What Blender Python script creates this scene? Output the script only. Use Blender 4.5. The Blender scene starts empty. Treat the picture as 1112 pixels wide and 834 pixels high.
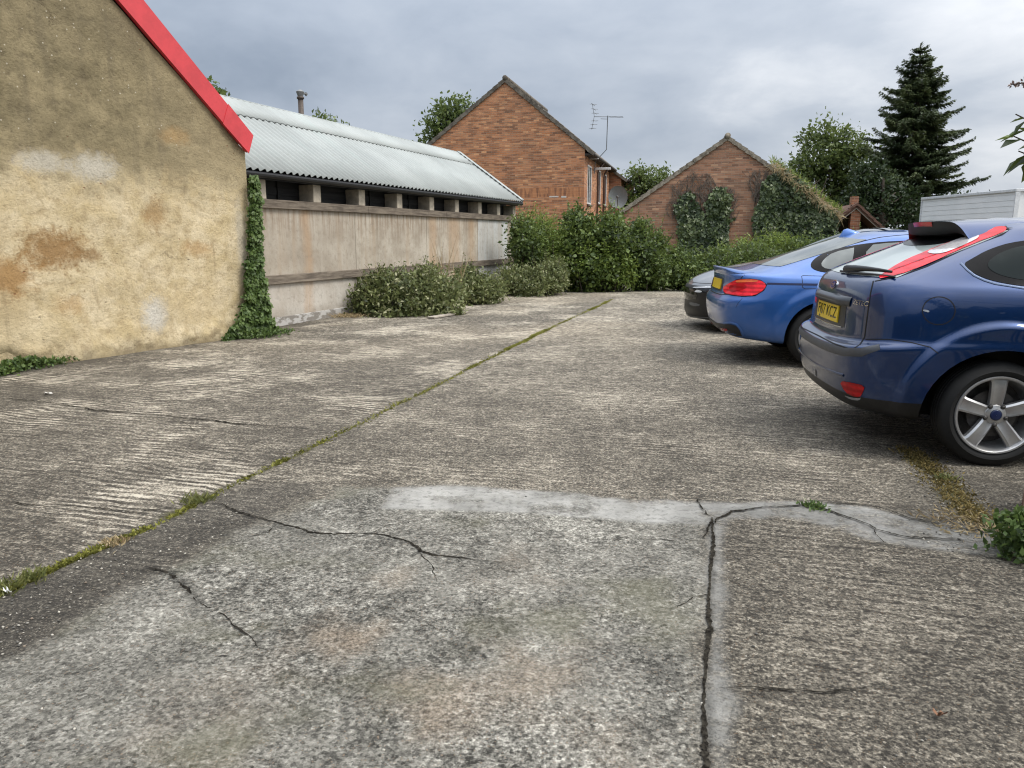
import bpy, bmesh, math, random
import numpy as np
from mathutils import Vector, Matrix
from mathutils.bvhtree import BVHTree

random.seed(7)
RNG = np.random.default_rng(11)
scene = bpy.context.scene
COL = scene.collection
PI = math.pi
R = math.radians

# ---------------------------------------------------------------- camera and measuring
CAM_H = 1.35
F, CX, CY = 820.0, 556.0, 417.0            # focal length and centre of the 1112 x 834 photograph
PITCH = math.atan(160 / F)
CP, SP = math.cos(PITCH), math.sin(PITCH)


def ray(x, y):
    u = (x - CX) / F
    v = -(y - CY) / F
    return Vector((u, CP + v * SP, -SP + v * CP))


def at_depth(x, y, Y):
    r = ray(x, y)
    return Vector((0, 0, CAM_H)) + r * (Y / r.y)


def on_ground(x, y, z=0.0):
    r = ray(x, y)
    return Vector((0, 0, CAM_H)) + r * ((z - CAM_H) / r.z)


def on_plane(x, y, p0, n):
    r = ray(x, y)
    o = Vector((0, 0, CAM_H))
    return o + r * ((Vector(p0) - o).dot(n) / r.dot(n))


cam_d = bpy.data.cameras.new('camera')
cam = bpy.data.objects.new('camera', cam_d)
COL.objects.link(cam)
cam.location = (0, 0, CAM_H)
cam.rotation_euler = (PI / 2 - PITCH, 0, 0)
cam_d.sensor_width = 36
cam_d.lens = 36 * F / 1112
cam_d.clip_start = 0.05
cam_d.clip_end = 3000
scene.camera = cam
scene.view_settings.view_transform = 'Standard'
scene.view_settings.look = 'None'
scene.view_settings.exposure = 0
scene.view_settings.gamma = 1
scene.cycles.use_denoising = True
scene.cycles.filter_width = 1.15

# ---------------------------------------------------------------- object helpers


def tag(o, label=None, cat=None, group=None, kind=None):
    if label: o['label'] = label
    if cat: o['category'] = cat
    if group: o['group'] = group
    if kind: o['kind'] = kind
    return o


def empty(name, loc=(0, 0, 0), rz=0.0, parent=None):
    o = bpy.data.objects.new(name, None)
    o.empty_display_size = 0.2
    COL.objects.link(o)
    o.location = loc
    o.rotation_euler = (0, 0, rz)
    if parent: o.parent = parent
    return o


def link(name, me, mat=None, parent=None, smooth=False, loc=None, rz=None):
    o = bpy.data.objects.new(name, me)
    COL.objects.link(o)
    if mat is not None:
        for m in (mat if isinstance(mat, (list, tuple)) else [mat]):
            me.materials.append(m)
    if smooth and len(me.polygons):
        me.polygons.foreach_set('use_smooth', np.ones(len(me.polygons), dtype=bool))
    if parent: o.parent = parent
    if loc is not None: o.location = loc
    if rz is not None: o.rotation_euler = (0, 0, rz)
    return o


def mesh_np(name, verts, faces_flat, nper, attrs=None):
    """fast mesh from arrays; every face has nper corners; attrs: {name: (domain, array)}"""
    me = bpy.data.meshes.new(name)
    nv = len(verts)
    nf = len(faces_flat) // nper
    me.vertices.add(nv)
    me.vertices.foreach_set('co', np.asarray(verts, dtype=np.float32).ravel())
    me.loops.add(len(faces_flat))
    me.loops.foreach_set('vertex_index', np.asarray(faces_flat, dtype=np.int32))
    me.polygons.add(nf)
    me.polygons.foreach_set('loop_start', np.arange(0, nf * nper, nper, dtype=np.int32))
    me.polygons.foreach_set('loop_total', np.full(nf, nper, dtype=np.int32))
    me.update(calc_edges=True)
    if attrs:
        for k, (dom, arr) in attrs.items():
            at = me.attributes.new(k, 'FLOAT', dom)
            at.data.foreach_set('value', np.asarray(arr, dtype=np.float32))
    return me


class MB:
    """collects shapes into one mesh"""

    def __init__(self):
        self.bm = bmesh.new()

    def box(self, x0, x1, y0, y1, z0, z1, bevel=0.0, M=None):
        vs = [self.bm.verts.new((x, y, z)) for x in (x0, x1) for y in (y0, y1) for z in (z0, z1)]
        fs = []
        for idx in ((0, 1, 3, 2), (4, 6, 7, 5), (0, 4, 5, 1), (2, 3, 7, 6), (0, 2, 6, 4), (1, 5, 7, 3)):
            fs.append(self.bm.faces.new([vs[i] for i in idx]))
        if bevel > 0:
            es = list({e for f in fs for e in f.edges})
            r = bmesh.ops.bevel(self.bm, geom=es, offset=bevel, segments=2, affect='EDGES', profile=0.5)
            vs = list({v for f in r['faces'] for v in f.verts} | {v for v in vs if v.is_valid})
        if M is not None:
            for v in vs: v.co = M @ v.co
        return vs

    def tube(self, pts, rad, n=8, cap=True):
        pts = [Vector(p) for p in pts]
        rings = []
        prev = None
        for i, p in enumerate(pts):
            d = (pts[min(i + 1, len(pts) - 1)] - pts[max(i - 1, 0)]).normalized()
            if prev is None:
                up = Vector((0, 0, 1)) if abs(d.z) < 0.9 else Vector((1, 0, 0))
                a = d.cross(up).normalized()
            else:
                a = (prev - d * prev.dot(d)).normalized()
            prev = a
            b = d.cross(a)
            r = rad[i] if isinstance(rad, (list, tuple)) else rad
            rings.append([self.bm.verts.new(p + (a * math.cos(2 * PI * k / n) + b * math.sin(2 * PI * k / n)) * r) for k in range(n)])
        for i in range(len(rings) - 1):
            for k in range(n):
                self.bm.faces.new((rings[i][k], rings[i][(k + 1) % n], rings[i + 1][(k + 1) % n], rings[i + 1][k]))
        if cap:
            self.bm.faces.new(rings[0][::-1])
            self.bm.faces.new(rings[-1])

    def lathe(self, prof, n=48, axis='y', M=None):
        """prof: list of (r, h); revolved about axis"""
        rings = []
        for r, h in prof:
            ring = []
            for k in range(n):
                a = 2 * PI * k / n
                if axis == 'y': p = Vector((r * math.cos(a), h, r * math.sin(a)))
                else: p = Vector((r * math.cos(a), r * math.sin(a), h))
                if M is not None: p = M @ p
                ring.append(self.bm.verts.new(p))
            rings.append(ring)
        for i in range(len(rings) - 1):
            for k in range(n):
                self.bm.faces.new((rings[i][k], rings[i][(k + 1) % n], rings[i + 1][(k + 1) % n], rings[i + 1][k]))
        return rings

    def prism(self, poly, ext, M=None):
        """poly: list of 3D points (planar), ext: extrusion vector"""
        a = [Vector(p) for p in poly]
        b = [p + Vector(ext) for p in a]
        if M is not None:
            a = [M @ p for p in a]
            b = [M @ p for p in b]
        va = [self.bm.verts.new(p) for p in a]
        vb = [self.bm.verts.new(p) for p in b]
        self.bm.faces.new(va[::-1])
        self.bm.faces.new(vb)
        n = len(va)
        for i in range(n):
            self.bm.faces.new((va[i], va[(i + 1) % n], vb[(i + 1) % n], vb[i]))

    def build(self, name, mat=None, parent=None, smooth=False, loc=None, rz=None, normals=True):
        if normals:
            bmesh.ops.recalc_face_normals(self.bm, faces=self.bm.faces[:])
        me = bpy.data.meshes.new(name)
        self.bm.to_mesh(me)
        self.bm.free()
        return link(name, me, mat, parent, smooth, loc, rz)


# ---------------------------------------------------------------- material helpers
class NT:
    def __init__(self, name):
        self.mat = bpy.data.materials.new(name)
        self.mat.use_nodes = True
        self.t = self.mat.node_tree
        self.t.nodes.clear()
        self.out = self.n('ShaderNodeOutputMaterial')
        self._c = None

    def n(self, typ, **kw):
        nd = self.t.nodes.new(typ)
        for k, v in kw.items(): setattr(nd, k, v)
        return nd

    def l(self, a, b):
        self.t.links.new(a, b)

    def set(self, sock, v):
        if hasattr(v, 'is_output') or isinstance(v, bpy.types.NodeSocket):
            self.t.links.new(v, sock)
        else:
            sock.default_value = v

    def coord(self, kind='Object'):
        if self._c is None: self._c = self.n('ShaderNodeTexCoord')
        return self._c.outputs[kind]

    def sep(self, v):
        nd = self.n('ShaderNodeSeparateXYZ')
        self.l(v, nd.inputs[0])
        return nd.outputs

    def comb(self, x=0.0, y=0.0, z=0.0):
        nd = self.n('ShaderNodeCombineXYZ')
        for i, v in enumerate((x, y, z)): self.set(nd.inputs[i], v)
        return nd.outputs[0]

    def mapping(self, v, scale=(1, 1, 1), loc=(0, 0, 0), rot=(0, 0, 0)):
        nd = self.n('ShaderNodeMapping')
        self.l(v, nd.inputs[0])
        nd.inputs[1].default_value = loc
        nd.inputs[2].default_value = rot
        nd.inputs[3].default_value = scale
        return nd.outputs[0]

    def noise(self, v, scale, detail=4, rough=0.6, dist=0.0, col=False):
        nd = self.n('ShaderNodeTexNoise')
        self.l(v, nd.inputs['Vector'])
        nd.inputs['Scale'].default_value = scale
        nd.inputs['Detail'].default_value = detail
        nd.inputs['Roughness'].default_value = rough
        nd.inputs['Distortion'].default_value = dist
        return nd.outputs[1 if col else 0]

    def vor(self, v, scale, feature='F1', out=0, rand=1.0):
        nd = self.n('ShaderNodeTexVoronoi', feature=feature)
        self.l(v, nd.inputs['Vector'])
        nd.inputs['Scale'].default_value = scale
        nd.inputs['Randomness'].default_value = rand
        return nd.outputs[out]

    def math(self, op, a, b=0.0, c=None, clamp=False):
        nd = self.n('ShaderNodeMath', operation=op, use_clamp=clamp)
        self.set(nd.inputs[0], a)
        self.set(nd.inputs[1], b)
        if c is not None: self.set(nd.inputs[2], c)
        return nd.outputs[0]

    def ramp(self, v, lo, hi, a=0.0, b=1.0, smooth=True):
        nd = self.n('ShaderNodeMapRange', interpolation_type='SMOOTHSTEP' if smooth else 'LINEAR')
        self.set(nd.inputs[0], v)
        nd.inputs[1].default_value = lo
        nd.inputs[2].default_value = hi
        nd.inputs[3].default_value = a
        nd.inputs[4].default_value = b
        return nd.outputs[0]

    def mix(self, f, a, b, mode='MIX'):
        nd = self.n('ShaderNodeMix', data_type='RGBA', blend_type=mode)
        self.set(nd.inputs[0], f)
        for s, v in ((nd.inputs[6], a), (nd.inputs[7], b)):
            if isinstance(v, (tuple, list)): v = (*v[:3], 1)
            self.set(s, v)
        return nd.outputs[2]

    def attr(self, name):
        nd = self.n('ShaderNodeAttribute')
        nd.attribute_name = name
        return nd.outputs['Fac']

    def bump(self, h, strength=0.5, dist=0.01, normal=None):
        nd = self.n('ShaderNodeBump')
        nd.inputs['Strength'].default_value = strength
        nd.inputs['Distance'].default_value = dist
        self.l(h, nd.inputs['Height'])
        if normal is not None: self.l(normal, nd.inputs['Normal'])
        return nd.outputs[0]

    def bsdf(self, color, rough=0.8, metal=0.0, normal=None, **kw):
        nd = self.n('ShaderNodeBsdfPrincipled')
        if isinstance(color, (tuple, list)): color = (*color[:3], 1)
        self.set(nd.inputs['Base Color'], color)
        self.set(nd.inputs['Roughness'], rough)
        self.set(nd.inputs['Metallic'], metal)
        if normal is not None: self.l(normal, nd.inputs['Normal'])
        for k, v in kw.items(): self.set(nd.inputs[k.replace('_', ' ')], v)
        return nd.outputs[0]

    def done(self, shader):
        self.l(shader, self.out.inputs[0])
        return self.mat


MATS = {}


def plain(name, color, rough=0.6, metal=0.0, var=0.12, scale=14, bump=0.0, **kw):
    """a simple procedural surface with a little dirt in it"""
    if name in MATS: return MATS[name]
    t = NT(name)
    c = t.coord()
    n1 = t.noise(c, scale, 5, 0.65)
    f = t.ramp(n1, 0.3, 0.7)
    lo = tuple(x * (1 - var) for x in color)
    hi = tuple(min(1, x * (1 + var)) for x in color)
    nrm = t.bump(n1, bump, 0.01) if bump > 0 else None
    MATS[name] = t.done(t.bsdf(t.mix(f, lo, hi), rough, metal, nrm, **kw))
    return MATS[name]


# ---------------------------------------------------------------- sky and sun
SUN_EL, SUN_AZ = R(54), R(118)        # azimuth from +Y towards +X
w = bpy.data.worlds.new('World')
scene.world = w
w.use_nodes = True
nt = w.node_tree
nt.nodes.clear()


def build_sky():
    N = nt.nodes.new
    L = nt.links.new
    out = N('ShaderNodeOutputWorld')
    sky = N('ShaderNodeTexSky')
    sky.sky_type = 'NISHITA'
    sky.sun_disc = False
    sky.sun_elevation = SUN_EL
    sky.sun_rotation = SUN_AZ
    sky.altitude = 50
    bg1 = N('ShaderNodeBackground')
    bg1.inputs[1].default_value = 0.08
    L(sky.outputs[0], bg1.inputs[0])
    tc = N('ShaderNodeTexCoord')
    sp = N('ShaderNodeSeparateXYZ')
    L(tc.outputs['Generated'], sp.inputs[0])

    def m(op, a, b=0.0, cl=False):
        nd = N('ShaderNodeMath')
        nd.operation = op
        nd.use_clamp = cl
        for i, v in enumerate((a, b)):
            if isinstance(v, (int, float)): nd.inputs[i].default_value = v
            else: L(v, nd.inputs[i])
        return nd.outputs[0]

    zc = m('MAXIMUM', sp.outputs[2], 0.0)
    den = m('ADD', zc, 0.34)
    cb = N('ShaderNodeCombineXYZ')
    L(m('DIVIDE', sp.outputs[0], den), cb.inputs[0])
    L(m('DIVIDE', sp.outputs[1], den), cb.inputs[1])
    cb.inputs[2].default_value = 3.7

    def noise(scale, det, rough, dist, off):
        mp = N('ShaderNodeMapping')
        mp.inputs[1].default_value = off
        L(cb.outputs[0], mp.inputs[0])
        nd = N('ShaderNodeTexNoise')
        L(mp.outputs[0], nd.inputs['Vector'])
        nd.inputs['Scale'].default_value = scale
        nd.inputs['Detail'].default_value = det
        nd.inputs['Roughness'].default_value = rough
        nd.inputs['Distortion'].default_value = dist
        return nd.outputs[0]

    big = noise(0.75, 3, 0.5, 0.3, (1.3, 0.2, 0))
    mid = noise(1.9, 6, 0.52, 0.25, (4.1, 2.2, 1))
    fine = noise(4.6, 7, 0.55, 0.3, (0.4, 7.7, 2))
    v = m('ADD', m('ADD', m('MULTIPLY', big, 0.55), m('MULTIPLY', mid, 0.56)), m('MULTIPLY', fine, 0.22))
    # the cloud is thinner and brighter towards the right and overhead, heavy and slate blue to the left
    v = m('ADD', v, m('MULTIPLY', sp.outputs[0], 0.26))
    v = m('ADD', v, m('MULTIPLY', zc, 0.22))
    rp = N('ShaderNodeValToRGB')
    L(v, rp.inputs[0])
    els = rp.color_ramp.elements
    els[0].position = 0.46
    els[0].color = (0.285, 0.338, 0.42, 1)
    els[1].position = 1.0
    els[1].color = (1.05, 1.06, 1.08, 1)
    e = els.new(0.60); e.color = (0.40, 0.455, 0.54, 1)
    e = els.new(0.74); e.color = (0.52, 0.57, 0.645, 1)
    e = els.new(0.87); e.color = (0.76, 0.79, 0.835, 1)
    # brighter overhead (outside the picture), as thick cloud is
    hi = m('MULTIPLY', m('POWER', zc, 1.5), 2.3)
    gain = m('ADD', hi, 1.0)
    bg2 = N('ShaderNodeBackground')
    L(rp.outputs[0], bg2.inputs[0])
    L(gain, bg2.inputs[1])
    # ground half of the sphere: dull
    mxs = N('ShaderNodeMixShader')
    mxs.inputs[0].default_value = 0.93
    L(bg1.outputs[0], mxs.inputs[1])
    L(bg2.outputs[0], mxs.inputs[2])
    L(mxs.outputs[0], out.inputs[0])


build_sky()
sun_d = bpy.data.lights.new('sun', 'SUN')
sun_d.energy = 2.2
sun_d.angle = R(20)
sun_d.color = (1.0, 0.95, 0.87)
sun = bpy.data.objects.new('sun', sun_d)
COL.objects.link(sun)
sdir = Vector((math.sin(SUN_AZ) * math.cos(SUN_EL), math.cos(SUN_AZ) * math.cos(SUN_EL), math.sin(SUN_EL)))
sun.rotation_euler = (-sdir).to_track_quat('-Z', 'Y').to_euler()
sun.location = (10, 5, 20)


# ================================================================ GROUND
JOINT_PX = [(-60, 672), (0, 645), (60, 617), (110, 595), (170, 568), (213, 545), (290, 508), (345, 482), (400, 455), (455, 428), (510, 400), (560, 375), (600, 355), (640, 337), (665, 325)]


def gp(px):
    return [on_ground(*p) for p in px]


def vnoise(x, y, scale, seed):
    """smooth value noise in [-1, 1]"""
    rg = np.random.default_rng(seed)
    tab = rg.uniform(-1, 1, (256, 256))
    X = x * scale + 1000.0
    Y = y * scale + 1000.0
    xi = np.floor(X).astype(int)
    yi = np.floor(Y).astype(int)
    fx = X - xi
    fy = Y - yi
    fx = fx * fx * (3 - 2 * fx)
    fy = fy * fy * (3 - 2 * fy)
    a = tab[xi % 256, yi % 256]
    b = tab[(xi + 1) % 256, yi % 256]
    c = tab[xi % 256, (yi + 1) % 256]
    d = tab[(xi + 1) % 256, (yi + 1) % 256]
    return (a * (1 - fx) + b * fx) * (1 - fy) + (c * (1 - fx) + d * fx) * fy


def fbm(x, y, scale, seed, octs=4):
    s = 0
    amp = 1.0
    tot = 0
    for i in range(octs):
        s = s + amp * vnoise(x, y, scale * 2 ** i, seed + i)
        tot += amp
        amp *= 0.5
    return s / tot


def seg_dist(x, y, pts):
    d = np.full(x.shape, 1e9)
    for a, b in zip(pts[:-1], pts[1:]):
        ax, ay, bx, by = a[0], a[1], b[0], b[1]
        dx, dy = bx - ax, by - ay
        L2 = dx * dx + dy * dy + 1e-12
        t = np.clip(((x - ax) * dx + (y - ay) * dy) / L2, 0, 1)
        d = np.minimum(d, np.hypot(x - ax - t * dx, y - ay - t * dy))
    return d


def poly_sdf(x, y, pts):
    d = seg_dist(x, y, list(pts) + [pts[0]])
    ins = np.zeros(x.shape, dtype=bool)
    n = len(pts)
    for i in range(n):
        ax, ay = pts[i][0], pts[i][1]
        bx, by = pts[(i + 1) % n][0], pts[(i + 1) % n][1]
        c = ((ay > y) != (by > y)) & (x < (bx - ax) * (y - ay) / (by - ay + 1e-12) + ax)
        ins ^= c
    return np.where(ins, d, -d)


def sstep(v, lo, hi):
    t = np.clip((v - lo) / (hi - lo), 0, 1)
    return t * t * (3 - 2 * t)


def _c(*a, **k): return (a, k)


CRACKS = [
    _c([(236, 546), (268, 560), (300, 571), (335, 582), (360, 584), (400, 582), (445, 591), (455, 600), (475, 606), (500, 607), (545, 613)], 0.012, 1),
    _c([(160, 618), (185, 625), (205, 641), (214, 655)], 0.013, 2),
    _c([(214, 655), (240, 675), (262, 690), (283, 706)], 0.006, 3),
    _c([(773, 563), (775, 600), (772, 645), (772, 690), (770, 730), (768, 765), (766, 845)], 0.0135, 4, taper=False, wander=0.0012),
    _c([(768, 574), (775, 564), (792, 555), (830, 551), (870, 549), (895, 553), (930, 565), (950, 576), (980, 585), (1046, 587)], 0.011, 5),
    _c([(757, 543), (763, 553), (771, 562)], 0.007, 6),
    _c([(764, 585), (769, 575), (774, 566)], 0.009, 7),
    _c([(0, 433), (60, 440), (100, 447), (170, 452), (250, 460), (352, 467)], 0.013, 8),
    _c([(788, 748), (840, 752), (888, 754), (945, 747)], 0.007, 9),
    _c([(660, 584), (720, 587), (768, 589)], 0.004, 10),
    _c([(880, 546), (930, 548), (955, 552), (990, 563), (1040, 574), (1088, 578)], 0.007, 11),
    _c([(0, 544), (60, 550), (150, 556), (205, 548)], 0.007, 12),
    _c([(300, 571), (290, 580), (262, 586)], 0.004, 15),
    _c([(455, 600), (470, 618), (474, 634)], 0.004, 16),
    _c([(400, 582), (420, 572), (446, 568)], 0.003, 17),
    _c([(772, 645), (752, 650), (735, 662)], 0.004, 18),
    _c([(950, 576), (962, 590), (990, 600)], 0.004, 19),
    _c([(170, 452), (200, 458), (215, 470)], 0.005, 20),
    _c([(640, 330), (560, 333), (480, 336)], 0.02, 21),
]


def build_yard():
    xs = np.concatenate([np.arange(-12, -6, 0.25), np.arange(-6, -2.6, 0.06), np.arange(-2.6, 3.4, 0.025), np.arange(3.4, 6, 0.08), np.arange(6, 16.01, 0.25)])
    ys = np.concatenate([np.arange(-4, 1.2, 0.2), np.arange(1.2, 5.2, 0.02), np.arange(5.2, 9, 0.045), np.arange(9, 19.45, 0.1)])
    X, Y = np.meshgrid(xs, ys)
    x = X.ravel()
    y = Y.ravel()
    w1 = fbm(x, y, 3.0, 5)
    w2 = fbm(x, y, 9.0, 25)
    wob = w1 * 0.07 + w2 * 0.03
    joint = [(p.x, p.y) for p in gp(JOINT_PX)]
    jd = seg_dist(x, y, joint)
    # smooth float finish in the foreground
    patch_px = [(330, 548), (372, 530), (420, 526), (560, 531), (650, 542), (772, 560), (771, 640), (769, 740), (767, 900), (-320, 900), (-60, 745), (60, 690), (140, 640), (220, 595), (290, 565)]
    ps = poly_sdf(x, y, [(p.x, p.y) for p in gp(patch_px)])
    patch = sstep(ps + wob * 1.3, -0.05, 0.08)
    mort_px = [(420, 527), (560, 530), (650, 541), (772, 546), (860, 544), (940, 549), (1000, 565), (1085, 576), (1094, 603), (1030, 598), (960, 589), (900, 572), (850, 561), (795, 566), (776, 640), (770, 640), (764, 572), (640, 564), (420, 552)]
    ms = poly_sdf(x, y, [(p.x, p.y) for p in gp(mort_px)])
    mort = sstep(ms + wob * 0.7, -0.015, 0.045)
    # pale rim along the right-hand slab's seam
    seam = [(p.x, p.y) for p in gp([(774, 560), (779, 640), (779, 720), (779, 860)])]
    mort = np.maximum(mort, 0.9 * sstep(0.035 + wob * 0.5 - seg_dist(x, y, seam), -0.02, 0.03))
    # dark band of exposed aggregate beside the joint, in front
    band = [(p.x, p.y) for p in gp([(-150, 740), (0, 690), (60, 655), (130, 610), (200, 580), (270, 545)])]
    dark = sstep(0.28 + wob * 3.2 - seg_dist(x, y, band), -0.12, 0.14)
    dark = dark * (1 - patch)
    stain = np.zeros(len(x))
    for px, rad, s in (((395, 690), 0.16, 1.0), ((470, 765), 0.2, 0.9), ((560, 745), 0.17, 0.7), ((430, 625), 0.14, 0.6), ((640, 790), 0.2, 0.5), ((560, 620), 0.2, 0.5), ((250, 760), .22, .35)):
        p = on_ground(*px)
        d = np.hypot(x - p.x, (y - p.y)) / (rad * 1.35)
        stain = np.maximum(stain, s * sstep(1.15 - d + w1 * 1.3 + w2 * 0.9, 0.0, 1.5))
    # dirt collected along the walls, then darker patches, two of them under the cars
    wall = [(p.x, p.y) for p in gp([(-300, 450), (10, 403), (75, 391), (200, 373), (262, 367), (290, 357), (380, 342), (560, 311)])]
    dirt = sstep(0.55 + w1 * 0.5 - seg_dist(x, y, wall), 0.0, 0.5)
    for px, rad, s in (((320, 358), 0.5, 0.9), ((120, 405), 0.7, 0.5), ((30, 425), 0.6, 0.5), ((455, 343), .8, .5), ((960, 470), 1.0, .35), ((1040, 540), 0.5, .55), ((840, 395), 1.2, .3)):
        p = on_ground(*px)
        d = np.hypot(x - p.x, (y - p.y)) / rad
        dirt = np.maximum(dirt, s * sstep(1.1 - d + w1 * 0.8, 0.0, 0.8))
    moss = 0.8 * sstep(0.03 + w2 * 0.05 + w1 * 0.04 - jd, -0.02, 0.05)
    dry = [(p.x, p.y) for p in gp([(990, 492), (1015, 515), (1040, 540), (1065, 568)])]
    moss2 = sstep(0.07 + w2 * 0.07 - seg_dist(x, y, dry), -0.02, 0.06) * 0.9
    moss = np.maximum(moss, moss2)
    pale = sstep(fbm(x, y, 0.55, 77), -0.1, 0.45) * sstep(y, 7.0, 12.0)
    edge = sstep(y + w1 * 0.15, 18.35, 18.6)
    crk = np.zeros(len(x))
    near = (y > 1.2) & (y < 9)
    for a_, k_ in CRACKS:
        dd = seg_dist(x[near], y[near], [(p.x, p.y) for p in gp(a_[0])])
        wv = 0.004 + 0.9 * a_[1]
        crk[near] = np.maximum(crk[near], sstep(wv + w2[near] * 0.02 + w1[near] * 0.015 - dd, -0.01, 0.02) * min(1, a_[1] / 0.010))
    # which slab: left of the joint or right of it
    side = np.zeros(len(x))
    j0, j1 = joint[0], joint[-1]
    side = sstep((x - j0[0]) * (j1[1] - j0[1]) - (y - j0[1]) * (j1[0] - j0[0]), -0.05, 0.05)
    z = fbm(x, y, 0.5, 91) * 0.006 + w2 * 0.0012
    z -= 0.018 * sstep(0.018 + w2 * 0.012 - jd, 0.0, 0.02)
    z += 0.004 * patch * (1 + w2)
    nx, ny = len(xs), len(ys)
    i = np.arange(nx - 1)[None, :] + (np.arange(ny - 1) * nx)[:, None]
    f = np.stack([i, i + 1, i + nx + 1, i + nx], axis=-1).reshape(-1)
    me = mesh_np('concrete_yard', np.stack([x, y, z], 1), f, 4, {
        'patch': ('POINT', patch), 'mortar': ('POINT', mort), 'dark': ('POINT', dark), 'stain': ('POINT', stain),
        'dirt': ('POINT', dirt), 'moss': ('POINT', moss), 'pale': ('POINT', pale), 'edge': ('POINT', edge), 'side': ('POINT', side), 'crk': ('POINT', crk)})
    return me


def yard_mat():
    t = NT('tamped_concrete')
    c = t.coord()
    patch, mort, dark, stain, dirt, moss, pale, edge, crk = [t.attr(k) for k in ('patch', 'mortar', 'dark', 'stain', 'dirt', 'moss', 'pale', 'edge', 'crk')]
    sde = t.attr('side')
    rot = t.mapping(c, rot=(0, 0, R(16.7)))
    warp = t.noise(c, 1.7, 3, 0.5)
    s = t.sep(rot)
    n_big = t.noise(c, 0.45, 4, 0.6)
    n_med = t.noise(c, 3.2, 6, 0.65)
    n_fin = t.noise(c, 26, 6, 0.7)
    n_gri = t.noise(c, 95, 4, 0.7)
    # tamping ridges, square to the joint
    n_r = t.noise(t.comb(t.math('MULTIPLY', s[0], 1.1), t.math('ADD', t.math('MULTIPLY', s[1], 14.0), t.math('MULTIPLY', warp, 2.0)), 0.0), 2.3, 5, 0.62)
    n_r = t.ramp(n_r, 0.28, 0.72)
    ph = t.math('ADD', t.math('MULTIPLY', s[1], 2 * PI / 0.062), t.math('MULTIPLY', warp, 22.0))
    ph = t.math('ADD', ph, t.math('MULTIPLY', n_med, 7.0))
    rid = t.math('ADD', t.math('MULTIPLY', t.math('SINE', ph), 0.5), 0.5)
    n_mask = t.ramp(t.noise(c, 0.9, 3, 0.55), 0.38, 0.62)
    rid_amt = t.math('MULTIPLY', t.math('ADD', t.math('MULTIPLY', n_mask, 0.65), 0.35), t.math('SUBTRACT', 1.0, patch))
    ridh = t.math('MULTIPLY', t.math('ADD', t.math('MULTIPLY', rid, 0.36), t.math('MULTIPLY', n_r, 0.64)), rid_amt)
    # exposed aggregate: pale and dark stones in a grey matrix
    wc = t.n('ShaderNodeVectorMath', operation='ADD')
    wn = t.n('ShaderNodeVectorMath', operation='SCALE')
    t.l(t.noise(c, 70, 3, 0.7, col=True), wn.inputs[0])
    wn.inputs['Scale'].default_value = 0.016
    t.l(c, wc.inputs[0])
    t.l(wn.outputs[0], wc.inputs[1])
    c2 = wc.outputs[0]
    v1 = t.vor(c2, 105)
    v1c = t.vor(c2, 105, out=1)
    st = t.ramp(v1, 0.22, 0.42, 1.0, 0.0)
    v1s = t.sep(v1c)
    v2 = t.vor(c2, 40)
    v2s = t.sep(t.vor(c2, 40, out=1))
    st2 = t.math('MULTIPLY', t.ramp(v2, 0.12, 0.22, 1.0, 0.0), t.ramp(v2s[0], 0.70, 0.74))
    stone_c = t.mix(t.ramp(v1s[0], 0.45, 0.95), (0.10, 0.095, 0.086), (0.56, 0.52, 0.45))
    stone_c = t.mix(t.ramp(v1s[1], 0.72, 0.9), stone_c, (0.27, 0.20, 0.14))
    # grain at several sizes, so that it still reads as stone and grit far from the camera
    yy = t.sep(c)[1]
    far = t.ramp(yy, 4.0, 12.0, 0.0, 1.0, False)
    rv = t.comb(t.math('MULTIPLY', s[0], 0.7), s[1], 0.0)
    g1 = t.noise(c2, 85, 3, 0.75)
    g2 = t.noise(rv, 62, 4, 0.75)
    g3 = t.noise(rv, 17, 5, 0.72)
    v3s = t.sep(t.vor(c2, 70, out=1))
    cell = t.math('SUBTRACT', v1s[0], 0.5)
    m_ = t.math('ADD', 0.40, t.math('MULTIPLY', t.math('SUBTRACT', g1, 0.5), 1.9))
    m_ = t.math('ADD', m_, t.math('MULTIPLY', t.math('SUBTRACT', g2, 0.5), t.math('ADD', 1.6, t.math('MULTIPLY', far, 0.8))))
    m_ = t.math('ADD', m_, t.math('MULTIPLY', t.math('SUBTRACT', g3, 0.5), t.math('ADD', 1.1, t.math('MULTIPLY', far, 1.7))))
    m_ = t.math('ADD', m_, t.math('MULTIPLY', cell, 0.55))
    m_ = t.math('ADD', m_, t.math('MULTIPLY', t.math('MULTIPLY', t.math('SUBTRACT', ridh, 0.42), rid_amt), t.math('ADD', t.math('ADD', 0.55, t.math('MULTIPLY', t.math('SUBTRACT', 1.0, sde), 0.95)), t.math('MULTIPLY', far, 0.45))))
    m_ = t.math('ADD', m_, t.math('MULTIPLY', t.math('SUBTRACT', n_med, 0.5), 0.7))
    m_ = t.math('ADD', m_, t.math('MULTIPLY', t.math('SUBTRACT', n_big, 0.5), 0.6))
    # thin dark tamping grooves in broken rows
    ph2 = t.math('ADD', t.math('MULTIPLY', s[1], 2 * PI / 0.055), t.math('ADD', t.math('MULTIPLY', warp, 7.0), t.math('MULTIPLY', n_med, 2.2)))
    grv = t.math('MULTIPLY', t.ramp(t.math('SINE', ph2), 0.35, 0.95), t.ramp(t.noise(t.comb(t.math('MULTIPLY', s[0], 1.5), t.math('MULTIPLY', s[1], 6.0), 2.0), 1.0, 4, 0.65), 0.45, 0.6))
    m_ = t.math('SUBTRACT', m_, t.math('MULTIPLY', t.math('MULTIPLY', grv, rid_amt), 0.26))
    rp = t.n('ShaderNodeValToRGB')
    t.l(m_, rp.inputs[0])
    el = rp.color_ramp.elements
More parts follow.
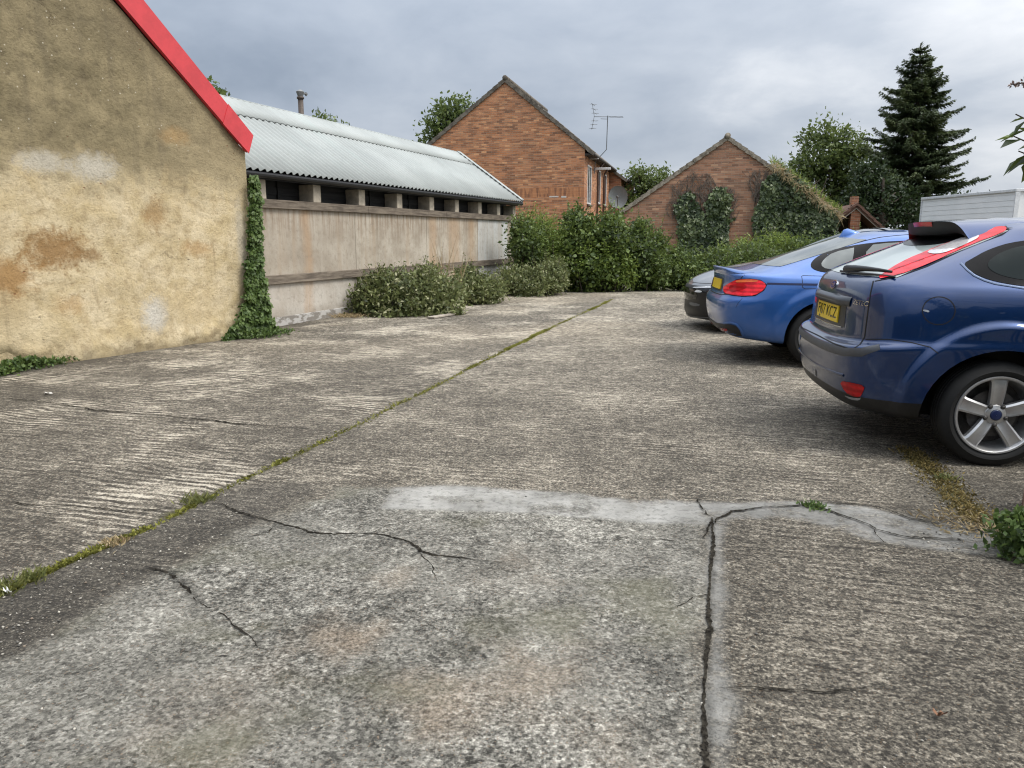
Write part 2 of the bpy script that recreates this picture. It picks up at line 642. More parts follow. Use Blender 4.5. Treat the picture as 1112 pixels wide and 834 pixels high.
    el[0].position = 0.0; el[0].color = (0.050, 0.046, 0.040, 1)
    el[1].position = 1.0; el[1].color = (0.58, 0.545, 0.475, 1)
    for p_, cc in ((0.22, (0.098, 0.091, 0.079)), (0.45, (0.182, 0.168, 0.143)), (0.7, (0.31, 0.287, 0.244))):
        k_ = el.new(p_); k_.color = (*cc, 1)
    agg = rp.outputs[0]
    agg = t.mix(t.math('MULTIPLY', t.ramp(v1s[1], 0.80, 0.84), t.math('MULTIPLY', st, 0.5)), agg, (0.27, 0.19, 0.125))
    agg = t.mix(t.math('MULTIPLY', st2, 0.75), agg, (0.50, 0.465, 0.40))
    agg = t.mix(t.math('MULTIPLY', pale, 0.35), agg, t.mix(t.ramp(g3, 0.4, 0.6), (0.16, 0.138, 0.108), (0.46, 0.41, 0.33)))
    dk = t.mix(t.math('MULTIPLY', st, t.ramp(v1s[2], 0.45, 0.6)), (0.045, 0.043, 0.040), t.mix(v1s[0], (0.14, 0.13, 0.12), (0.46, 0.44, 0.39)))
    dk = t.mix(t.math('MULTIPLY', st2, 0.9), dk, (0.38, 0.36, 0.31))
    agg = t.mix(t.math('MULTIPLY', dark, 0.6), agg, dk)
    # floated finish
    p1 = t.noise(c, 3.4, 9, 0.74, 0.25)
    p2 = t.noise(c, 30, 7, 0.75, 0.2)
    rgh = t.ramp(t.noise(t.mapping(c, loc=(8, 3, 0)), 1.3, 4, 0.6), 0.4, 0.62, 0.42, 1.15)
    q_ = t.math('ADD', 0.43, t.math('MULTIPLY', t.math('SUBTRACT', p1, 0.5), 1.35))
    q_ = t.math('ADD', q_, t.math('MULTIPLY', t.math('SUBTRACT', p2, 0.5), t.math('MULTIPLY', rgh, 1.9)))
    q_ = t.math('ADD', q_, t.math('MULTIPLY', t.math('SUBTRACT', n_gri, 0.5), t.math('MULTIPLY', rgh, 1.65)))
    q_ = t.math('ADD', q_, t.math('MULTIPLY', t.math('SUBTRACT', v1s[0], 0.5), 0.45))
    q_ = t.math('ADD', q_, t.math('MULTIPLY', t.math('SUBTRACT', g2, 0.5), 0.8))
    q_ = t.math('ADD', q_, t.math('MULTIPLY', t.math('SUBTRACT', n_big, 0.5), 0.9))
    rs = t.n('ShaderNodeValToRGB')
    t.l(q_, rs.inputs[0])
    el = rs.color_ramp.elements
    el[0].position = 0.0; el[0].color = (0.035, 0.034, 0.030, 1)
    el[1].position = 1.0; el[1].color = (0.60, 0.585, 0.54, 1)
    for p_, cc in ((0.25, (0.105, 0.102, 0.093)), (0.5, (0.205, 0.199, 0.180)), (0.75, (0.33, 0.322, 0.295))):
        k_ = el.new(p_); k_.color = (*cc, 1)
    sm = t.mix(1.0, rs.outputs[0], (1.02, 1.0, 0.95), 'MULTIPLY')
    sm = t.mix(t.math('MULTIPLY', t.math('MULTIPLY', st, t.ramp(v1s[1], 0.72, 0.8)), 0.6), sm, stone_c)
    stn = t.math('MULTIPLY', stain, t.ramp(t.math('ADD', p1, t.math('MULTIPLY', p2, 0.5)), 0.5, 0.8))
    sm = t.mix(t.math('MULTIPLY', stn, 0.75), sm, t.mix(t.ramp(n_gri, 0.35, 0.65), (0.11, 0.085, 0.06), (0.36, 0.285, 0.21)))
    grn = t.ramp(t.noise(t.mapping(c, loc=(3, 9, 0)), 1.6, 4, 0.6), 0.52, 0.72)
    sm = t.mix(t.math('MULTIPLY', grn, 0.5), sm, (0.135, 0.13, 0.08))
    agg = t.mix(1.0, agg, (1.04, 1.0, 0.935), 'MULTIPLY')
    col = t.mix(patch, agg, sm)
    mo = t.mix(t.ramp(n_med, 0.3, 0.7), (0.27, 0.265, 0.245), (0.47, 0.46, 0.43))
    mo = t.mix(t.math('MULTIPLY', t.ramp(n_fin, 0.5, 0.34), 0.6), mo, (0.10, 0.10, 0.095))
    col = t.mix(t.math('MULTIPLY', mort, t.ramp(p1, 0.36, 0.55, 0.15, 0.92)), col, mo)
    di = t.mix(t.ramp(n_fin, 0.35, 0.7), (0.035, 0.031, 0.025), (0.12, 0.105, 0.083))
    col = t.mix(t.math('MULTIPLY', dirt, 0.72), col, di)
    col = t.mix(t.math('MULTIPLY', edge, 0.85), col, t.mix(t.ramp(n_fin, 0.35, 0.7), (0.24, 0.22, 0.175), (0.40, 0.365, 0.30)))
    ms = t.mix(t.ramp(n_fin, 0.36, 0.66), (0.035, 0.030, 0.016), (0.14, 0.135, 0.045))
    col = t.mix(t.math('MULTIPLY', moss, t.ramp(n_med, 0.25, 0.5, 0.5, 0.95)), col, ms)
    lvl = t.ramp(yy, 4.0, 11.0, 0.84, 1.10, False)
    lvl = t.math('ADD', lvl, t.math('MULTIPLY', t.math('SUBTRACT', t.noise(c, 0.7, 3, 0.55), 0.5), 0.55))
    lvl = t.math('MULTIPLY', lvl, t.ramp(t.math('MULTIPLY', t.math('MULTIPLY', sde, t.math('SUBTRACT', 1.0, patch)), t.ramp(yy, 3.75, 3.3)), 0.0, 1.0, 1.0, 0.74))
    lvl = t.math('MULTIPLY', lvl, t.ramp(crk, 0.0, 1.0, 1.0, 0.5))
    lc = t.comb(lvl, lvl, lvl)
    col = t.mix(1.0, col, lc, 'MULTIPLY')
    h = t.math('ADD', t.math('MULTIPLY', ridh, 1.0), t.math('MULTIPLY', n_fin, 0.55))
    h = t.math('ADD', h, t.math('MULTIPLY', st, t.ramp(patch, 0, 1, 0.32, 0.08)))
    h = t.math('ADD', h, t.math('MULTIPLY', t.math('MULTIPLY', n_gri, 0.35), 1.0))
    h = t.math('ADD', h, t.math('MULTIPLY', t.math('MULTIPLY', p2, patch), 0.6))
    nrm = t.bump(h, 0.9, 0.012)
    return t.done(t.bsdf(col, 0.9, 0, nrm, Specular_IOR_Level=0.25))


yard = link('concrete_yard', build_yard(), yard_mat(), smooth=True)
tag(yard, 'grey tamped concrete yard with a mossy joint', kind='structure')

gt = NT('rough_grass_ground')
gc = gt.coord()
gn = gt.noise(gc, 0.6, 6, 0.65)
g_m = gt.done(gt.bsdf(gt.mix(gt.ramp(gn, 0.35, 0.65), (0.05, 0.06, 0.025), (0.12, 0.11, 0.06)), 0.95, 0, gt.bump(gn, 0.6, 0.05)))
mb = MB()
mb.box(-900, 900, -900, 1200, -0.6, -0.06)
tag(mb.build('ground', g_m), 'rough grassy ground around the yard', kind='structure')

# ---- cracks
t = NT('crack_dark')
cn = t.noise(t.coord(), 60, 4, 0.7)
crack_m = t.done(t.bsdf(t.mix(t.ramp(cn, 0.35, 0.7), (0.010, 0.009, 0.008), (0.05, 0.045, 0.036)), 1.0, Specular_IOR_Level=0.0))


def yard_z(x, y):
    return float(fbm(np.array([x]), np.array([y]), 0.5, 91)[0] * 0.006)


def crack(px, width, seed, taper=True, jag=0.3, lift=0.0065, wander=0.003):
    rg = random.Random(seed)
    pts = gp(px)
    dense = []
    for a, b in zip(pts[:-1], pts[1:]):
        n = max(1, int((b - a).length / 0.014))
        for i in range(n): dense.append(a.lerp(b, i / n))
    dense.append(pts[-1])
    n = len(dense)
    arr = np.array([[p.x, p.y] for p in dense])
    # wander
    jit = np.cumsum([rg.gauss(0, wander) for _ in range(n)])
    jit = jit - np.linspace(0, jit[-1], n)
    bm = bmesh.new()
    prev = None
    for i in range(n):
        d = Vector((arr[min(i + 1, n - 1)] - arr[max(i - 1, 0)]).tolist()).normalized()
        nn = Vector((-d.y, d.x))
        tt = i / max(1, n - 1)
        ww = width * (0.55 + 0.75 * (0.5 + 0.5 * math.sin(tt * 17 + seed)) * rg.uniform(0.7, 1.3))
        if taper: ww *= min(1, 8 * tt + 0.12, 6 * (1 - tt) + 0.12)
        cx = arr[i][0] + nn.x * jit[i]
        cy = arr[i][1] + nn.y * jit[i]
        a_ = ww * (0.5 + rg.uniform(-jag, jag))
        b_ = ww * (0.5 + rg.uniform(-jag, jag))
        zz = yard_z(cx, cy) + lift
        cur = (bm.verts.new((cx + nn.x * a_, cy + nn.y * a_, zz)), bm.verts.new((cx - nn.x * b_, cy - nn.y * b_, zz)))
        if prev: bm.faces.new((prev[0], prev[1], cur[1], cur[0]))
        prev = cur
    me = bpy.data.meshes.new('ground_crack')
    bm.to_mesh(me)
    bm.free()
    o = link('ground_crack', me, crack_m)
    tag(o, kind='structure')
    return o


for a_, k_ in CRACKS: crack(*a_, **k_)

# ---- loose grit and small stones lying on the concrete
def grit():
    icos = bmesh.new()
    bmesh.ops.create_icosphere(icos, subdivisions=1, radius=1)
    iv = np.array([v.co[:] for v in icos.verts])
    iff = np.array([[v.index for v in f.verts] for f in icos.faces])
    icos.free()
    pts = []
    band = gp([(-80, 715), (0, 690), (60, 655), (130, 612), (200, 580), (265, 548)])
    for _ in range(420):
        k = random.randrange(len(band) - 1)
        p = band[k].lerp(band[k + 1], random.random())
        pts.append((p.x + random.gauss(0, 0.16), p.y + random.gauss(0, 0.16), random.uniform(0.002, 0.006)))
    for _ in range(1500):
        pts.append((random.uniform(-3.5, 2.6), 1.5 + 7 * random.random() ** 1.6, random.uniform(0.0015, 0.005)))
    b2 = gp([(1000, 505), (1035, 545), (1070, 575), (1020, 590)])
    for _ in range(220):
        k = random.randrange(len(b2) - 1)
        p = b2[k].lerp(b2[k + 1], random.random())
        pts.append((p.x + random.gauss(0, 0.1), p.y + random.gauss(0, 0.1), random.uniform(0.002, 0.006)))
    pts = np.array(pts)
    zz = fbm(pts[:, 0], pts[:, 1], 0.5, 91) * 0.006 + 0.002
    V = []
    FF = []
    A = []
    for i, (x, y, r) in enumerate(pts):
        sc = RNG.uniform(0.6, 1.3, 3) * r
        sc[2] *= 0.7
        a = RNG.uniform(0, 6.28)
        q = iv * sc * RNG.uniform(0.75, 1.2, (len(iv), 1))
        q = np.stack([q[:, 0] * math.cos(a) - q[:, 1] * math.sin(a), q[:, 0] * math.sin(a) + q[:, 1] * math.cos(a), q[:, 2]], 1)
        V.append(q + [x, y, zz[i] + sc[2] * 0.5])
        FF.append(iff + i * len(iv))
        A.append(np.full(len(iff), RNG.random()))
    me = mesh_np('loose_grit', np.concatenate(V), np.concatenate(FF).ravel(), 3, {'rnd': ('FACE', np.concatenate(A))})
    t = NT('grit')
    r = t.attr('rnd')
    c = t.mix(t.ramp(r, 0.3, 0.95), (0.10, 0.095, 0.085), (0.46, 0.43, 0.37))
    c = t.mix(t.ramp(t.math('FRACT', t.math('MULTIPLY', r, 7.3)), 0.9, 0.92), c, (0.20, 0.16, 0.12))
    m = t.done(t.bsdf(c, 0.85))
    tag(link('loose_grit', me, m), 'loose grit and small stones scattered on the concrete', kind='stuff')


grit()

# ================================================================ BUILDINGS
def frame(origin, yaw):
    return Matrix.Translation(Vector(origin)) @ Matrix.Rotation(yaw, 4, 'Z')


def px_local(px, M, y=0.0):
    """point of the photograph on the plane local-y = y of a building frame, in local coordinates"""
    p0 = M @ Vector((0, y, 0))
    n = M.to_3x3() @ Vector((0, 1, 0))
    return M.inverted() @ on_plane(px[0], px[1], p0, n)


def px_local_x(px, M, x=0.0):
    p0 = M @ Vector((x, 0, 0))
    n = M.to_3x3() @ Vector((1, 0, 0))
    return M.inverted() @ on_plane(px[0], px[1], p0, n)


# ---------------------------------------------------------------- materials
def blob(t, x, z, cx, cz, rx, rz, nz, amt=0.9):
    a = t.math('MULTIPLY', t.math('SUBTRACT', x, cx), 1 / rx)
    b = t.math('MULTIPLY', t.math('SUBTRACT', z, cz), 1 / rz)
    d = t.math('SQRT', t.math('ADD', t.math('MULTIPLY', a, a), t.math('MULTIPLY', b, b)))
    d = t.math('ADD', d, t.math('MULTIPLY', t.math('SUBTRACT', nz, 0.5), 2.6))
    return t.ramp(d, 0.25, 1.15, amt, 0.0)


def plaster_mat():
    t = NT('old_ochre_render')
    c = t.coord()
    s = t.sep(c)
    n0 = t.noise(c, 0.9, 5, 0.62)
    n1 = t.noise(c, 2.7, 7, 0.65, 0.3)
    n2 = t.noise(c, 9, 7, 0.68)
    n3 = t.noise(c, 38, 5, 0.7)
    x, z = s[0], s[2]
    # pale ochre low down, grey brown and sooty above
    lvl = t.math('ADD', z, t.math('MULTIPLY', t.math('SUBTRACT', n1, 0.5), 1.5))
    lvl = t.math('ADD', lvl, t.math('MULTIPLY', t.math('SUBTRACT', n0, 0.5), 1.2))
    up = t.ramp(lvl, 1.7, 2.35)
    low = t.mix(t.ramp(n1, 0.3, 0.7), (0.49, 0.39, 0.22), (0.64, 0.54, 0.365))
    low = t.mix(t.ramp(n0, 0.5, 0.72), low, (0.44, 0.345, 0.20))
    low = t.mix(t.math('MULTIPLY', t.ramp(n2, 0.52, 0.36), 0.5), low, (0.34, 0.255, 0.145))
    high = t.mix(t.ramp(n1, 0.3, 0.7), (0.175, 0.145, 0.085), (0.31, 0.255, 0.15))
    high = t.mix(t.math('MULTIPLY', t.ramp(n2, 0.5, 0.34), 0.5), high, (0.13, 0.105, 0.066))
    st = t.noise(t.mapping(c, scale=(5.5, 5.5, 0.55)), 1.0, 4, 0.6)
    high = t.mix(t.math('MULTIPLY', t.ramp(st, 0.5, 0.7), 0.38), high, (0.13, 0.108, 0.072))
    high = t.mix(t.ramp(z, 2.9, 4.4, 0.0, 0.30), high, (0.14, 0.115, 0.075))
    high = t.mix(t.ramp(t.math('ADD', x, t.math('MULTIPLY', n0, 0.8)), -1.3, 0.6, 0.0, 0.55), high, (0.37, 0.30, 0.185))
    col = t.mix(up, low, high)
    # bare whitish patches and brown damp ones, where the photograph has them
    mk = t.math('ADD', t.math('ADD', t.math('MULTIPLY', n1, 0.55), t.math('MULTIPLY', n2, 0.4)), t.math('MULTIPLY', t.math('SUBTRACT', n3, 0.47), 0.35))
    grey = (0.50, 0.475, 0.42)
    for (px, py, rx, rz, a, cc) in YELLOW_SPOTS:
        p = px_local((px, py), YM)
        col = t.mix(blob(t, x, z, p.x, p.z, rx, rz, mk, a), col, cc)
    # chips where brick and stone show
    v = t.vor(t.mapping(c, scale=(1, 1, 1.7)), 9.5)
    vz = t.sep(t.vor(t.mapping(c, scale=(1, 1, 1.7)), 9.5, out=1))
    chip = t.math('MULTIPLY', t.ramp(t.math('ADD', v, t.math('MULTIPLY', n3, 0.45)), 0.28, 0.36, 1, 0), t.ramp(vz[0], 0.84, 0.86))
    chip = t.math('MULTIPLY', chip, t.ramp(n0, 0.4, 0.55))
    col = t.mix(t.math('MULTIPLY', chip, 0.75), col, t.mix(t.ramp(vz[1], 0.4, 0.5), (0.30, 0.10, 0.05), (0.13, 0.105, 0.08)))
    # little pale pebbles in the upper coat
    v2 = t.vor(c, 26)
    vp = t.sep(t.vor(c, 26, out=1))
    peb = t.math('MULTIPLY', t.ramp(v2, 0.16, 0.24, 1, 0), t.ramp(vp[0], 0.93, 0.945))
    col = t.mix(t.math('MULTIPLY', t.math('MULTIPLY', peb, up), 0.75), col, (0.55, 0.5, 0.4))
    col = t.mix(t.math('MULTIPLY', t.ramp(n3, 0.5, 0.36), 0.35), col, t.mix(0.6, col, (0.05, 0.04, 0.025)))
    col = t.mix(t.ramp(t.math('ADD', z, t.math('MULTIPLY', n2, 0.3)), 0.12, 0.34, 0.55, 0.0), col, (0.13, 0.105, 0.065))
    # hairline cracks and thin runs
    dv = t.n('ShaderNodeVectorMath', operation='ADD')
    ds = t.n('ShaderNodeVectorMath', operation='SCALE')
    t.l(t.noise(c, 3.5, 5, 0.7, col=True), ds.inputs[0])
    ds.inputs['Scale'].default_value = 0.55
    t.l(c, dv.inputs[0])
    t.l(ds.outputs[0], dv.inputs[1])
    ce = t.vor(t.mapping(dv.outputs[0], scale=(1, 1, 0.8)), 0.85, 'DISTANCE_TO_EDGE')
    crk = t.math('MULTIPLY', t.ramp(ce, 0.004, 0.011, 1, 0), t.ramp(t.noise(t.mapping(c, loc=(5, 2, 9)), 1.1, 3, 0.5), 0.57, 0.66))
    col = t.mix(t.math('MULTIPLY', crk, 0.4), col, (0.12, 0.09, 0.055))
    dr = t.noise(t.mapping(c, scale=(11, 11, 0.5), loc=(3, 3, 0)), 1.0, 4, 0.6)
    col = t.mix(t.math('MULTIPLY', t.ramp(dr, 0.56, 0.7), t.ramp(n0, 0.4, 0.6, 0.0, 0.32)), col, (0.20, 0.155, 0.095))
    sp_n = t.noise(c, 60, 3, 0.7)
    col = t.mix(t.math('MULTIPLY', t.ramp(sp_n, 0.62, 0.7), 0.35), col, (0.16, 0.125, 0.08))
    h = t.math('ADD', t.math('MULTIPLY', n2, 1.0), t.math('MULTIPLY', n3, 0.4))
    h = t.math('SUBTRACT', h, t.math('MULTIPLY', crk, 0.3))
    h = t.math('SUBTRACT', h, t.math('MULTIPLY', chip, 0.5))
    return t.done(t.bsdf(col, 0.92, 0, t.bump(h, 0.75, 0.03), Specular_IOR_Level=0.2))


def shed_panel_mat():
    t = NT('stained_concrete_panel')
    c = t.coord()
    s = t.sep(c)
    x, z = s[0], s[2]
    n1 = t.noise(c, 1.6, 6, 0.65)
    n2 = t.noise(c, 11, 6, 0.7)
    sv = t.noise(t.mapping(c, scale=(4.2, 4.2, 0.42)), 1.0, 5, 0.62)
    sv2 = t.noise(t.mapping(c, scale=(13, 13, 0.6), loc=(4, 1, 2)), 1.0, 4, 0.6)
    col = t.mix(t.ramp(n1, 0.3, 0.7), (0.31, 0.265, 0.205), (0.52, 0.47, 0.39))
    col = t.mix(t.math('MULTIPLY', t.ramp(sv, 0.5, 0.72), 0.5), col, (0.37, 0.265, 0.165))
    col = t.mix(t.math('MULTIPLY', t.ramp(sv2, 0.55, 0.75), 0.28), col, (0.58, 0.54, 0.47))
    pn = t.math('ADD', t.math('MULTIPLY', t.ramp(x, 2.50, 2.54), 0.45), t.math('MULTIPLY', t.ramp(x, 5.23, 5.27), 0.25))
    col = t.mix(t.math('SUBTRACT', 0.42, t.math('MULTIPLY', pn, 0.6)), col, (0.335, 0.29, 0.235))
    bl = t.noise(t.mapping(c, scale=(1.6, 1.6, 2.4), loc=(2, 7, 1)), 1.0, 6, 0.65)
    col = t.mix(t.math('MULTIPLY', t.ramp(bl, 0.52, 0.7), 0.45), col, (0.24, 0.19, 0.135))
    # rust runs beneath the ledge
    run = t.math('MULTIPLY', t.ramp(sv2, 0.56, 0.38), t.ramp(z, 1.15, 1.74))
    col = t.mix(t.math('MULTIPLY', run, 0.62), col, (0.19, 0.115, 0.065))
    low = t.ramp(z, 0.66, 0.64)
    col = t.mix(t.math('MULTIPLY', low, 0.6), col, t.mix(t.ramp(n1, 0.35, 0.65), (0.46, 0.41, 0.35), (0.58, 0.55, 0.50)))
    # whitewashed bay near the far end
    bay = t.math('MULTIPLY', t.ramp(x, 7.92, 7.95), t.ramp(x, 9.98, 9.80))
    col = t.mix(t.math('MULTIPLY', bay, t.ramp(sv, 0.36, 0.6, 0.9, 0.45)), col, (0.56, 0.58, 0.58))
    # orange stain in a few bays
    for cx, w_ in ((6.6, 0.45), (7.55, 0.3), (5.55, 0.25), (1.1, 0.18)):
        d = t.math('ABSOLUTE', t.math('SUBTRACT', t.math('ADD', x, t.math('MULTIPLY', n1, 0.3)), cx + .15))
        col = t.mix(t.math('MULTIPLY', t.ramp(d, w_ * 0.1, w_ * 1.1, 0.5, 0.0), t.ramp(sv2, 0.3, 0.6, 0.5, 1.0)), col, (0.40, 0.235, 0.11))
    # bay joints
    for cx in (2.52, 5.25, 7.93):
        d = t.math('ABSOLUTE', t.math('SUBTRACT', x, cx))
        col = t.mix(t.ramp(d, 0.006, 0.02, 0.55, 0.0), col, (0.13, 0.105, 0.08))
    col = t.mix(t.math('MULTIPLY', t.ramp(n2, 0.5, 0.34), 0.35), col, (0.20, 0.17, 0.13))
    col = t.mix(t.ramp(z, 0.02, 0.3, 0.5, 0.0), col, (0.16, 0.14, 0.11))
    return t.done(t.bsdf(col, 0.9, 0, t.bump(t.math('ADD', n2, t.math('MULTIPLY', sv2, 0.3)), 0.35, 0.02)))


def timber_mat(name, a, b, rough=0.85):
    if name in MATS: return MATS[name]
    t = NT(name)
    c = t.coord()
    g = t.noise(t.mapping(c, scale=(1.1, 9, 14)), 2.0, 6, 0.65)
    n = t.noise(c, 2.2, 5, 0.6)
    col = t.mix(t.ramp(g, 0.32, 0.68), a, b)
    col = t.mix(t.math('MULTIPLY', t.ramp(n, 0.5, 0.7), 0.6), col, tuple(x * 0.5 for x in a))
    MATS[name] = t.done(t.bsdf(col, rough, 0, t.bump(g, 0.5, 0.01)))
    return MATS[name]


def roof_sheet_mat():
    t = NT('pale_corrugated_sheet')
    c = t.coord()
    n = t.noise(c, 0.7, 5, 0.62)
    sv = t.noise(t.mapping(c, scale=(6, 0.5, 0.5)), 1.0, 4, 0.6)
    n2 = t.noise(c, 16, 5, 0.7)
    col = t.mix(t.ramp(n, 0.32, 0.68), (0.285, 0.305, 0.30), (0.355, 0.378, 0.37))
    col = t.mix(t.math('MULTIPLY', t.ramp(sv, 0.5, 0.7), 0.35), col, (0.34, 0.40, 0.385))
    col = t.mix(t.math('MULTIPLY', t.ramp(n2, 0.54, 0.7), 0.22), col, (0.24, 0.26, 0.21))
    return t.done(t.bsdf(col, 0.8, 0, t.bump(n2, 0.1, 0.01), Specular_IOR_Level=0.25))


def brick_mat(name, tint=(1, 1, 1), grime=0.2, band=None):
    t = NT(name)
    c = t.coord('Object')
    nrm = t.sep(t.coord('Normal'))
    s = t.sep(c)
    side = t.math('GREATER_THAN', t.math('ABSOLUTE', nrm[0]), 0.7)
    u = t.math('ADD', t.math('MULTIPLY', s[0], t.math('SUBTRACT', 1.0, side)), t.math('MULTIPLY', s[1], side))
    v = t.comb(u, s[2], 0.0)
    n = t.noise(v, 0.55, 4, 0.6)
    n2 = t.noise(v, 7, 5, 0.65)
    # tone of each brick, of three sizes of patch
    br = t.n('ShaderNodeTexBrick')
    t.l(v, br.inputs['Vector'])
    br.offset = 0.5
    br.inputs['Color1'].default_value = (0.0, 0.0, 0.0, 1)
    br.inputs['Color2'].default_value = (1.0, 1.0, 1.0, 1)
    br.inputs['Mortar'].default_value = (0.5, 0.5, 0.5, 1)
    br.inputs['Scale'].default_value = 1.0
    br.inputs['Mortar Size'].default_value = 0.006
    br.inputs['Mortar Smooth'].default_value = 0.2
    br.inputs['Brick Width'].default_value = 0.225
    br.inputs['Row Height'].default_value = 0.075
    tone = t.sep(br.outputs['Color'])[0]
    T = lambda c_: tuple(a * b for a, b in zip(c_, tint))
    cr = t.n('ShaderNodeValToRGB')
    t.l(tone, cr.inputs[0])
    e = cr.color_ramp.elements
    e[0].position = 0.0; e[0].color = (*T((0.20, 0.092, 0.052)), 1)
    e[1].position = 1.0; e[1].color = (*T((0.60, 0.31, 0.16)), 1)
    for p_, cc in ((0.25, (0.40, 0.165, 0.075)), (0.5, (0.47, 0.215, 0.112)), (0.75, (0.36, 0.165, 0.09))):
        k = e.new(p_)
        k.color = (*T(cc), 1)
    rown = t.noise(t.comb(t.math('MULTIPLY', u, 1.4), t.math('MULTIPLY', s[2], 13.3), 0), 1.0, 2, 0.5)
    col = t.mix(t.math('MULTIPLY', t.ramp(rown, 0.5, 0.64), 0.72), cr.outputs[0], T((0.155, 0.075, 0.045)))
    col = t.mix(t.math('MULTIPLY', t.ramp(rown, 0.46, 0.33), 0.35), col, T((0.56, 0.30, 0.16)))
    col = t.mix(br.outputs['Fac'], col, (0.34, 0.26, 0.19))
    col = t.mix(t.math('MULTIPLY', t.ramp(n, 0.4, 0.7), grime), col, (0.17, 0.115, 0.08))
    if band:
        z0, z1 = band
        vb = t.vor(t.comb(t.math('MULTIPLY', u, 13.3), t.math('MULTIPLY', s[2], 2.0), 0), 1.0, out=1)
        m = t.math('MULTIPLY', t.ramp(s[2], z0, z0 + 0.02), t.ramp(s[2], z1, z1 - 0.02))
        col = t.mix(t.math('MULTIPLY', m, 0.8), col, t.mix(t.sep(vb)[0], T((0.17, 0.08, 0.05)), T((0.46, 0.21, 0.10))))
    h = t.math('SUBTRACT', t.math('MULTIPLY', n2, 0.4), br.outputs['Fac'])
    return t.done(t.bsdf(col, 0.9, 0, t.bump(h, 0.5, 0.012)))


def tile_mat():
    if 'tiles' in MATS: return MATS['tiles']
    t = NT('dark_roof_tiles')
    c = t.coord()
    n = t.noise(c, 5, 6, 0.7)
    n2 = t.noise(c, 30, 4, 0.7)
    col = t.mix(t.ramp(n, 0.35, 0.65), (0.075, 0.062, 0.05), (0.19, 0.165, 0.135))
    col = t.mix(t.math('MULTIPLY', t.ramp(n2, 0.55, 0.7), 0.4), col, (0.25, 0.23, 0.15))
    MATS['tiles'] = t.done(t.bsdf(col, 0.9, 0, t.bump(n2, 0.6, 0.02)))
    return MATS['tiles']


# ---------------------------------------------------------------- the ochre rendered building on the left
Y_YAW = R(90 - 29.3)
Y_O = (-3.71, 10.28, 0)
YM = frame(Y_O, Y_YAW)
YELLOW_SPOTS = [
    (100, 182, 0.34, 0.17, 0.85, (0.50, 0.465, 0.39)), (48, 176, 0.32, 0.13, 0.75, (0.50, 0.465, 0.39)),
    (168, 342, 0.20, 0.24, 0.85, (0.58, 0.555, 0.50)), (262, 262, 0.11, 0.6, 0.6, (0.52, 0.475, 0.39)),
    (190, 148, 0.25, 0.13, 0.55, (0.42, 0.27, 0.12)), (60, 272, 0.42, 0.28, 0.85, (0.27, 0.15, 0.055)),
    (12, 300, 0.32, 0.24, 0.75, (0.34, 0.185, 0.065)), (168, 232, 0.17, 0.24, 0.65, (0.32, 0.195, 0.08)),
    (215, 270, 0.28, 0.13, 0.55, (0.40, 0.24, 0.10)), (100, 278, 0.16, 0.09, 0.6, (0.24, 0.14, 0.06)),
    (80, 330, 0.22, 0.13, 0.5, (0.42, 0.26, 0.11)), (210, 330, 0.5, 0.3, 0.4, (0.60, 0.48, 0.29)),
    (20, 360, 0.5, 0.25, 0.45, (0.60, 0.50, 0.32)), (140, 20, 0.3, 0.35, 0.5, (0.20, 0.16, 0.10)),
]

ybld = empty('rendered_building', Y_O, Y_YAW)
tag(ybld, 'old ochre rendered building with stained gable wall and a red sloping verge', 'building')


def y_top(x):
    return 2.47 + (0.28 - x) * 0.835 if x > -4.4 else 2.47 + 4.68 * 0.835 - (-4.4 - x) * 0.835


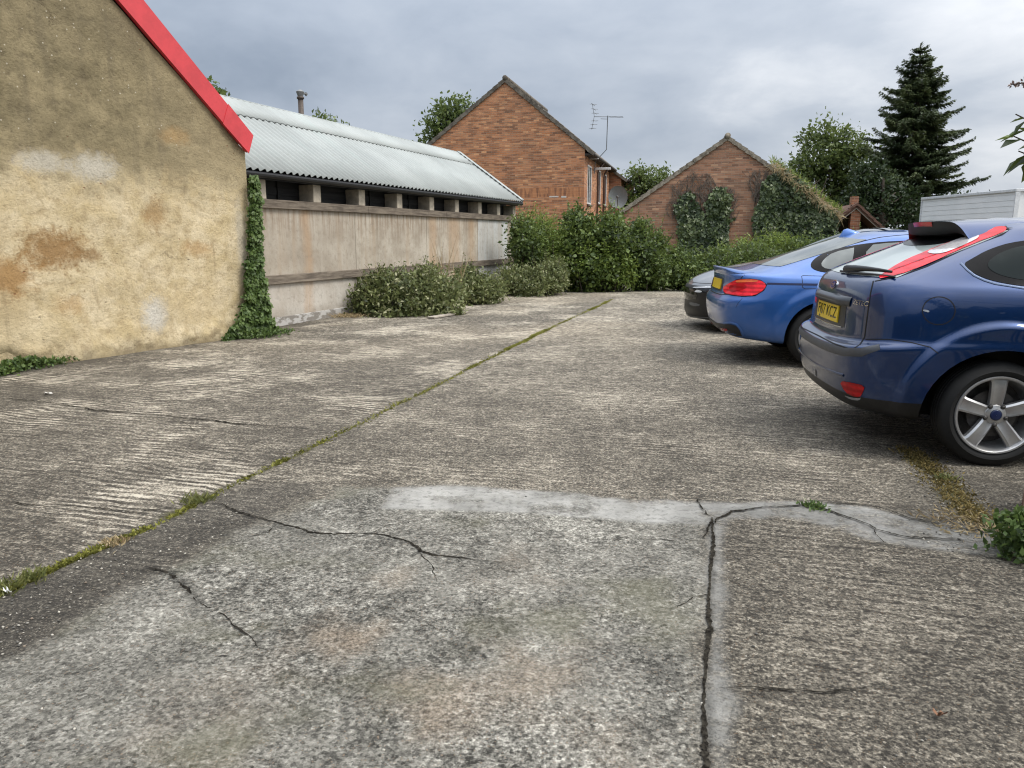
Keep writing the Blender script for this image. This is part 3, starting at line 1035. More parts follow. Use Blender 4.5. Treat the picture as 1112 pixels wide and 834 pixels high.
def build_yellow():
    xs = np.concatenate([np.linspace(-9.1, -4.0, 40), np.arange(-3.95, 0.2801, 0.03)])
    nz = 130
    P = []
    for x in xs:
        zt = y_top(x)
        z = np.linspace(-0.08, zt, nz)
        P.append(np.stack([np.full(nz, x), np.zeros(nz), z], 1))
    P = np.array(P)
    x, z = P[..., 0], P[..., 2]
    d = fbm(x, z, 0.8, 301, 3) * 0.03 + fbm(x, z, 5.0, 331, 3) * 0.012
    d += 0.06 * sstep(0.35 - z + fbm(x, z, 3, 350) * 0.2, 0, 0.3) * (0.4 + 0.6 * fbm(x, z, 6, 360, 3))
    # a broken, hollow bit of plinth low down on the left
    pl = px_local((10, 384), YM)
    hol = np.exp(-(((x - pl.x) / 0.16) ** 2 + ((z - 0.08) / 0.11) ** 2))
    d -= hol * 0.10
    P[..., 1] = -d
    # the edge of the corner is worn
    P[..., 0] += np.where(x > 0.2, fbm(z, x, 4.0, 371, 3) * 0.015, 0)
    n, m = P.shape[:2]
    i = np.arange(m - 1)[None, :] + (np.arange(n - 1) * m)[:, None]
    f = np.stack([i, i + m, i + m + 1, i + 1], -1).reshape(-1)
    me = mesh_np('wall', P.reshape(-1, 3), f, 4)
    pm = plaster_mat()
    w_ = link('wall', me, pm, ybld, smooth=True)
    # the rest of the shell
    mb = MB()
    mb.prism([(0.262, 0.03, -0.1), (0.262, 0.03, 2.43), (-4.4, 0.03, 6.34), (-9.1, 0.03, 2.42), (-9.1, 0.03, -0.1)], (0, 7, 0))
    mb.build('rear_shell', pm, ybld)
    # verge
    red = plain('red_verge_paint', (0.56, 0.045, 0.055), 0.42, var=0.10, scale=5)
    a0, a1 = px_local((128.5, 0), YM, -0.06), px_local((270, 165.5), YM, -0.06)
    b1 = px_local((274.2, 147), YM, -0.06)
    b0 = px_local((156, 0), YM, -0.06)
    dl = (a1 - a0).normalized()
    du = (b1 - b0).normalized()
    ext = 3.4
    mb = MB()
    mb.prism([a0 - dl * ext, a1, b1, b0 - du * ext], (0, 0.055, 0))
    v = mb.build('verge_board', red, ybld)
    # overlap piece with an edge and nail heads
    mb = MB()
    o1 = a1 - dl * 0.52
    o2 = b1 - du * 0.50
    mb.prism([o1 + Vector((0, -0.008, -0.02)), a1 + Vector((0, -0.008, -0.012)), b1 + Vector((0.01, -0.008, 0.0)), o2 + Vector((0, -0.008, 0.012))], (0, 0.008, 0))
    mb.build('verge_end', red, ybld)
    # roof covering behind the verge
    mb = MB()
    top0, top1 = b0 - du * ext, b1
    mb.prism([top0 + Vector((0, 0.06, -0.10)), top1 + Vector((0, 0.06, -0.10)), top1 + Vector((0, 0.06, -0.02)), top0 + Vector((0, 0.06, -0.02))], (0, 7, 0))
    mb.build('roof', tile_mat(), ybld)


build_yellow()

# ---------------------------------------------------------------- the long low shed
S_YAW = R(90 - 21.2)
S_O = (-3.70, 11.34, 0)
SM = frame(S_O, S_YAW)
shed = empty('shed', S_O, S_YAW)
tag(shed, 'long low shed with stained concrete panel wall and pale corrugated roof', 'shed')


def build_shed():
    pm = shed_panel_mat()
    led = timber_mat('weathered_ledge', (0.085, 0.066, 0.050), (0.235, 0.195, 0.15))
    mb = MB()
    mb.box(-0.9, 10.46, 0.0, 0.14, -0.05, 1.80)
    mb.build('wall', pm, shed)
    mb = MB()
    for x0, x1 in ((-0.9, 2.9), (2.905, 6.1), (6.105, 10.5)):
        mb.box(x0, x1, -0.055, 0.30, 1.765, 1.895, 0.008)
    mb.build('ledge', led, shed)
    mb = MB()
    for x0, x1 in ((-0.9, 3.3), (3.305, 7.0), (7.005, 10.47)):
        mb.box(x0, x1, -0.05, -0.002, 0.64, 0.775, 0.006)
    mb.build('rail', led, shed)
    # broken-edged plinth of painted concrete
    mb = MB()
    mb.box(-0.9, 10.47, -0.03, -0.002, -0.05, 0.135, 0.006)
    t = NT('flaking_plinth')
    c = t.coord()
    n = t.noise(t.mapping(c, scale=(1, 1, 2.5)), 4.5, 6, 0.7)
    mb.build('plinth', t.done(t.bsdf(t.mix(t.ramp(n, 0.46, 0.54), (0.22, 0.20, 0.175), (0.45, 0.435, 0.41)), 0.9)), shed)
    # piers under the eaves
    pier_m = plain('pier_concrete', (0.42, 0.37, 0.295), 0.9, var=0.25, scale=9, bump=0.3)
    for s0 in (-0.10, 1.26, 2.60, 3.95, 5.32, 6.56, 7.86, 9.06, 10.17):
        mb = MB()
        mb.box(s0 + 0.02, s0 + 0.225, -0.045, 0.24, 1.892, 2.175 + random.uniform(-0.006, 0.006), 0.012)
        mb.build('pier', pier_m, shed)
    # tarred boarding
    bm_ = timber_mat('tarred_boarding', (0.005, 0.005, 0.006), (0.018, 0.018, 0.018), 0.8)
    mb = MB()
    z = 1.86
    for k in range(4):
        mb.box(-0.9, 10.44, 0.245 - 0.012 * (k % 2), 0.275, z, z + 0.118, 0.004)
        z += 0.121
    for s in (0.72, 3.4, 4.9, 8.6):
        mb.box(s, s + 0.05, 0.215, 0.24, 1.9, 2.33, 0.003)
    mb.build('boarding', bm_, shed)
    blk = plain('black_gutter', (0.014, 0.014, 0.016), 0.45)
    mb = MB()
    mb.box(-0.9, 10.42, -0.11, -0.075, 2.165, 2.225)
    mb.tube([(-0.9, -0.19, 2.225), (10.46, -0.19, 2.225)], 0.05, 12)
    mb.build('gutter', blk, shed)

    # corrugated sheets
    def sheet(name, y0, z0, y1, z1, x0, x1, amp, pitch, lift, rows=2, thick=0.012):
        n = int((x1 - x0) / pitch * 10)
        xs = np.linspace(x0, x1, n)
        prof = amp * np.cos(2 * PI * xs / pitch)
        sl = Vector((0, y1 - y0, z1 - z0)).normalized()
        nrm = Vector((0, -sl.z, sl.y))
        V = []
        for k in range(rows + 1):
            f = k / rows
            yy, zz = y0 + (y1 - y0) * f, z0 + (z1 - z0) * f
            off = prof + lift
            V.append(np.stack([xs, yy + nrm.y * off, zz + nrm.z * off], 1))
        # a turned-down thickness at the lower edge
        V.insert(0, np.stack([xs, y0 + nrm.y * (prof + lift - thick), z0 + nrm.z * (prof + lift - thick)], 1))
        V = np.array(V)
        r = V.shape[0]
        i = np.arange(n - 1)[None, :] + (np.arange(r - 1) * n)[:, None]
        f = np.stack([i, i + 1, i + n + 1, i + n], -1).reshape(-1)
        return mesh_np(name, V.reshape(-1, 3), f, 4)

    rm = roof_sheet_mat()
    sl = 0.70
    y0, z0 = -0.26, 2.285
    lap = 1.12
    ridge = 1.60
    o = link('roof_sheet', sheet('roof_sheet', y0, z0, lap + 0.12, z0 + (lap + 0.12 - y0) * sl, -0.9, 10.40, 0.021, 0.150, 0.0), rm, shed, smooth=True)
    link('roof_sheet', sheet('roof_sheet', lap, z0 + (lap - y0) * sl, ridge, z0 + (ridge - y0) * sl, -0.9, 10.385, 0.007, 0.150, 0.030), rm, shed, smooth=True)
    zr = z0 + (ridge - y0) * sl
    link('roof_sheet', sheet('roof_sheet', ridge + 2.1, zr - 2.1 * sl, ridge, zr, -0.9, 10.40, -0.022, 0.150, -0.02), rm, shed, smooth=True)
    mb = MB()
    mb.tube([(-0.9, ridge + 0.02, zr + 0.018), (10.42, ridge + 0.02, zr + 0.018)], 0.032, 12)
    mb.build('ridge_cap', rm, shed, smooth=True)
    # lap shadow line
    # dark crimped strip, painting in the shadow under the lap
    n_ = 75 * 8
    xs_ = np.linspace(-0.9, 10.38, n_)
    pr_ = 0.012 * np.cos(2 * PI * xs_ / 0.15)
    ylo, zlo = lap - 0.004, z0 + (lap - y0) * sl
    V_ = np.concatenate([np.stack([xs_, np.full(n_, ylo), zlo + pr_ + 0.026], 1), np.stack([xs_, np.full(n_, ylo), zlo + pr_ * 0.3 - 0.012], 1)])
    i_ = np.arange(n_ - 1)
    f_ = np.stack([i_, i_ + 1, i_ + 1 + n_, i_ + n_], -1).reshape(-1)
    link('lap_shadow', mesh_np('lap_shadow', V_, f_, 4), plain('lap_shadow_dark', (0.05, 0.055, 0.055), 0.8), shed)
    # verge flashing at the far end
    mb = MB()
    a = Vector((10.40, y0 - 0.01, z0 + 0.03))
    b = Vector((10.40, ridge, zr + 0.05))
    u = (b - a).normalized()
    nn = Vector((0, -u.z, u.y))
    mb.prism([a, b, b - nn * 0.16, a - nn * 0.14], (0.02, 0, 0))
    mb.prism([a + Vector((-0.2, 0, 0)), b + Vector((-0.2, 0, 0)), b + Vector((-0.2, 0, 0)) + nn * 0.014, a + Vector((-0.2, 0, 0)) + nn * 0.014], (0.22, 0, 0))
    mb.build('verge_flashing', rm, shed)
    L_ = (b - a).length
    for k in range(14):
        fx = MB()
        p = a + u * (0.08 + k * (L_ - 0.1) / 14) + Vector((-0.22, 0, 0)) + nn * 0.012
        fx.tube([p, p + u * 0.07], 0.011, 6)
        fx.build('verge_clip', plain('clip_dark', (0.08, 0.085, 0.085), 0.8), shed)
    # shell behind: end walls and rear wall
    mb = MB()
    mb.prism([(10.34, 0.29, -0.05), (10.34, 0.29, 2.50), (10.34, ridge, zr - 0.12), (10.34, ridge + 2.0, 2.3), (10.34, ridge + 2.0, -0.05)], (0.08, 0, 0))
    mb.box(-0.9, 10.33, ridge + 1.9, ridge + 1.98, -0.05, 2.3)
    mb.build('rear_shell', plain('shed_rear', (0.2, 0.17, 0.14), 0.9), shed)


build_shed()

# flue pipe rising behind the ridge
fl0 = px_local((327.3, 127), SM, 2.5)
fl1 = px_local((327.3, 99), SM, 2.5)
fl = empty('flue_pipe', SM @ Vector((fl0.x, 2.5, 3.2)), S_YAW)
tag(fl, 'brown metal flue pipe with a cowl rising behind the pale corrugated roof', 'flue pipe')
fm = plain('flue_metal', (0.085, 0.066, 0.055), 0.6, 0.3, var=0.3)
h_ = fl1.z - 3.2
mb = MB()
mb.tube([(0, 0, -0.7), (0, 0, h_ - 0.14)], 0.056, 14)
mb.tube([(0, 0, h_ - 0.16), (0, 0, h_ - 0.12)], 0.075, 14)
mb.build('pipe', fm, fl, smooth=True)
mb = MB()
mb.tube([(0, 0, h_ - 0.12), (0, 0, h_ - 0.02), (0, 0, h_ + 0.02)], [0.05, 0.085, 0.03], 14)
mb.box(0.02, 0.22, -0.03, 0.03, h_ - 0.045, h_ - 0.02)
mb.tube([(0.2, 0, h_ - 0.07), (0.2, 0, h_)], 0.02, 8)
mb.build('cowl', plain('cowl_grey', (0.2, 0.2, 0.2), 0.5, 0.5), fl)

# small blue notice at the far end of the shed wall
sp_ = px_local((557.3, 247.5), SM, -0.03)
sg = empty('notice_sign', SM @ Vector((sp_.x, -0.02, sp_.z)), S_YAW + R(2))
tag(sg, 'small blue and white notice fixed at the far end of the concrete wall', 'sign')
blue = plain('notice_blue', (0.035, 0.085, 0.22), 0.4)
wht = plain('notice_white', (0.62, 0.66, 0.70), 0.5)
mb = MB()
mb.box(-0.10, 0.10, -0.012, 0.0, -0.17, 0.17, 0.003)
mb.build('plate', blue, sg)
mb = MB()
mb.box(-0.075, 0.085, -0.016, -0.013, 0.055, 0.145)
mb.box(-0.055, 0.06, -0.016, -0.013, -0.10, 0.035)
mb.box(-0.05, 0.03, -0.016, -0.013, -0.15, -0.125)
mb.build('panel', wht, sg)

# ---------------------------------------------------------------- the brick house
H_YAW = R(-14)
hp = at_depth(634.5, 200, 32.0)
H_O = (hp.x, hp.y, 0)
HM = frame(H_O, H_YAW)
house = empty('brick_house', H_O, H_YAW)
tag(house, 'tall two storey orange brick house, plain gable towards the yard and windows down its side', 'house')


def slab_roof(parent, ridge, eave, y0, y1, th, mat, name='roof', verge=0.0):
    """one slope of a roof: ridge and eave are (x, z), extruded from y0 to y1"""
    mb = MB()
    a, b = Vector((ridge[0], y0, ridge[1])), Vector((eave[0], y0, eave[1]))
    u = (b - a).normalized()
    n = Vector((u.z, 0, -u.x)) if u.x > 0 else Vector((-u.z, 0, u.x))
    if n.z < 0: n = -n
    mb.prism([a, b, b - n * th, a - n * th], (0, y1 - y0, 0))
    return mb.build(name, mat, parent)


def tiled_verge(parent, ridge, eave, y0, th, mat, pitch=0.28):
    """edge tiles seen end-on along the verge, each a little proud of the next"""
    a, b = Vector((ridge[0], 0, ridge[1])), Vector((eave[0], 0, eave[1]))
    u = (b - a).normalized()
    L_ = (b - a).length
    n = Vector((u.z, 0, -u.x))
    if n.z < 0: n = -n
    mb = MB()
    k = int(L_ / pitch)
    for i in range(k):
        p = a + u * (i * L_ / k)
        q = p + u * (L_ / k + 0.03)
        p2 = p + n * 0.012
        q2 = q + n * 0.040
        y = y0 - 0.05 + random.uniform(-0.006, 0.006)
        mb.prism([Vector((p2.x, y, p2.z)), Vector((q2.x, y, q2.z)), Vector((q2.x, y, q2.z)) - n * th, Vector((p2.x, y, p2.z)) - n * th], (0, 0.16, 0))
    return mb.build('verge_tiles', mat, parent)


def window(parent, x, y0, y1, z0, z1, bars=1, face=1):
    """a framed window in a wall of constant x, looking along +x"""
    wf = plain('white_window_frame', (0.72, 0.71, 0.69), 0.5)
    t = MATS.get('window_glass')
    if not t:
        tt = NT('window_glass')
        gn_ = tt.noise(tt.coord(), 1.1, 3, 0.5)
        MATS['window_glass'] = tt.done(tt.bsdf(tt.mix(tt.ramp(gn_, 0.35, 0.65), (0.02, 0.024, 0.03), (0.10, 0.11, 0.12)), 0.06, 0, Specular_IOR_Level=0.8))
    f = 0.06
    mb = MB()
    xa, xb = x - 0.06, x + 0.025
    mb.box(xa, xb, y0, y0 + f, z0, z1)
    mb.box(xa, xb, y1 - f, y1, z0, z1)
    mb.box(xa, xb, y0 + f, y1 - f, z0, z0 + f)
    mb.box(xa, xb, y0 + f, y1 - f, z1 - f, z1)
    for k in range(bars):
        ym = y0 + (y1 - y0) * (k + 1) / (bars + 1)
        mb.box(xa, xb - 0.008, ym - 0.03, ym + 0.03, z0 + f, z1 - f)
    wo = mb.build('window', wf, parent)
    mb = MB()
    mb.box(x - 0.03, x + 0.005, y0 + f, y1 - f, z0 + f, z1 - f)
    mb.build('pane', MATS['window_glass'], wo)
    mb = MB()
    mb.box(x - 0.02, x + 0.07, y0 - 0.06, y1 + 0.06, z0 - 0.07, z0 - 0.003)
    mb.build('sill', plain('sill_dark', (0.10, 0.075, 0.06), 0.8), wo)
    return wo


def build_house():
    bm_ = brick_mat('orange_stock_brick', (1.20, 1.16, 1.10), band=(2.95, 3.35))
    ap = px_local((548.5, 89.5), HM)
    le = px_local((465.5, 157.5), HM)
    re = px_local((637.5, 161.5), HM)
    dep = 8.3
    mb = MB()
    x0 = le.x
    mb.prism([(0, 0, -0.1), (0, 0, re.z - 0.02), (ap.x, 0, ap.z), (x0, 0, le.z), (x0, 0, -0.1)], (0, dep, 0))
    mb.build('wall', bm_, house)
    tm = tile_mat()
    rid = (ap.x, ap.z + 0.16)
    er = (re.x + 0.30, re.z - 0.16)
    el = (le.x - 0.22, le.z - 0.1)
    slab_roof(house, rid, er, 0.06, dep + 0.1, 0.13, tm)
    slab_roof(house, rid, el, 0.06, dep + 0.1, 0.13, tm)
    tiled_verge(house, rid, er, 0.0, 0.15, tm)
    tiled_verge(house, rid, el, 0.0, 0.15, tm)
    mb = MB()
    mb.tube([(ap.x, -0.06, ap.z + 0.17), (ap.x, dep + 0.1, ap.z + 0.17)], 0.11, 10)
    mb.build('ridge_tiles', tm, house, smooth=True)
    # eaves on the right: dark soffit, gutter, downpipes
    dk = plain('dark_brown_timber', (0.03, 0.022, 0.018), 0.7)
    mb = MB()
    mb.box(0.0, 0.30, 0.0, dep, re.z - 0.26, re.z - 0.18)
    mb.tube([(0.34, 0.0, re.z - 0.2), (0.34, dep, re.z - 0.2)], 0.06, 10)
    mb.build('gutter', dk, house)
    pipe_m = plain('brown_downpipe', (0.075, 0.04, 0.03), 0.5)
    for y in (3.55, 5.75):
        mb = MB()
        mb.tube([(0.33, y, re.z - 0.25), (0.10, y, re.z - 0.55), (0.07, y, re.z - 0.7), (0.07, y, 0.0)], 0.04, 8)
        mb.build('downpipe', pipe_m, house, smooth=True)
    # grey brackets / lamp under the eaves
    mb = MB()
    mb.box(0.02, 0.75, 2.62, 2.70, re.z - 0.62, re.z - 0.52, 0.01)
    mb.build('bracket', plain('bracket_white', (0.6, 0.6, 0.6), 0.5), house)
    mb = MB()
    mb.box(0.02, 0.40, 1.2, 1.26, re.z - 0.30, re.z - 0.26, 0.006)
    mb.build('bracket', plain('bracket_white', (0.6, 0.6, 0.6), 0.5), house)
    window(house, 0.0, 0.8, 1.9, re.z - 2.15, re.z - 0.55, 1)
    window(house, 0.0, 4.05, 4.95, re.z - 2.0, re.z - 0.5, 0)
    window(house, 0.0, 6.3, 7.2, re.z - 2.0, re.z - 0.5, 0)
    # old paint marks on the gable
    mp = MB()
    for (pa, pb) in (((596.5, 212.8), (606.5, 214.2)), ((609.5, 212.8), (615, 214.6))):
        a = px_local(pa, HM, -0.004)
        b = px_local(pb, HM, -0.004)
        mp.box(a.x, b.x, -0.006, -0.003, b.z, a.z)
    mp.build('paint_mark', plain('paint_mark_pale', (0.6, 0.55, 0.5), 0.8), house)
    # brown cowl on the ridge line at the far end
    return ap, le, re, dep


h_ap, h_le, h_re, h_dep = build_house()

# lower rear wing with its own roof
wg = empty('rear_wing', HM @ Vector((0.35, h_dep + 0.25, 0)), H_YAW)
tag(wg, 'lower brick block standing behind the tall house, its dark roof edge showing beside the dish', 'house')
mb = MB()
wz = h_re.z - 0.55
mb.prism([(0.25, 0, -0.1), (0.25, 0, wz), (-3.6, 0, wz + 2.7), (-7.4, 0, wz), (-7.4, 0, -0.1)], (0, 7.5, 0))
mb.build('wall', brick_mat('rear_brick', (0.9, 0.85, 0.85)), wg)
slab_roof(wg, (-3.6, wz + 2.85), (0.6, wz - 0.1), -0.12, 7.7, 0.13, tile_mat())
slab_roof(wg, (-3.6, wz + 2.85), (-7.7, wz - 0.1), -0.12, 7.7, 0.13, tile_mat())
mb = MB()
mb.tube([(0.62, -0.1, wz - 0.12), (0.62, 7.7, wz - 0.12)], 0.06, 10)
mb.tube([(0.34, 1.2, wz - 0.2), (0.34, 1.2, 0)], 0.045, 8)
mb.build('gutter', plain('dark_brown_timber', (0.03, 0.022, 0.018), 0.7), wg)
window(wg, 0.25, 2.2, 3.3, wz - 1.9, wz - 0.5, 1)

# satellite dish
dm = empty('satellite_dish', at_depth(671, 214, 37.5), R(-20))
tag(dm, 'large pale grey satellite dish fixed beside the brick house', 'satellite dish')
dgm = plain('dish_grey', (0.21, 0.235, 0.24), 0.6, var=0.08)
prof = [(0.001, 0.16)] + [(0.53 * k / 12, 0.16 - 0.16 * (k / 12) ** 2) for k in range(1, 13)] + [(0.54, -0.02), (0.51, 0.03)] + [(0.5 * (11 - k) / 12, 0.185 - 0.16 * ((11 - k) / 12) ** 2) for k in range(0, 11)]
mb = MB()
mb.lathe(prof, 36, 'y', Matrix.Rotation(R(12), 4, 'Z') @ Matrix.Scale(0.86, 4, (1, 0, 0)))
mb.build('reflector', dgm, dm, smooth=True)
mb = MB()
mb.tube([(0, 0.05, -0.42), (0.06, -0.30, -0.30), (0.08, -0.52, -0.02)], 0.02, 8)
mb.tube([(0.08, -0.56, -0.03), (0.08, -0.46, 0.0)], 0.05, 10)
mb.build('feed_arm', plain('feed_grey', (0.12, 0.12, 0.12), 0.5), dm)
mb = MB()
mb.tube([(0.0, 0.18, 0.0), (0, 0.3, -0.25), (0, 0.3, -4.4)], 0.04, 8)
mb.build('pole', plain('pole_grey', (0.2, 0.2, 0.2), 0.5, 0.6), dm)

# television aerial on the house
ae0 = HM.inverted() @ at_depth(648.5, 126, 34.2)
ae = empty('tv_aerial', HM @ Vector((0.09, ae0.y, h_re.z - 0.8)), H_YAW)
tag(ae, 'thin television aerial on a mast above the eaves of the tall brick house', 'aerial')
am = plain('aerial_metal', (0.16, 0.17, 0.18), 0.5, 0.5)
ztop = (HM.inverted() @ at_depth(648.5, 126, 34.2)).z - (h_re.z - 0.8)
mb = MB()
mb.tube([(0, 0, 0), (0.02, 0, 0.5), (0.50, 0, 1.0), (0.52, 0, ztop)], 0.019, 8)
mb.build('mast', am, ae)
mb = MB()
bx0, bx1 = -0.60, 0.66
o_ = 0.52
mb.tube([(o_ + bx0, 0, ztop - 0.02), (o_ + bx1, 0, ztop - 0.08)], 0.014, 6)
for k in range(12):
    x = o_ + 0.1 + k * 0.05
    z = ztop - 0.02 - 0.06 * (x - o_ - bx0) / 1.26
    mb.tube([(x, -0.13, z), (x, 0.13, z)], 0.010, 5)
mb.tube([(o_ + 0.0, 0, ztop - 0.14), (o_ - 0.3, 0, ztop - 0.12)], 0.012, 5)
mb.build('boom', am, ae)
mb = MB()
for k, zz in enumerate((-0.52, -0.36, -0.2, 0.12, 0.3, 0.5)):
    xx = o_ - 0.56 - abs(zz) * 0.25
    mb.tube([(xx, -0.2, ztop + zz), (xx + 0.09, 0.2, ztop + zz * 0.9)], 0.010, 5)
    mb.tube([(xx - 0.10, -0.05, ztop + zz), (xx + 0.2, 0.05, ztop + zz * 0.95)], 0.008, 5)
mb.tube([(o_ - 0.68, 0, ztop - 0.55), (o_ - 0.58, 0, ztop), (o_ - 0.68, 0, ztop + 0.52)], 0.010, 5)
mb.build('reflector', am, ae)

# ---------------------------------------------------------------- the low brick building with ivy
G_YAW = R(-12)
gpz = at_depth(690, 240, 27.0)
G_O = (gpz.x, gpz.y, 0)
GM = frame(G_O, G_YAW)
gar = empty('brick_outhouse', G_O, G_YAW)
tag(gar, 'low brick building with a wide ivy grown gable behind the hedge', 'outhouse')


def build_outhouse():
    bm_ = brick_mat('old_red_brick', (0.90, 1.0, 1.18), 0.5)
    ap = px_local((790, 152), GM)
    le = px_local((676, 231), GM)
    re = px_local((908, 233), GM)
    mb = MB()
    mb.prism([(re.x, 0, -0.1), (re.x, 0, re.z), (ap.x, 0, ap.z), (le.x, 0, le.z), (le.x, 0, -0.1)], (0, 7, 0))
    mb.build('wall', bm_, gar)
    t = NT('lichen_tiles')
    c = t.coord()
    n = t.noise(c, 8, 6, 0.7)
    tm = t.done(t.bsdf(t.mix(t.ramp(n, 0.35, 0.65), (0.13, 0.11, 0.085), (0.33, 0.29, 0.23)), 0.95, 0, t.bump(n, 0.6, 0.02)))
    rid = (ap.x, ap.z + 0.12)
    slab_roof(gar, rid, (re.x + 0.2, re.z - 0.02), 0.05, 7.2, 0.11, tm)
    slab_roof(gar, rid, (le.x - 0.2, le.z - 0.04), 0.05, 7.2, 0.11, tm)
    tiled_verge(gar, rid, (re.x + 0.2, re.z - 0.02), 0.0, 0.13, tm, 0.25)
    tiled_verge(gar, rid, (le.x - 0.2, le.z - 0.04), 0.0, 0.13, tm, 0.25)
    mb = MB()
    mb.tube([(ap.x, -0.08, ap.z + 0.13), (ap.x, 7.2, ap.z + 0.13)], 0.10, 10)
    mb.build('ridge_tiles', tm, gar, smooth=True)
    return ap, le, re


g_ap, g_le, g_re = build_outhouse()

# ---------------------------------------------------------------- open fronted lodge with a tiled roof and brick pier
op = at_depth(931, 250, 25.5)
LM = frame((op.x, op.y, 0), R(-12))
lodge = empty('open_lodge', (op.x, op.y, 0), R(-12))
tag(lodge, 'small brown tiled lodge with pale barge boards and brick pier, seen above the blue saloon', 'outbuilding')


def build_lodge():
    ap = px_local((930.5, 223), LM)
    le = px_local((901, 244), LM)
    re = px_local((962, 250), LM)
    rt = plain('brown_tiles', (0.12, 0.062, 0.045), 0.9, var=0.35, scale=9, bump=0.5)
    slab_roof(lodge, (ap.x, ap.z + 0.06), (le.x, le.z), 0.0, 4.0, 0.10, rt)
    slab_roof(lodge, (ap.x, ap.z + 0.06), (re.x, re.z), 0.0, 4.0, 0.10, rt)
    tiled_verge(lodge, (ap.x, ap.z + 0.07), (re.x, re.z), 0.0, 0.07, rt, 0.22)
    tiled_verge(lodge, (ap.x, ap.z + 0.07), (le.x, le.z), 0.0, 0.07, rt, 0.22)
    wb = plain('pale_barge', (0.42, 0.37, 0.33), 0.7)
    mb = MB()
    for e in (le, re):
        a, b = Vector((ap.x, 0.02, ap.z - 0.05)), Vector((e.x, 0.02, e.z - 0.10))
        mb.prism([a, b, b - Vector((0, 0, 0.06)), a - Vector((0, 0, 0.06))], (0, 0.04, 0))
    mb.build('barge_board', wb, lodge)
    br = brick_mat('pier_brick', (0.8, 0.7, 0.75))
    mb = MB()
    mb.box(ap.x - 0.14, ap.x + 0.16, 0.08, 0.38, 0, ap.z - 0.16)
    mb.box(ap.x - 0.11, ap.x + 0.11, 0.3, 0.6, ap.z + 0.02, ap.z + 0.30)
    mb.build('brick_pier', br, lodge)
    dkw = plain('lodge_dark_wall', (0.035, 0.026, 0.02), 0.9)
    mb = MB()
    mb.box(le.x + 0.1, re.x - 0.1, 1.2, 1.3, 0, min(le.z, re.z) - 0.05)
    mb.prism([(le.x + 0.15, 1.2, min(le.z, re.z) - 0.05), (re.x - 0.1, 1.2, min(le.z, re.z) - 0.05), (ap.x, 1.2, ap.z - 0.1)], (0, 0.1, 0))
    mb.build('wall', dkw, lodge)


build_lodge()

# ---------------------------------------------------------------- white clad cabin behind the cars
cb0 = at_depth(1104.5, 206, 16.0)
cab = empty('clad_cabin', (cb0.x, cb0.y, 0), R(0))
tag(cab, 'white flat topped cabin with ribbed horizontal cladding behind the parked cars', 'cabin')


def build_cabin():
    zt = cb0.z
    wm = NT('white_cladding')
    c = wm.coord()
    n = wm.noise(c, 1.2, 5, 0.6)
    m = wm.done(wm.bsdf(wm.mix(wm.ramp(n, 0.3, 0.7), (0.70, 0.72, 0.73), (0.78, 0.79, 0.80)), 0.5))
    L_ = 3.6
    mb = MB()
    k = 0
    z = 0.25
    prof = []
    while z < zt - 0.07:
        z2 = min(z + 0.115, zt - 0.05)
        mb.prism([(0.0, 0, z), (-0.011, 0, z), (-0.006, 0, z2 - 0.004), (0.0, 0, z2 - 0.004)], (0, L_, 0))
        z = z2 + 0.0
    mb.box(0.001, 2.6, 0.0, L_, 0.0, zt - 0.04)
    mb.build('cladding', m, cab)
    tr = plain('cabin_trim', (0.58, 0.60, 0.62), 0.45)
    mb = MB()
    mb.box(-0.045, 2.66, -0.04, L_ + 0.04, zt - 0.038, zt + 0.02, 0.008)
    mb.box(-0.035, 0.055, -0.035, -0.002, 0.0, zt - 0.04)
    mb.box(-0.035, 0.0, L_ + 0.002, L_ + 0.035, 0.0, zt - 0.04)
    mb.build('trim', tr, cab)
    mb = MB()
    mb.box(0.35, 1.15, -0.04, -0.003, 0.1, 2.05, 0.006)
    d_ = mb.build('door', plain('cabin_door', (0.64, 0.66, 0.68), 0.4), cab)
    mb = MB()
    mb.tube([(0.43, -0.045, 1.0), (0.43, -0.085, 1.0), (0.53, -0.085, 1.0)], 0.012, 8)
    mb.build('handle', plain('handle_metal', (0.4, 0.4, 0.4), 0.3, 0.9), d_)


build_cabin()
# small bracketed ledge beside the cabin

# ================================================================ PLANTS
def unit(v):
    return v / (np.linalg.norm(v, axis=-1, keepdims=True) + 1e-9)


def rand_dir(n, rg):
    return unit(rg.normal(size=(n, 3)))


def leaf_quads(P, T, N, L, W, fold=0.25):
    """kite-shaped leaves, each folded along its midrib"""
    S = unit(np.cross(N, T))
    N = unit(np.cross(T, S))
    L = np.asarray(L)[:, None]
    W = np.asarray(W)[:, None]
    mid = P + T * L * 0.45
    V = np.stack([P, mid + S * W * 0.5 + N * W * fold, P + T * L - N * L * 0.10, mid - S * W * 0.5 + N * W * fold], 1)
    return V.reshape(-1, 3)


def leaf_mesh(name, P, T, N, L, W, rnd, fold=0.25):
    V = leaf_quads(P, T, N, L, W, fold)
    f = np.arange(len(V))
    return mesh_np(name, V, f, 4, {'rnd': ('FACE', rnd)})


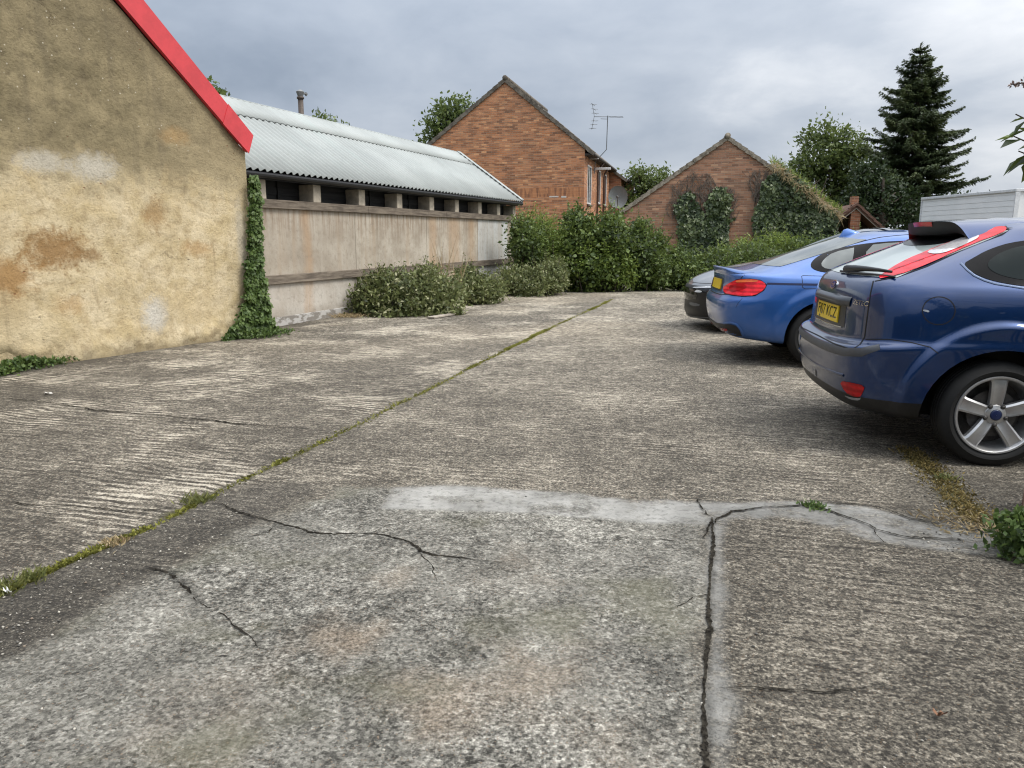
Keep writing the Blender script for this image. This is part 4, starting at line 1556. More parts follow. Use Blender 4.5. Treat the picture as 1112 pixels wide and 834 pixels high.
def foliage_mat(name, dark, mid, light, trans=0.3, rough=0.5, odd=None, spec=0.4):
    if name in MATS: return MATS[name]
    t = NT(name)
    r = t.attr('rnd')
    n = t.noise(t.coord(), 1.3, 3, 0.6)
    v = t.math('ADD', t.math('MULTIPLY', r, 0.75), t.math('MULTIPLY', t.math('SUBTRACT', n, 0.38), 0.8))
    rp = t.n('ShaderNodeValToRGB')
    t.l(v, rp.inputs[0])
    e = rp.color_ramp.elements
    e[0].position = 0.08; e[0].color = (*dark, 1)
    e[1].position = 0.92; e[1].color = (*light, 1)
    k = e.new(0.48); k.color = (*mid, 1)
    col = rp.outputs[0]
    if odd:
        fr = t.math('FRACT', t.math('MULTIPLY', r, 37.3))
        col = t.mix(t.ramp(fr, odd[1], odd[1] + 0.02), col, odd[0])
    p = t.bsdf(col, rough, 0, None, Specular_IOR_Level=spec)
    tr = t.n('ShaderNodeBsdfTranslucent')
    t.l(t.mix(0.5, col, tuple(min(1, c * 1.5) for c in light)), tr.inputs[0])
    mx = t.n('ShaderNodeMixShader')
    mx.inputs[0].default_value = trans
    t.l(p, mx.inputs[1])
    t.l(tr.outputs[0], mx.inputs[2])
    MATS[name] = t.done(mx.outputs[0])
    return MATS[name]


BARK = None


def bark():
    if 'bark' in MATS: return MATS['bark']
    t = NT('bark')
    n = t.noise(t.mapping(t.coord(), scale=(4, 4, 0.8)), 3, 5, 0.7)
    MATS['bark'] = t.done(t.bsdf(t.mix(t.ramp(n, 0.3, 0.7), (0.028, 0.021, 0.015), (0.11, 0.09, 0.07)), 0.95, 0, t.bump(n, 0.7, 0.03)))
    return MATS['bark']


def clumps(blobs, nc, per, rc, rg, shell=0.55, flat=1.0, floor=None):
    """cluster centres spread through a set of ellipsoids, then leaves round every centre"""
    blobs = [(np.array(c, float), np.array(r, float)) for c, r in blobs]
    vol = np.array([np.prod(r) ** 0.67 for _, r in blobs])
    pick = rg.choice(len(blobs), nc, p=vol / vol.sum())
    C = np.array([b[0] for b in blobs])[pick]
    Rr = np.array([b[1] for b in blobs])[pick]
    d = rand_dir(nc, rg)
    f = 1 - shell * rg.random(nc) ** 1.7
    cen = C + d * Rr * f[:, None]
    if floor is not None: cen[:, 2] = np.maximum(cen[:, 2], floor + 0.02)
    out = unit(d / Rr)
    cw = rg.random(nc)
    k = rg.poisson(per, nc).clip(1)
    idx = np.repeat(np.arange(nc), k)
    n = len(idx)
    rcv = rc * rg.uniform(0.6, 1.35, nc)
    P = cen[idx] + rg.normal(size=(n, 3)) * (rcv[idx] * 0.55)[:, None] * np.array([1, 1, flat])
    if floor is not None: P[:, 2] = np.maximum(P[:, 2], floor + rg.random(n) * 0.05)
    rnd = 0.55 * cw[idx] + 0.45 * rg.random(n)
    # leaf tone mixes its clump's random value with its own
    return cen, P, out[idx], rnd


def leafy(P, out, rg, up=0.35, rnd_amt=0.9):
    n = len(P)
    T = unit(out * 0.6 + rand_dir(n, rg) * rnd_amt + np.array([0, 0, up * 0.3]))
    N = unit(out * 0.5 + rand_dir(n, rg) * 0.8 + np.array([0, 0, up]))
    return T, N


def stems_mesh(name, base, targets, rad, mat, parent, rg, seg=4, wob=0.08):
    mb = MB()
    for tg in targets:
        b = np.array(base) + np.array([rg.normal() * rad * 3, rg.normal() * rad * 3, 0])
        pts = []
        for i in range(seg + 1):
            f = i / seg
            p = b * (1 - f) + np.array(tg) * f + rg.normal(size=3) * wob * f * (1 - f) * 3
            p[2] = b[2] * (1 - f ** 0.8) + tg[2] * f ** 0.8
            pts.append(tuple(p))
        mb.tube(pts, [rad * (1 - 0.75 * i / seg) for i in range(seg + 1)], 5, cap=False)
    return mb.build(name, mat, parent, smooth=True)


def shrub(name, label, cat, origin, blobs, nc, per, rc, leaf, mat, seed, group=None, aspect=0.55, up=0.35, nstem=10, shell=0.55, rad=0.02, flat=1.0, shoots=None):
    rg = np.random.default_rng(seed)
    o = empty(name, origin)
    tag(o, label, cat, group)
    cen, P, out, rnd = clumps(blobs, nc, per, rc, rg, shell, flat, floor=0.0)
    T, N = leafy(P, out, rg, up)
    n = len(P)
    L = leaf * rg.uniform(0.45, 1.5, n)
    # stray shoots standing out of the outline
    ns = shoots if shoots is not None else max(6, nc // 22)
    hi = cen[np.argsort(-(cen[:, 2] + 0.25 * rg.random(nc)))][:max(ns, nc // 3)]
    SP, ST, SN, SL = [], [], [], []
    sh = MB()
    for c_ in hi[rg.choice(len(hi), min(ns, len(hi)), replace=False)]:
        d_ = unit(np.array([rg.normal() * 0.35, rg.normal() * 0.35, 1.0]))
        ln = rg.uniform(0.18, 0.5) * (leaf / 0.085)
        sh.tube([tuple(c_), tuple(c_ + d_ * ln * 0.5), tuple(c_ + d_ * ln + np.array([rg.normal() * .06, rg.normal() * .06, 0]))], [0.006, 0.004, 0.002], 4, cap=False)
        for q in range(int(10 + ln * 22)):
            f_ = rg.random()
            SP.append(c_ + d_ * ln * f_)
            ST.append(unit(rand_dir(1, rg)[0] + d_ * 0.5))
            SN.append(unit(rand_dir(1, rg)[0] * 0.6 + np.array([0, 0, 1.0])))
            SL.append(leaf * rg.uniform(0.5, 1.1) * (1.1 - 0.5 * f_))
    if SP:
        P, T, N = np.concatenate([P, SP]), np.concatenate([T, ST]), np.concatenate([N, SN])
        L = np.concatenate([L, SL])
        rnd = np.concatenate([rnd, 0.45 + 0.55 * rg.random(len(SP))])
        n = len(P)
    sh.build('shoots', bark(), o)
    me = leaf_mesh('foliage', P, T, N, L, L * aspect * rg.uniform(0.8, 1.2, n), rnd)
    link('foliage', me, mat, o)
    if nstem:
        cs = cen[rg.choice(len(cen), min(nstem, len(cen)), replace=False)]
        bx = np.mean([b[0] for b in blobs], axis=0)
        mb = MB()
        for tg in cs:
            b = np.array([tg[0] * 0.75 + bx[0] * 0.25, tg[1] * 0.75 + bx[1] * 0.25, -0.02])
            pts = [b, b * 0.5 + tg * 0.5 + rg.normal(size=3) * 0.04, tg]
            mb.tube([tuple(p) for p in pts], [rad, rad * 0.7, rad * 0.35], 5, cap=False)
        mb.build('stems', bark(), o, smooth=True)
    return o


def pxblob(x0, x1, ytop, ybase, Y, org, ry=None, k=1.0):
    """ellipsoid that fills a rectangle of the photograph when standing at depth Y"""
    a = at_depth(x0, (ytop + ybase) / 2, Y)
    b = at_depth(x1, (ytop + ybase) / 2, Y)
    t_ = at_depth((x0 + x1) / 2, ytop, Y).z
    u_ = at_depth((x0 + x1) / 2, ybase, Y).z
    rx = (b.x - a.x) / 2
    rz = (t_ - u_) / 2
    return (((a.x + b.x) / 2 - org.x, Y - org.y, (t_ + u_) / 2), (rx * k, (ry if ry else rx * 0.7) * k, rz * k))


VARIEG = foliage_mat('variegated_leaf', (0.020, 0.030, 0.010), (0.105, 0.13, 0.042), (0.27, 0.29, 0.12), 0.22, 0.55, odd=((0.33, 0.33, 0.19), 0.88))
HEDGE = foliage_mat('hedge_leaf', (0.010, 0.020, 0.007), (0.062, 0.10, 0.022), (0.22, 0.28, 0.075), 0.22)
BRIGHT = foliage_mat('fresh_leaf', (0.035, 0.06, 0.012), (0.12, 0.18, 0.032), (0.26, 0.32, 0.075), 0.3)
DARKL = foliage_mat('dark_leaf', (0.008, 0.015, 0.006), (0.022, 0.042, 0.014), (0.06, 0.09, 0.03), 0.18)
IVY = foliage_mat('ivy_leaf', (0.010, 0.019, 0.007), (0.042, 0.070, 0.022), (0.17, 0.21, 0.085), 0.12, 0.4, spec=0.5)
IVYB = foliage_mat('young_ivy_leaf', (0.022, 0.042, 0.012), (0.07, 0.12, 0.028), (0.15, 0.21, 0.06), 0.22, 0.5)
TREE = foliage_mat('tree_leaf', (0.022, 0.040, 0.012), (0.085, 0.125, 0.034), (0.21, 0.26, 0.085), 0.3)
NEEDLE = foliage_mat('spruce_needle', (0.012, 0.021, 0.009), (0.042, 0.066, 0.024), (0.13, 0.16, 0.06), 0.1, 0.6)
GRASS = foliage_mat('grass_blade', (0.05, 0.065, 0.015), (0.13, 0.15, 0.04), (0.27, 0.26, 0.10), 0.25)
STRAW = foliage_mat('dry_straw', (0.16, 0.11, 0.055), (0.33, 0.25, 0.13), (0.52, 0.43, 0.27), 0.2, 0.8)
MOSS = foliage_mat('moss_green', (0.045, 0.045, 0.012), (0.16, 0.165, 0.035), (0.33, 0.32, 0.09), 0.15, 0.9, spec=0.1)


def wall_bushes():
    def one(label, rects, seed, nc, depth):
        org = Vector((0, 0, 0))
        x0 = min(r[0] for r in rects)
        x1 = max(r[1] for r in rects)
        c = on_ground((x0 + x1) / 2, max(r[3] for r in rects))
        org = Vector((c.x, depth, 0))
        bl = [pxblob(*r[:4], depth + (r[4] if len(r) > 4 else 0), org, ry=(r[5] if len(r) > 5 else None)) for r in rects]
        shrub('variegated_bush', label, 'bush', org, bl, nc, 16, 0.13, 0.068, VARIEG, seed, 'variegated bushes along the concrete wall', shell=0.6, nstem=24, rad=0.014)
    one('widest variegated bush sprawling against the concrete wall, nearest the camera',
        [(378, 436, 305, 343, 0.0, 0.6), (402, 468, 297, 341, 0.1, 0.7), (442, 506, 300, 342, 0.2, 0.65), (402, 432, 295, 322, 0.25, .4), (382, 500, 322, 347, -0.25, 0.55), (455, 478, 291, 315, 0.4, .35)], 21, 1150, 13.6)
    one('middle variegated bush at the foot of the concrete wall, below the whitewashed bay',
        [(492, 528, 297, 325, 0, 0.6), (508, 547, 302, 328, -0.1, 0.6), (497, 515, 292, 312, .2, .35), (494, 543, 309, 329, -.3, .5)], 22, 560, 15.9)
    one('farthest variegated bush, rounding the end of the concrete wall',
        [(540, 575, 292, 315, 0, 0.65), (562, 614, 290, 318, 0.1, 0.7), (588, 612, 282, 310, 0.3, 0.5), (544, 610, 301, 319, -.3, .5)], 23, 640, 17.9)


wall_bushes()


def back_hedge():
    def sh(label, rects, Y, seed, nc, leaf, mat, name='hedge_shrub', per=14, rc=0.2, up=0.35, aspect=0.55, cat='shrub', group='shrubs along the back of the yard', shell=0.6):
        xs = [r[0] for r in rects] + [r[1] for r in rects]
        c = at_depth((min(xs) + max(xs)) / 2, 300, Y)
        org = Vector((c.x, Y, 0))
        bl = [pxblob(*r[:4], Y + (r[4] if len(r) > 4 else 0), org, ry=(r[5] if len(r) > 5 else 0.7)) for r in rects]
        return shrub(name, label, cat, org, bl, nc, per, rc, leaf, mat, seed, group, aspect, up, nstem=18, shell=shell)
    sh('tall feathery yellow green shrub at the end of the concrete wall',
       [(562, 606, 240, 300), (575, 612, 236, 312), (570, 592, 228, 262, .2, .4), (598, 615, 245, 312, 0, .5)], 19.3, 31, 900, 0.075, BRIGHT, aspect=0.3, up=0.7, name='feathery_shrub')
    sh('dark shadowed part of the hedge beside the wall end, under the feathery shrub',
       [(556, 590, 246, 300), (556, 575, 236, 280, .1, .4)], 18.95, 32, 380, 0.08, HEDGE, name='dark_shrub')
    sh('tall leafy hedge with bindweed in front of the tall house',
       [(605, 650, 240, 314), (612, 640, 232, 275, .2, .5), (640, 684, 240, 314), (652, 676, 233, 270, .3, .5), (610, 680, 275, 315, -.3, .6)], 19.5, 33, 1500, 0.10, HEDGE, aspect=0.7, name='leafy_hedge')
    sh('pale green nettles standing before the leafy hedge',
       [(612, 655, 270, 313, 0, .35), (640, 672, 262, 310, .1, .35), (668, 690, 280, 312, 0, .3)], 18.95, 34, 420, 0.085, BRIGHT, aspect=0.4, name='nettle_clump', up=.6)
    sh('tall dark hedge between the two brick buildings',
       [(680, 710, 252, 314), (688, 702, 240, 285, .1, .35), (700, 724, 276, 312), (711, 719, 250, 290, 0.3, 0.2)], 19.6, 35, 900, 0.09, HEDGE, name='leafy_hedge')
    sh('low bramble hedge below the ivy on the outhouse gable',
       [(716, 765, 280, 311, 0, .8), (750, 800, 277, 308, 0.1, .8), (790, 845, 271, 300, 0.3, .8), (720, 840, 290, 313, -.3, .7), (728, 742, 266, 292, .3, .3)], 19.8, 36, 1500, 0.085, HEDGE, name='bramble_hedge')
    sh('bright grassy shrub behind the low hedge, above the blue saloon boot',
       [(795, 835, 264, 288, 0, .5), (820, 872, 259, 290, 0.1, .6), (775, 805, 272, 288, 0, .4)], 21.2, 37, 600, 0.11, BRIGHT, aspect=0.25, up=0.9, name='grassy_shrub')
    sh('low hedge continuing behind the blue saloon towards the lodge',
       [(840, 900, 262, 300, 0, .8), (890, 960, 260, 300, 0, .8), (950, 1030, 258, 300, .2, .8)], 21.0, 38, 800, 0.09, HEDGE, name='bramble_hedge')


back_hedge()


# ---------------------------------------------------------------- ivy and creepers
def in_poly(px, py, poly):
    ins = np.zeros(px.shape, bool)
    n = len(poly)
    for i in range(n):
        ax, ay = poly[i]
        bx, by = poly[(i + 1) % n]
        c = ((ay > py) != (by > py)) & (px < (bx - ax) * (py - ay) / (by - ay + 1e-12) + ax)
        ins ^= c
    return ins


def ivy_on_wall(name, label, M, polypx, n, leaf, mat, seed, thick=0.12, yoff=-0.03, wob=0.15, cat='ivy', group=None, stems=0, cut=0.35):
    rg = np.random.default_rng(seed)
    poly = [px_local(p, M, yoff) for p in polypx]
    pl = [(p.x, p.z) for p in poly]
    xs = [p[0] for p in pl]
    zs = [p[1] for p in pl]
    X = rg.uniform(min(xs) - 0.2, max(xs) + 0.2, n * 4)
    Z = rg.uniform(min(zs) - 0.1, max(zs) + 0.2, n * 4)
    wx = fbm(X, Z, 2.5 / max(wob * 6, 0.3), seed) * wob
    wz = fbm(Z, X, 2.5 / max(wob * 6, 0.3), seed + 9) * wob
    dens = fbm(X, Z, 3.0 / max(wob * 6, 0.3), seed + 19)
    ok = in_poly(X + wx, Z + wz, pl) & (dens > -cut - rg.random(len(X)) * 0.5)
    X = X[ok][:n]
    Z = Z[ok][:n]
    m = len(X)
    bulge = 0.5 + 0.5 * fbm(X, Z, 4.0 / max(wob * 6, 0.3), seed + 29)
    Y = yoff - thick * bulge * rg.random(m) ** 0.6
    o = empty(name, M @ Vector((np.mean(xs), yoff, min(zs))), M.to_euler().z)
    tag(o, label, cat, group)
    P = np.stack([X - np.mean(xs), Y - yoff, Z - min(zs)], 1)
    out = np.tile(np.array([0, -1.0, 0.15]), (m, 1))
    N = unit(out + rand_dir(m, rg) * 0.55)
    T = unit(np.stack([rg.normal(size=m) * 0.7, -0.25 + rg.normal(size=m) * 0.3, -0.7 + rg.normal(size=m) * 0.5], 1))
    L = leaf * rg.uniform(0.55, 1.3, m)
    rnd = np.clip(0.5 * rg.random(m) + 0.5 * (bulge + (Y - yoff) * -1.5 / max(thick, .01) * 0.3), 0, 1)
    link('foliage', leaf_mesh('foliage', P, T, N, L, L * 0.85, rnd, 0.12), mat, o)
    if stems:
        mb = MB()
        for k in range(stems):
            x = rg.uniform(min(xs), max(xs)) - np.mean(xs)
            z = 0.0
            pts = [(x, -0.012, z)]
            h = rg.uniform(0.5, 1.0) * (max(zs) - min(zs))
            while z < h:
                z += rg.uniform(0.1, 0.3)
                x += rg.normal() * 0.06
                pts.append((x, -0.012, z))
            mb.tube(pts, 0.012, 4, cap=False)
        mb.build('stems', bark(), o)
    return o


IVYG = 'ivy on the outhouse gable'
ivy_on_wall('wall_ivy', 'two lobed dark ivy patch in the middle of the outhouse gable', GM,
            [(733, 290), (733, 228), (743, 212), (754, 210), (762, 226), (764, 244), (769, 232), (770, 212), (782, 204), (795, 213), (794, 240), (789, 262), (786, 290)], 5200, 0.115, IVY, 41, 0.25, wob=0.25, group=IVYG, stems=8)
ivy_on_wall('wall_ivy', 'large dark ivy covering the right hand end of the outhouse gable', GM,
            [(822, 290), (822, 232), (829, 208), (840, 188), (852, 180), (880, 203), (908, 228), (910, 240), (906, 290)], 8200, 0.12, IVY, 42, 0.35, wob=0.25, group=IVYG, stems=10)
ivy_on_wall('wall_ivy', 'thin ivy shoots at the left foot of the outhouse gable', GM,
            [(682, 290), (684, 255), (692, 240), (697, 238), (700, 262), (716, 255), (722, 290)], 700, 0.12, IVY, 43, 0.2, wob=0.3, group=IVYG, stems=4)


def dead_stems(label, M, polypx, n, seed, r=0.010, col=(0.16, 0.13, 0.105)):
    rg = np.random.default_rng(seed)
    pl = [(p.x, p.z) for p in (px_local(q, M, -0.02) for q in polypx)]
    xs = [p[0] for p in pl]
    zs = [p[1] for p in pl]
    mb = MB()
    cx, cz = np.mean(xs), min(zs)
    for k in range(n):
        x, z = rg.uniform(min(xs), max(xs)), rg.uniform(min(zs), (min(zs) + max(zs)) / 2)
        pts = []
        d = rg.normal() * 0.5
        for _ in range(22):
            wx_ = vnoise(np.array([x]), np.array([z]), 2.2, seed)[0] * 0.4
            if in_poly(np.array([x + wx_]), np.array([z + wx_ * 0.8]), pl)[0]:
                pts.append((x - cx, 0.0 - rg.uniform(0.0, 0.02), z - cz))
            elif pts: break
            d += rg.normal() * 0.35
            d *= 0.9
            x += math.sin(d) * 0.10
            z += math.cos(d) * 0.10
        if len(pts) > 2: mb.tube(pts, [r * (1 - 0.5 * i / len(pts)) for i in range(len(pts))], 4, cap=False)
    o = mb.build('dead_creeper', plain('dead_stem_%d' % seed, col, 0.95, var=0.3), None, loc=M @ Vector((cx, -0.02, cz)), rz=M.to_euler().z)
    tag(o, label, 'creeper', 'bare creeper stems on the outhouse gable')


dead_stems('bare grey creeper stems above the two lobed ivy patch', GM, [(730, 235), (728, 200), (745, 188), (770, 186), (796, 190), (800, 225), (790, 250)], 120, 44)
dead_stems('bare grey creeper stems along the right slope of the outhouse gable', GM, [(815, 240), (818, 200), (815, 178), (828, 176), (850, 186), (880, 205), (870, 215), (840, 215)], 140, 45)


def verge_straw():
    rg = np.random.default_rng(46)
    a, b = px_local((836, 178), GM, -0.05), px_local((913, 236), GM, -0.05)
    n = 700
    f = rg.random(n)
    P = np.stack([a.x + (b.x - a.x) * f, -0.08 - 0.25 * rg.random(n), a.z + (b.z - a.z) * f + rg.normal(size=n) * 0.06 - 0.02], 1)
    T = unit(np.stack([rg.normal(size=n) * 0.8 + 0.4, rg.normal(size=n) * 0.3 - 0.2, rg.normal(size=n) * 0.7 - 0.35], 1))
    N = rand_dir(n, rg)
    L = rg.uniform(0.12, 0.36, n)
    o = empty('dry_stalks', GM @ Vector((a.x, 0, a.z)), G_YAW)
    P -= np.array([a.x, 0, a.z])
    tag(o, 'dry straw coloured creeper hanging along the right verge of the outhouse roof', 'creeper')
    link('stalks', leaf_mesh('stalks', P, T, N, L, np.full(n, 0.018), rg.random(n), 0.05), STRAW, o)
    n = 900
    f = rg.random(n)
    P = np.stack([(b.x - a.x) * f + 0.12, 0.1 + 0.5 * rg.random(n), (b.z - a.z) * f + rg.uniform(0.0, 0.2, n)], 1)
    T, N = leafy(P, np.tile([0.3, -0.3, 0.8], (n, 1)), rg)
    link('green_shoots', leaf_mesh('green_shoots', P, T, N, rg.uniform(0.1, 0.3, n), np.full(n, 0.03), rg.random(n), 0.1), BRIGHT, o)


verge_straw()

# ivy column on the corner of the ochre building
ivy_on_wall('climbing_ivy', 'green ivy climbing the corner where the ochre building meets the concrete wall', YM,
            [(269, 196), (275, 188), (278, 215), (279, 262), (283, 300), (290, 340), (297, 362), (300, 369), (238, 371), (246, 360), (255, 348), (262, 328), (264, 300), (267, 262), (268, 230)], 13000, 0.05, IVYB, 47, 0.17, yoff=-0.07, wob=0.05, cat='ivy', stems=0, cut=0.9)


# ---------------------------------------------------------------- grass and small growth
def blades(P, H, lean, rg, w=0.006):
    n = len(P)
    d = rand_dir(n, rg)
    d[:, 2] = 0
    d = unit(d)
    T = unit(d * lean + np.array([0, 0, 1.0]))
    N = unit(np.cross(T, rand_dir(n, rg)))
    return T, N


def tuft(name, label, px, n, h, spread, mat, seed, cat='grass tuft', group=None, w=0.007, lean=0.9, sq=1.0, ang=0.0):
    rg = np.random.default_rng(seed)
    c = on_ground(*px)
    P = np.stack([rg.normal(size=n) * spread, rg.normal(size=n) * spread * sq, np.zeros(n)], 1)
    ca, sa = math.cos(ang), math.sin(ang)
    P = np.stack([P[:, 0] * ca - P[:, 1] * sa, P[:, 0] * sa + P[:, 1] * ca, P[:, 2]], 1)
    T, N = blades(P, h, lean, rg)
    L = h * rg.uniform(0.4, 1.2, n)
    me = leaf_mesh(name, P, T, N, L, np.full(n, w), rg.random(n), 0.1)
    o = link(name, me, mat, None, loc=(c.x, c.y, yard_z(c.x, c.y)))
    return tag(o, label, cat, group)


def leaf_patch(name, label, pxs, n, h, leaf, mat, seed, cat='weeds', spread=0.12):
    rg = np.random.default_rng(seed)
    pts = gp(pxs)
    k = rg.integers(0, len(pts) - 1, n)
    f = rg.random(n)
    A = np.array([[p.x, p.y] for p in pts])
    XY = A[k] * (1 - f)[:, None] + A[k + 1] * f[:, None] + rg.normal(size=(n, 2)) * spread
    c = XY.mean(0)
    env = np.exp(-((XY[:, 0] - c[0]) ** 2 + (XY[:, 1] - c[1]) ** 2) / (2 * (3.0 * spread) ** 2)) * 0.6 + 0.4
    P = np.stack([XY[:, 0] - c[0], XY[:, 1] - c[1], h * rg.random(n) * env], 1)
    out = unit(np.stack([rg.normal(size=n) * .5, rg.normal(size=n) * .5 - 0.3, np.ones(n)], 1))
    T, N = leafy(P, out, rg)
    L = leaf * rg.uniform(0.6, 1.3, n)
    o = link(name, leaf_mesh(name, P, T, N, L, L * 0.6, rg.random(n), 0.2), mat, None, loc=(c[0], c[1], 0))
    return tag(o, label, cat)


leaf_patch('weed_patch', 'low green weeds along the foot of the ochre wall at the left', [(-30, 414), (8, 405), (40, 399), (76, 391)], 1700, 0.12, 0.045, IVYB, 51, spread=0.065)
leaf_patch('creeping_weeds', 'green ivy and weeds spreading over the ground beside the ivy clad corner', [(222, 366), (250, 366), (280, 367), (306, 362)], 1700, 0.13, 0.045, IVYB, 52, spread=0.09)
tuft('straw_tuft', 'dry straw grass at the foot of the ochre wall beside the ivy', (196, 373), 420, 0.20, 0.30, STRAW, 53, lean=1.6, w=0.008, sq=0.18, ang=R(55))
tuft('straw_tuft', 'heap of dry straw at the near end of the widest variegated bush', (378, 344), 260, 0.16, 0.13, STRAW, 54, lean=2.2, w=0.012)
tuft('dry_grass', 'pale dry grass stalks against the ochre wall left of the ivy', (236, 367), 180, 0.55, 0.16, STRAW, 55, lean=0.35, w=0.006, sq=0.3, ang=R(60))
tuft('grass_tuft', 'grass tuft on the mossy joint, level with the long crack', (213, 545), 170, 0.06, 0.035, GRASS, 56)
tuft('grass_tuft', 'yellowed grass tuft on the mossy joint left of the short crack', (124, 590), 120, 0.035, 0.032, STRAW, 57)
tuft('grass_tuft', 'bright grass tuft nearest the lower left corner on the joint', (34, 629), 120, 0.05, 0.03, GRASS, 58)
tuft('grass_tuft', 'small green weed on the pale mortar at the crack junction', (883, 550), 130, 0.035, 0.03, IVYB, 59, lean=1.6, w=0.012)
tuft('grass_tuft', 'green tuft in the strip of dry grass beside the hatchback wheel', (1027, 520), 90, 0.04, 0.03, GRASS, 60, lean=1.4)
tuft('grass_tuft', 'wide low grass at the far left of the joint', (2, 641), 120, 0.05, 0.04, GRASS, 61, lean=1.2)
tuft('wispy_stalks', 'thin wispy dry stalks standing against the concrete wall above the bushes', (484, 334), 90, 1.35, 0.14, STRAW, 62, cat='stalks', lean=0.28, w=0.012)
tuft('straw_tuft', 'dry straw scattered at the kerb end beside the low brick wall', (1050, 570), 230, 0.05, 0.09, STRAW, 63, lean=2.6, w=0.008)


def joint_moss():
    rg = np.random.default_rng(64)
    pts = gp(JOINT_PX)
    A = np.array([[p.x, p.y] for p in pts])
    seg = np.linalg.norm(A[1:] - A[:-1], axis=1)
    cum = np.concatenate([[0], np.cumsum(seg)])
    n = 26000
    s = rg.random(n) * cum[-1]
    k = np.clip(np.searchsorted(cum, s) - 1, 0, len(seg) - 1)
    f = (s - cum[k]) / seg[k]
    XY = A[k] * (1 - f)[:, None] + A[k + 1] * f[:, None]
    wd = 0.006 + 0.022 * (0.5 + 0.5 * fbm(s, s * 0, 2.2, 401)) + 0.00004 * s
    XY = XY + rg.normal(size=(n, 2)) * wd[:, None] + np.stack([fbm(s, s * 0, 3, 421) * 0.03, s * 0], 1)
    dn = fbm(s, s * 0 + 3.0, 1.5, 411)
    keep = dn > 0.13 - 0.5 * (rg.random(n) < 0.12)
    XY = XY[keep]
    s = s[keep]
    n = len(XY)
    z = fbm(XY[:, 0], XY[:, 1], 0.5, 91) * 0.006 - 0.008
    P = np.stack([XY[:, 0], XY[:, 1], z], 1)
    T, N = blades(P, 0, 1.1, rg)
    L = rg.uniform(0.012, 0.032, n)
    rnd = np.clip(0.5 + 0.4 * fbm(XY[:, 0], XY[:, 1], 6, 431) + 0.3 * rg.normal(size=n), 0, 1)
    o = link('joint_moss', leaf_mesh('joint_moss', P, T, N, L, L * 0.42, rnd, 0.1), MOSS)
    tag(o, 'moss and fine grass growing along the joint in the concrete', kind='stuff')
    # strip of dead moss by the parked hatchback
    pts = gp([(985, 488), (1010, 508), (1040, 540), (1066, 568)])
    n = 2600
    k = rg.integers(0, 3, n)
    f = rg.random(n)
    A = np.array([[p.x, p.y] for p in pts])
    XY = A[k] * (1 - f)[:, None] + A[k + 1] * f[:, None] + rg.normal(size=(n, 2)) * 0.05
    P = np.stack([XY[:, 0], XY[:, 1], np.zeros(n)], 1)
    T, N = blades(P, 0, 1.4, rg)
    L = rg.uniform(0.01, 0.028, n)
    o = link('dry_moss', leaf_mesh('dry_moss', P, T, N, L, L * 0.4, rg.random(n), 0.1), foliage_mat('dry_moss_leaf', (0.06, 0.05, 0.018), (0.16, 0.125, 0.045), (0.28, 0.21, 0.09), 0.1, 0.9, spec=0.1))
    tag(o, 'dry moss along the edge of the bay beside the hatchback', kind='stuff')


joint_moss()


# ---------------------------------------------------------------- trees
def broad_tree(name, label, base, rects, Y, seed, nc, per, rc, leaf, mat, trunk_r=0.18, group=None, limbs=22, shell=0.8):
    rg = np.random.default_rng(seed)
    org = Vector(base)
    o = empty(name, org)
    tag(o, label, 'tree', group)
    bl = [pxblob(*r[:4], Y + (r[4] if len(r) > 4 else 0), org, ry=(r[5] if len(r) > 5 else None)) for r in rects]
    cen, P, out, rnd = clumps(bl, nc, per, rc, rg, shell, 0.8)
    T, N = leafy(P, out, rg, 0.4)
    n = len(P)
    L = leaf * rg.uniform(0.6, 1.35, n)
    link('crown', leaf_mesh('crown', P, T, N, L, L * 0.6, rnd), mat, o)
    mb = MB()
    lo = min(b[0][2] - b[1][2] * 0.6 for b in bl)
    hi = max(b[0][2] for b in bl)
    cx = np.mean([b[0][0] for b in bl])
    top = np.array([cx * 0.7, 0.0, hi])
    mb.tube([(0, 0, -0.1), (cx * 0.1, 0, max(lo, 0.8)), tuple(top)], [trunk_r, trunk_r * 0.75, trunk_r * 0.25], 8, cap=False)
    for c in cen[rg.choice(len(cen), min(limbs, len(cen)), replace=False)]:
        z0 = rg.uniform(max(lo, 0.8) * 0.8, hi * 0.9)
        z0 = min(z0, c[2] - 0.1) if c[2] > 0.6 else 0.5
        f = z0 / hi
        b = np.array([cx * 0.7 * f, 0, z0])
        m_ = b * 0.5 + c * 0.5 + rg.normal(size=3) * 0.12
        mb.tube([tuple(b), tuple(m_), tuple(c)], [trunk_r * 0.35, trunk_r * 0.22, trunk_r * 0.08], 5, cap=False)
    mb.build('trunk', bark(), o, smooth=True)
    return o


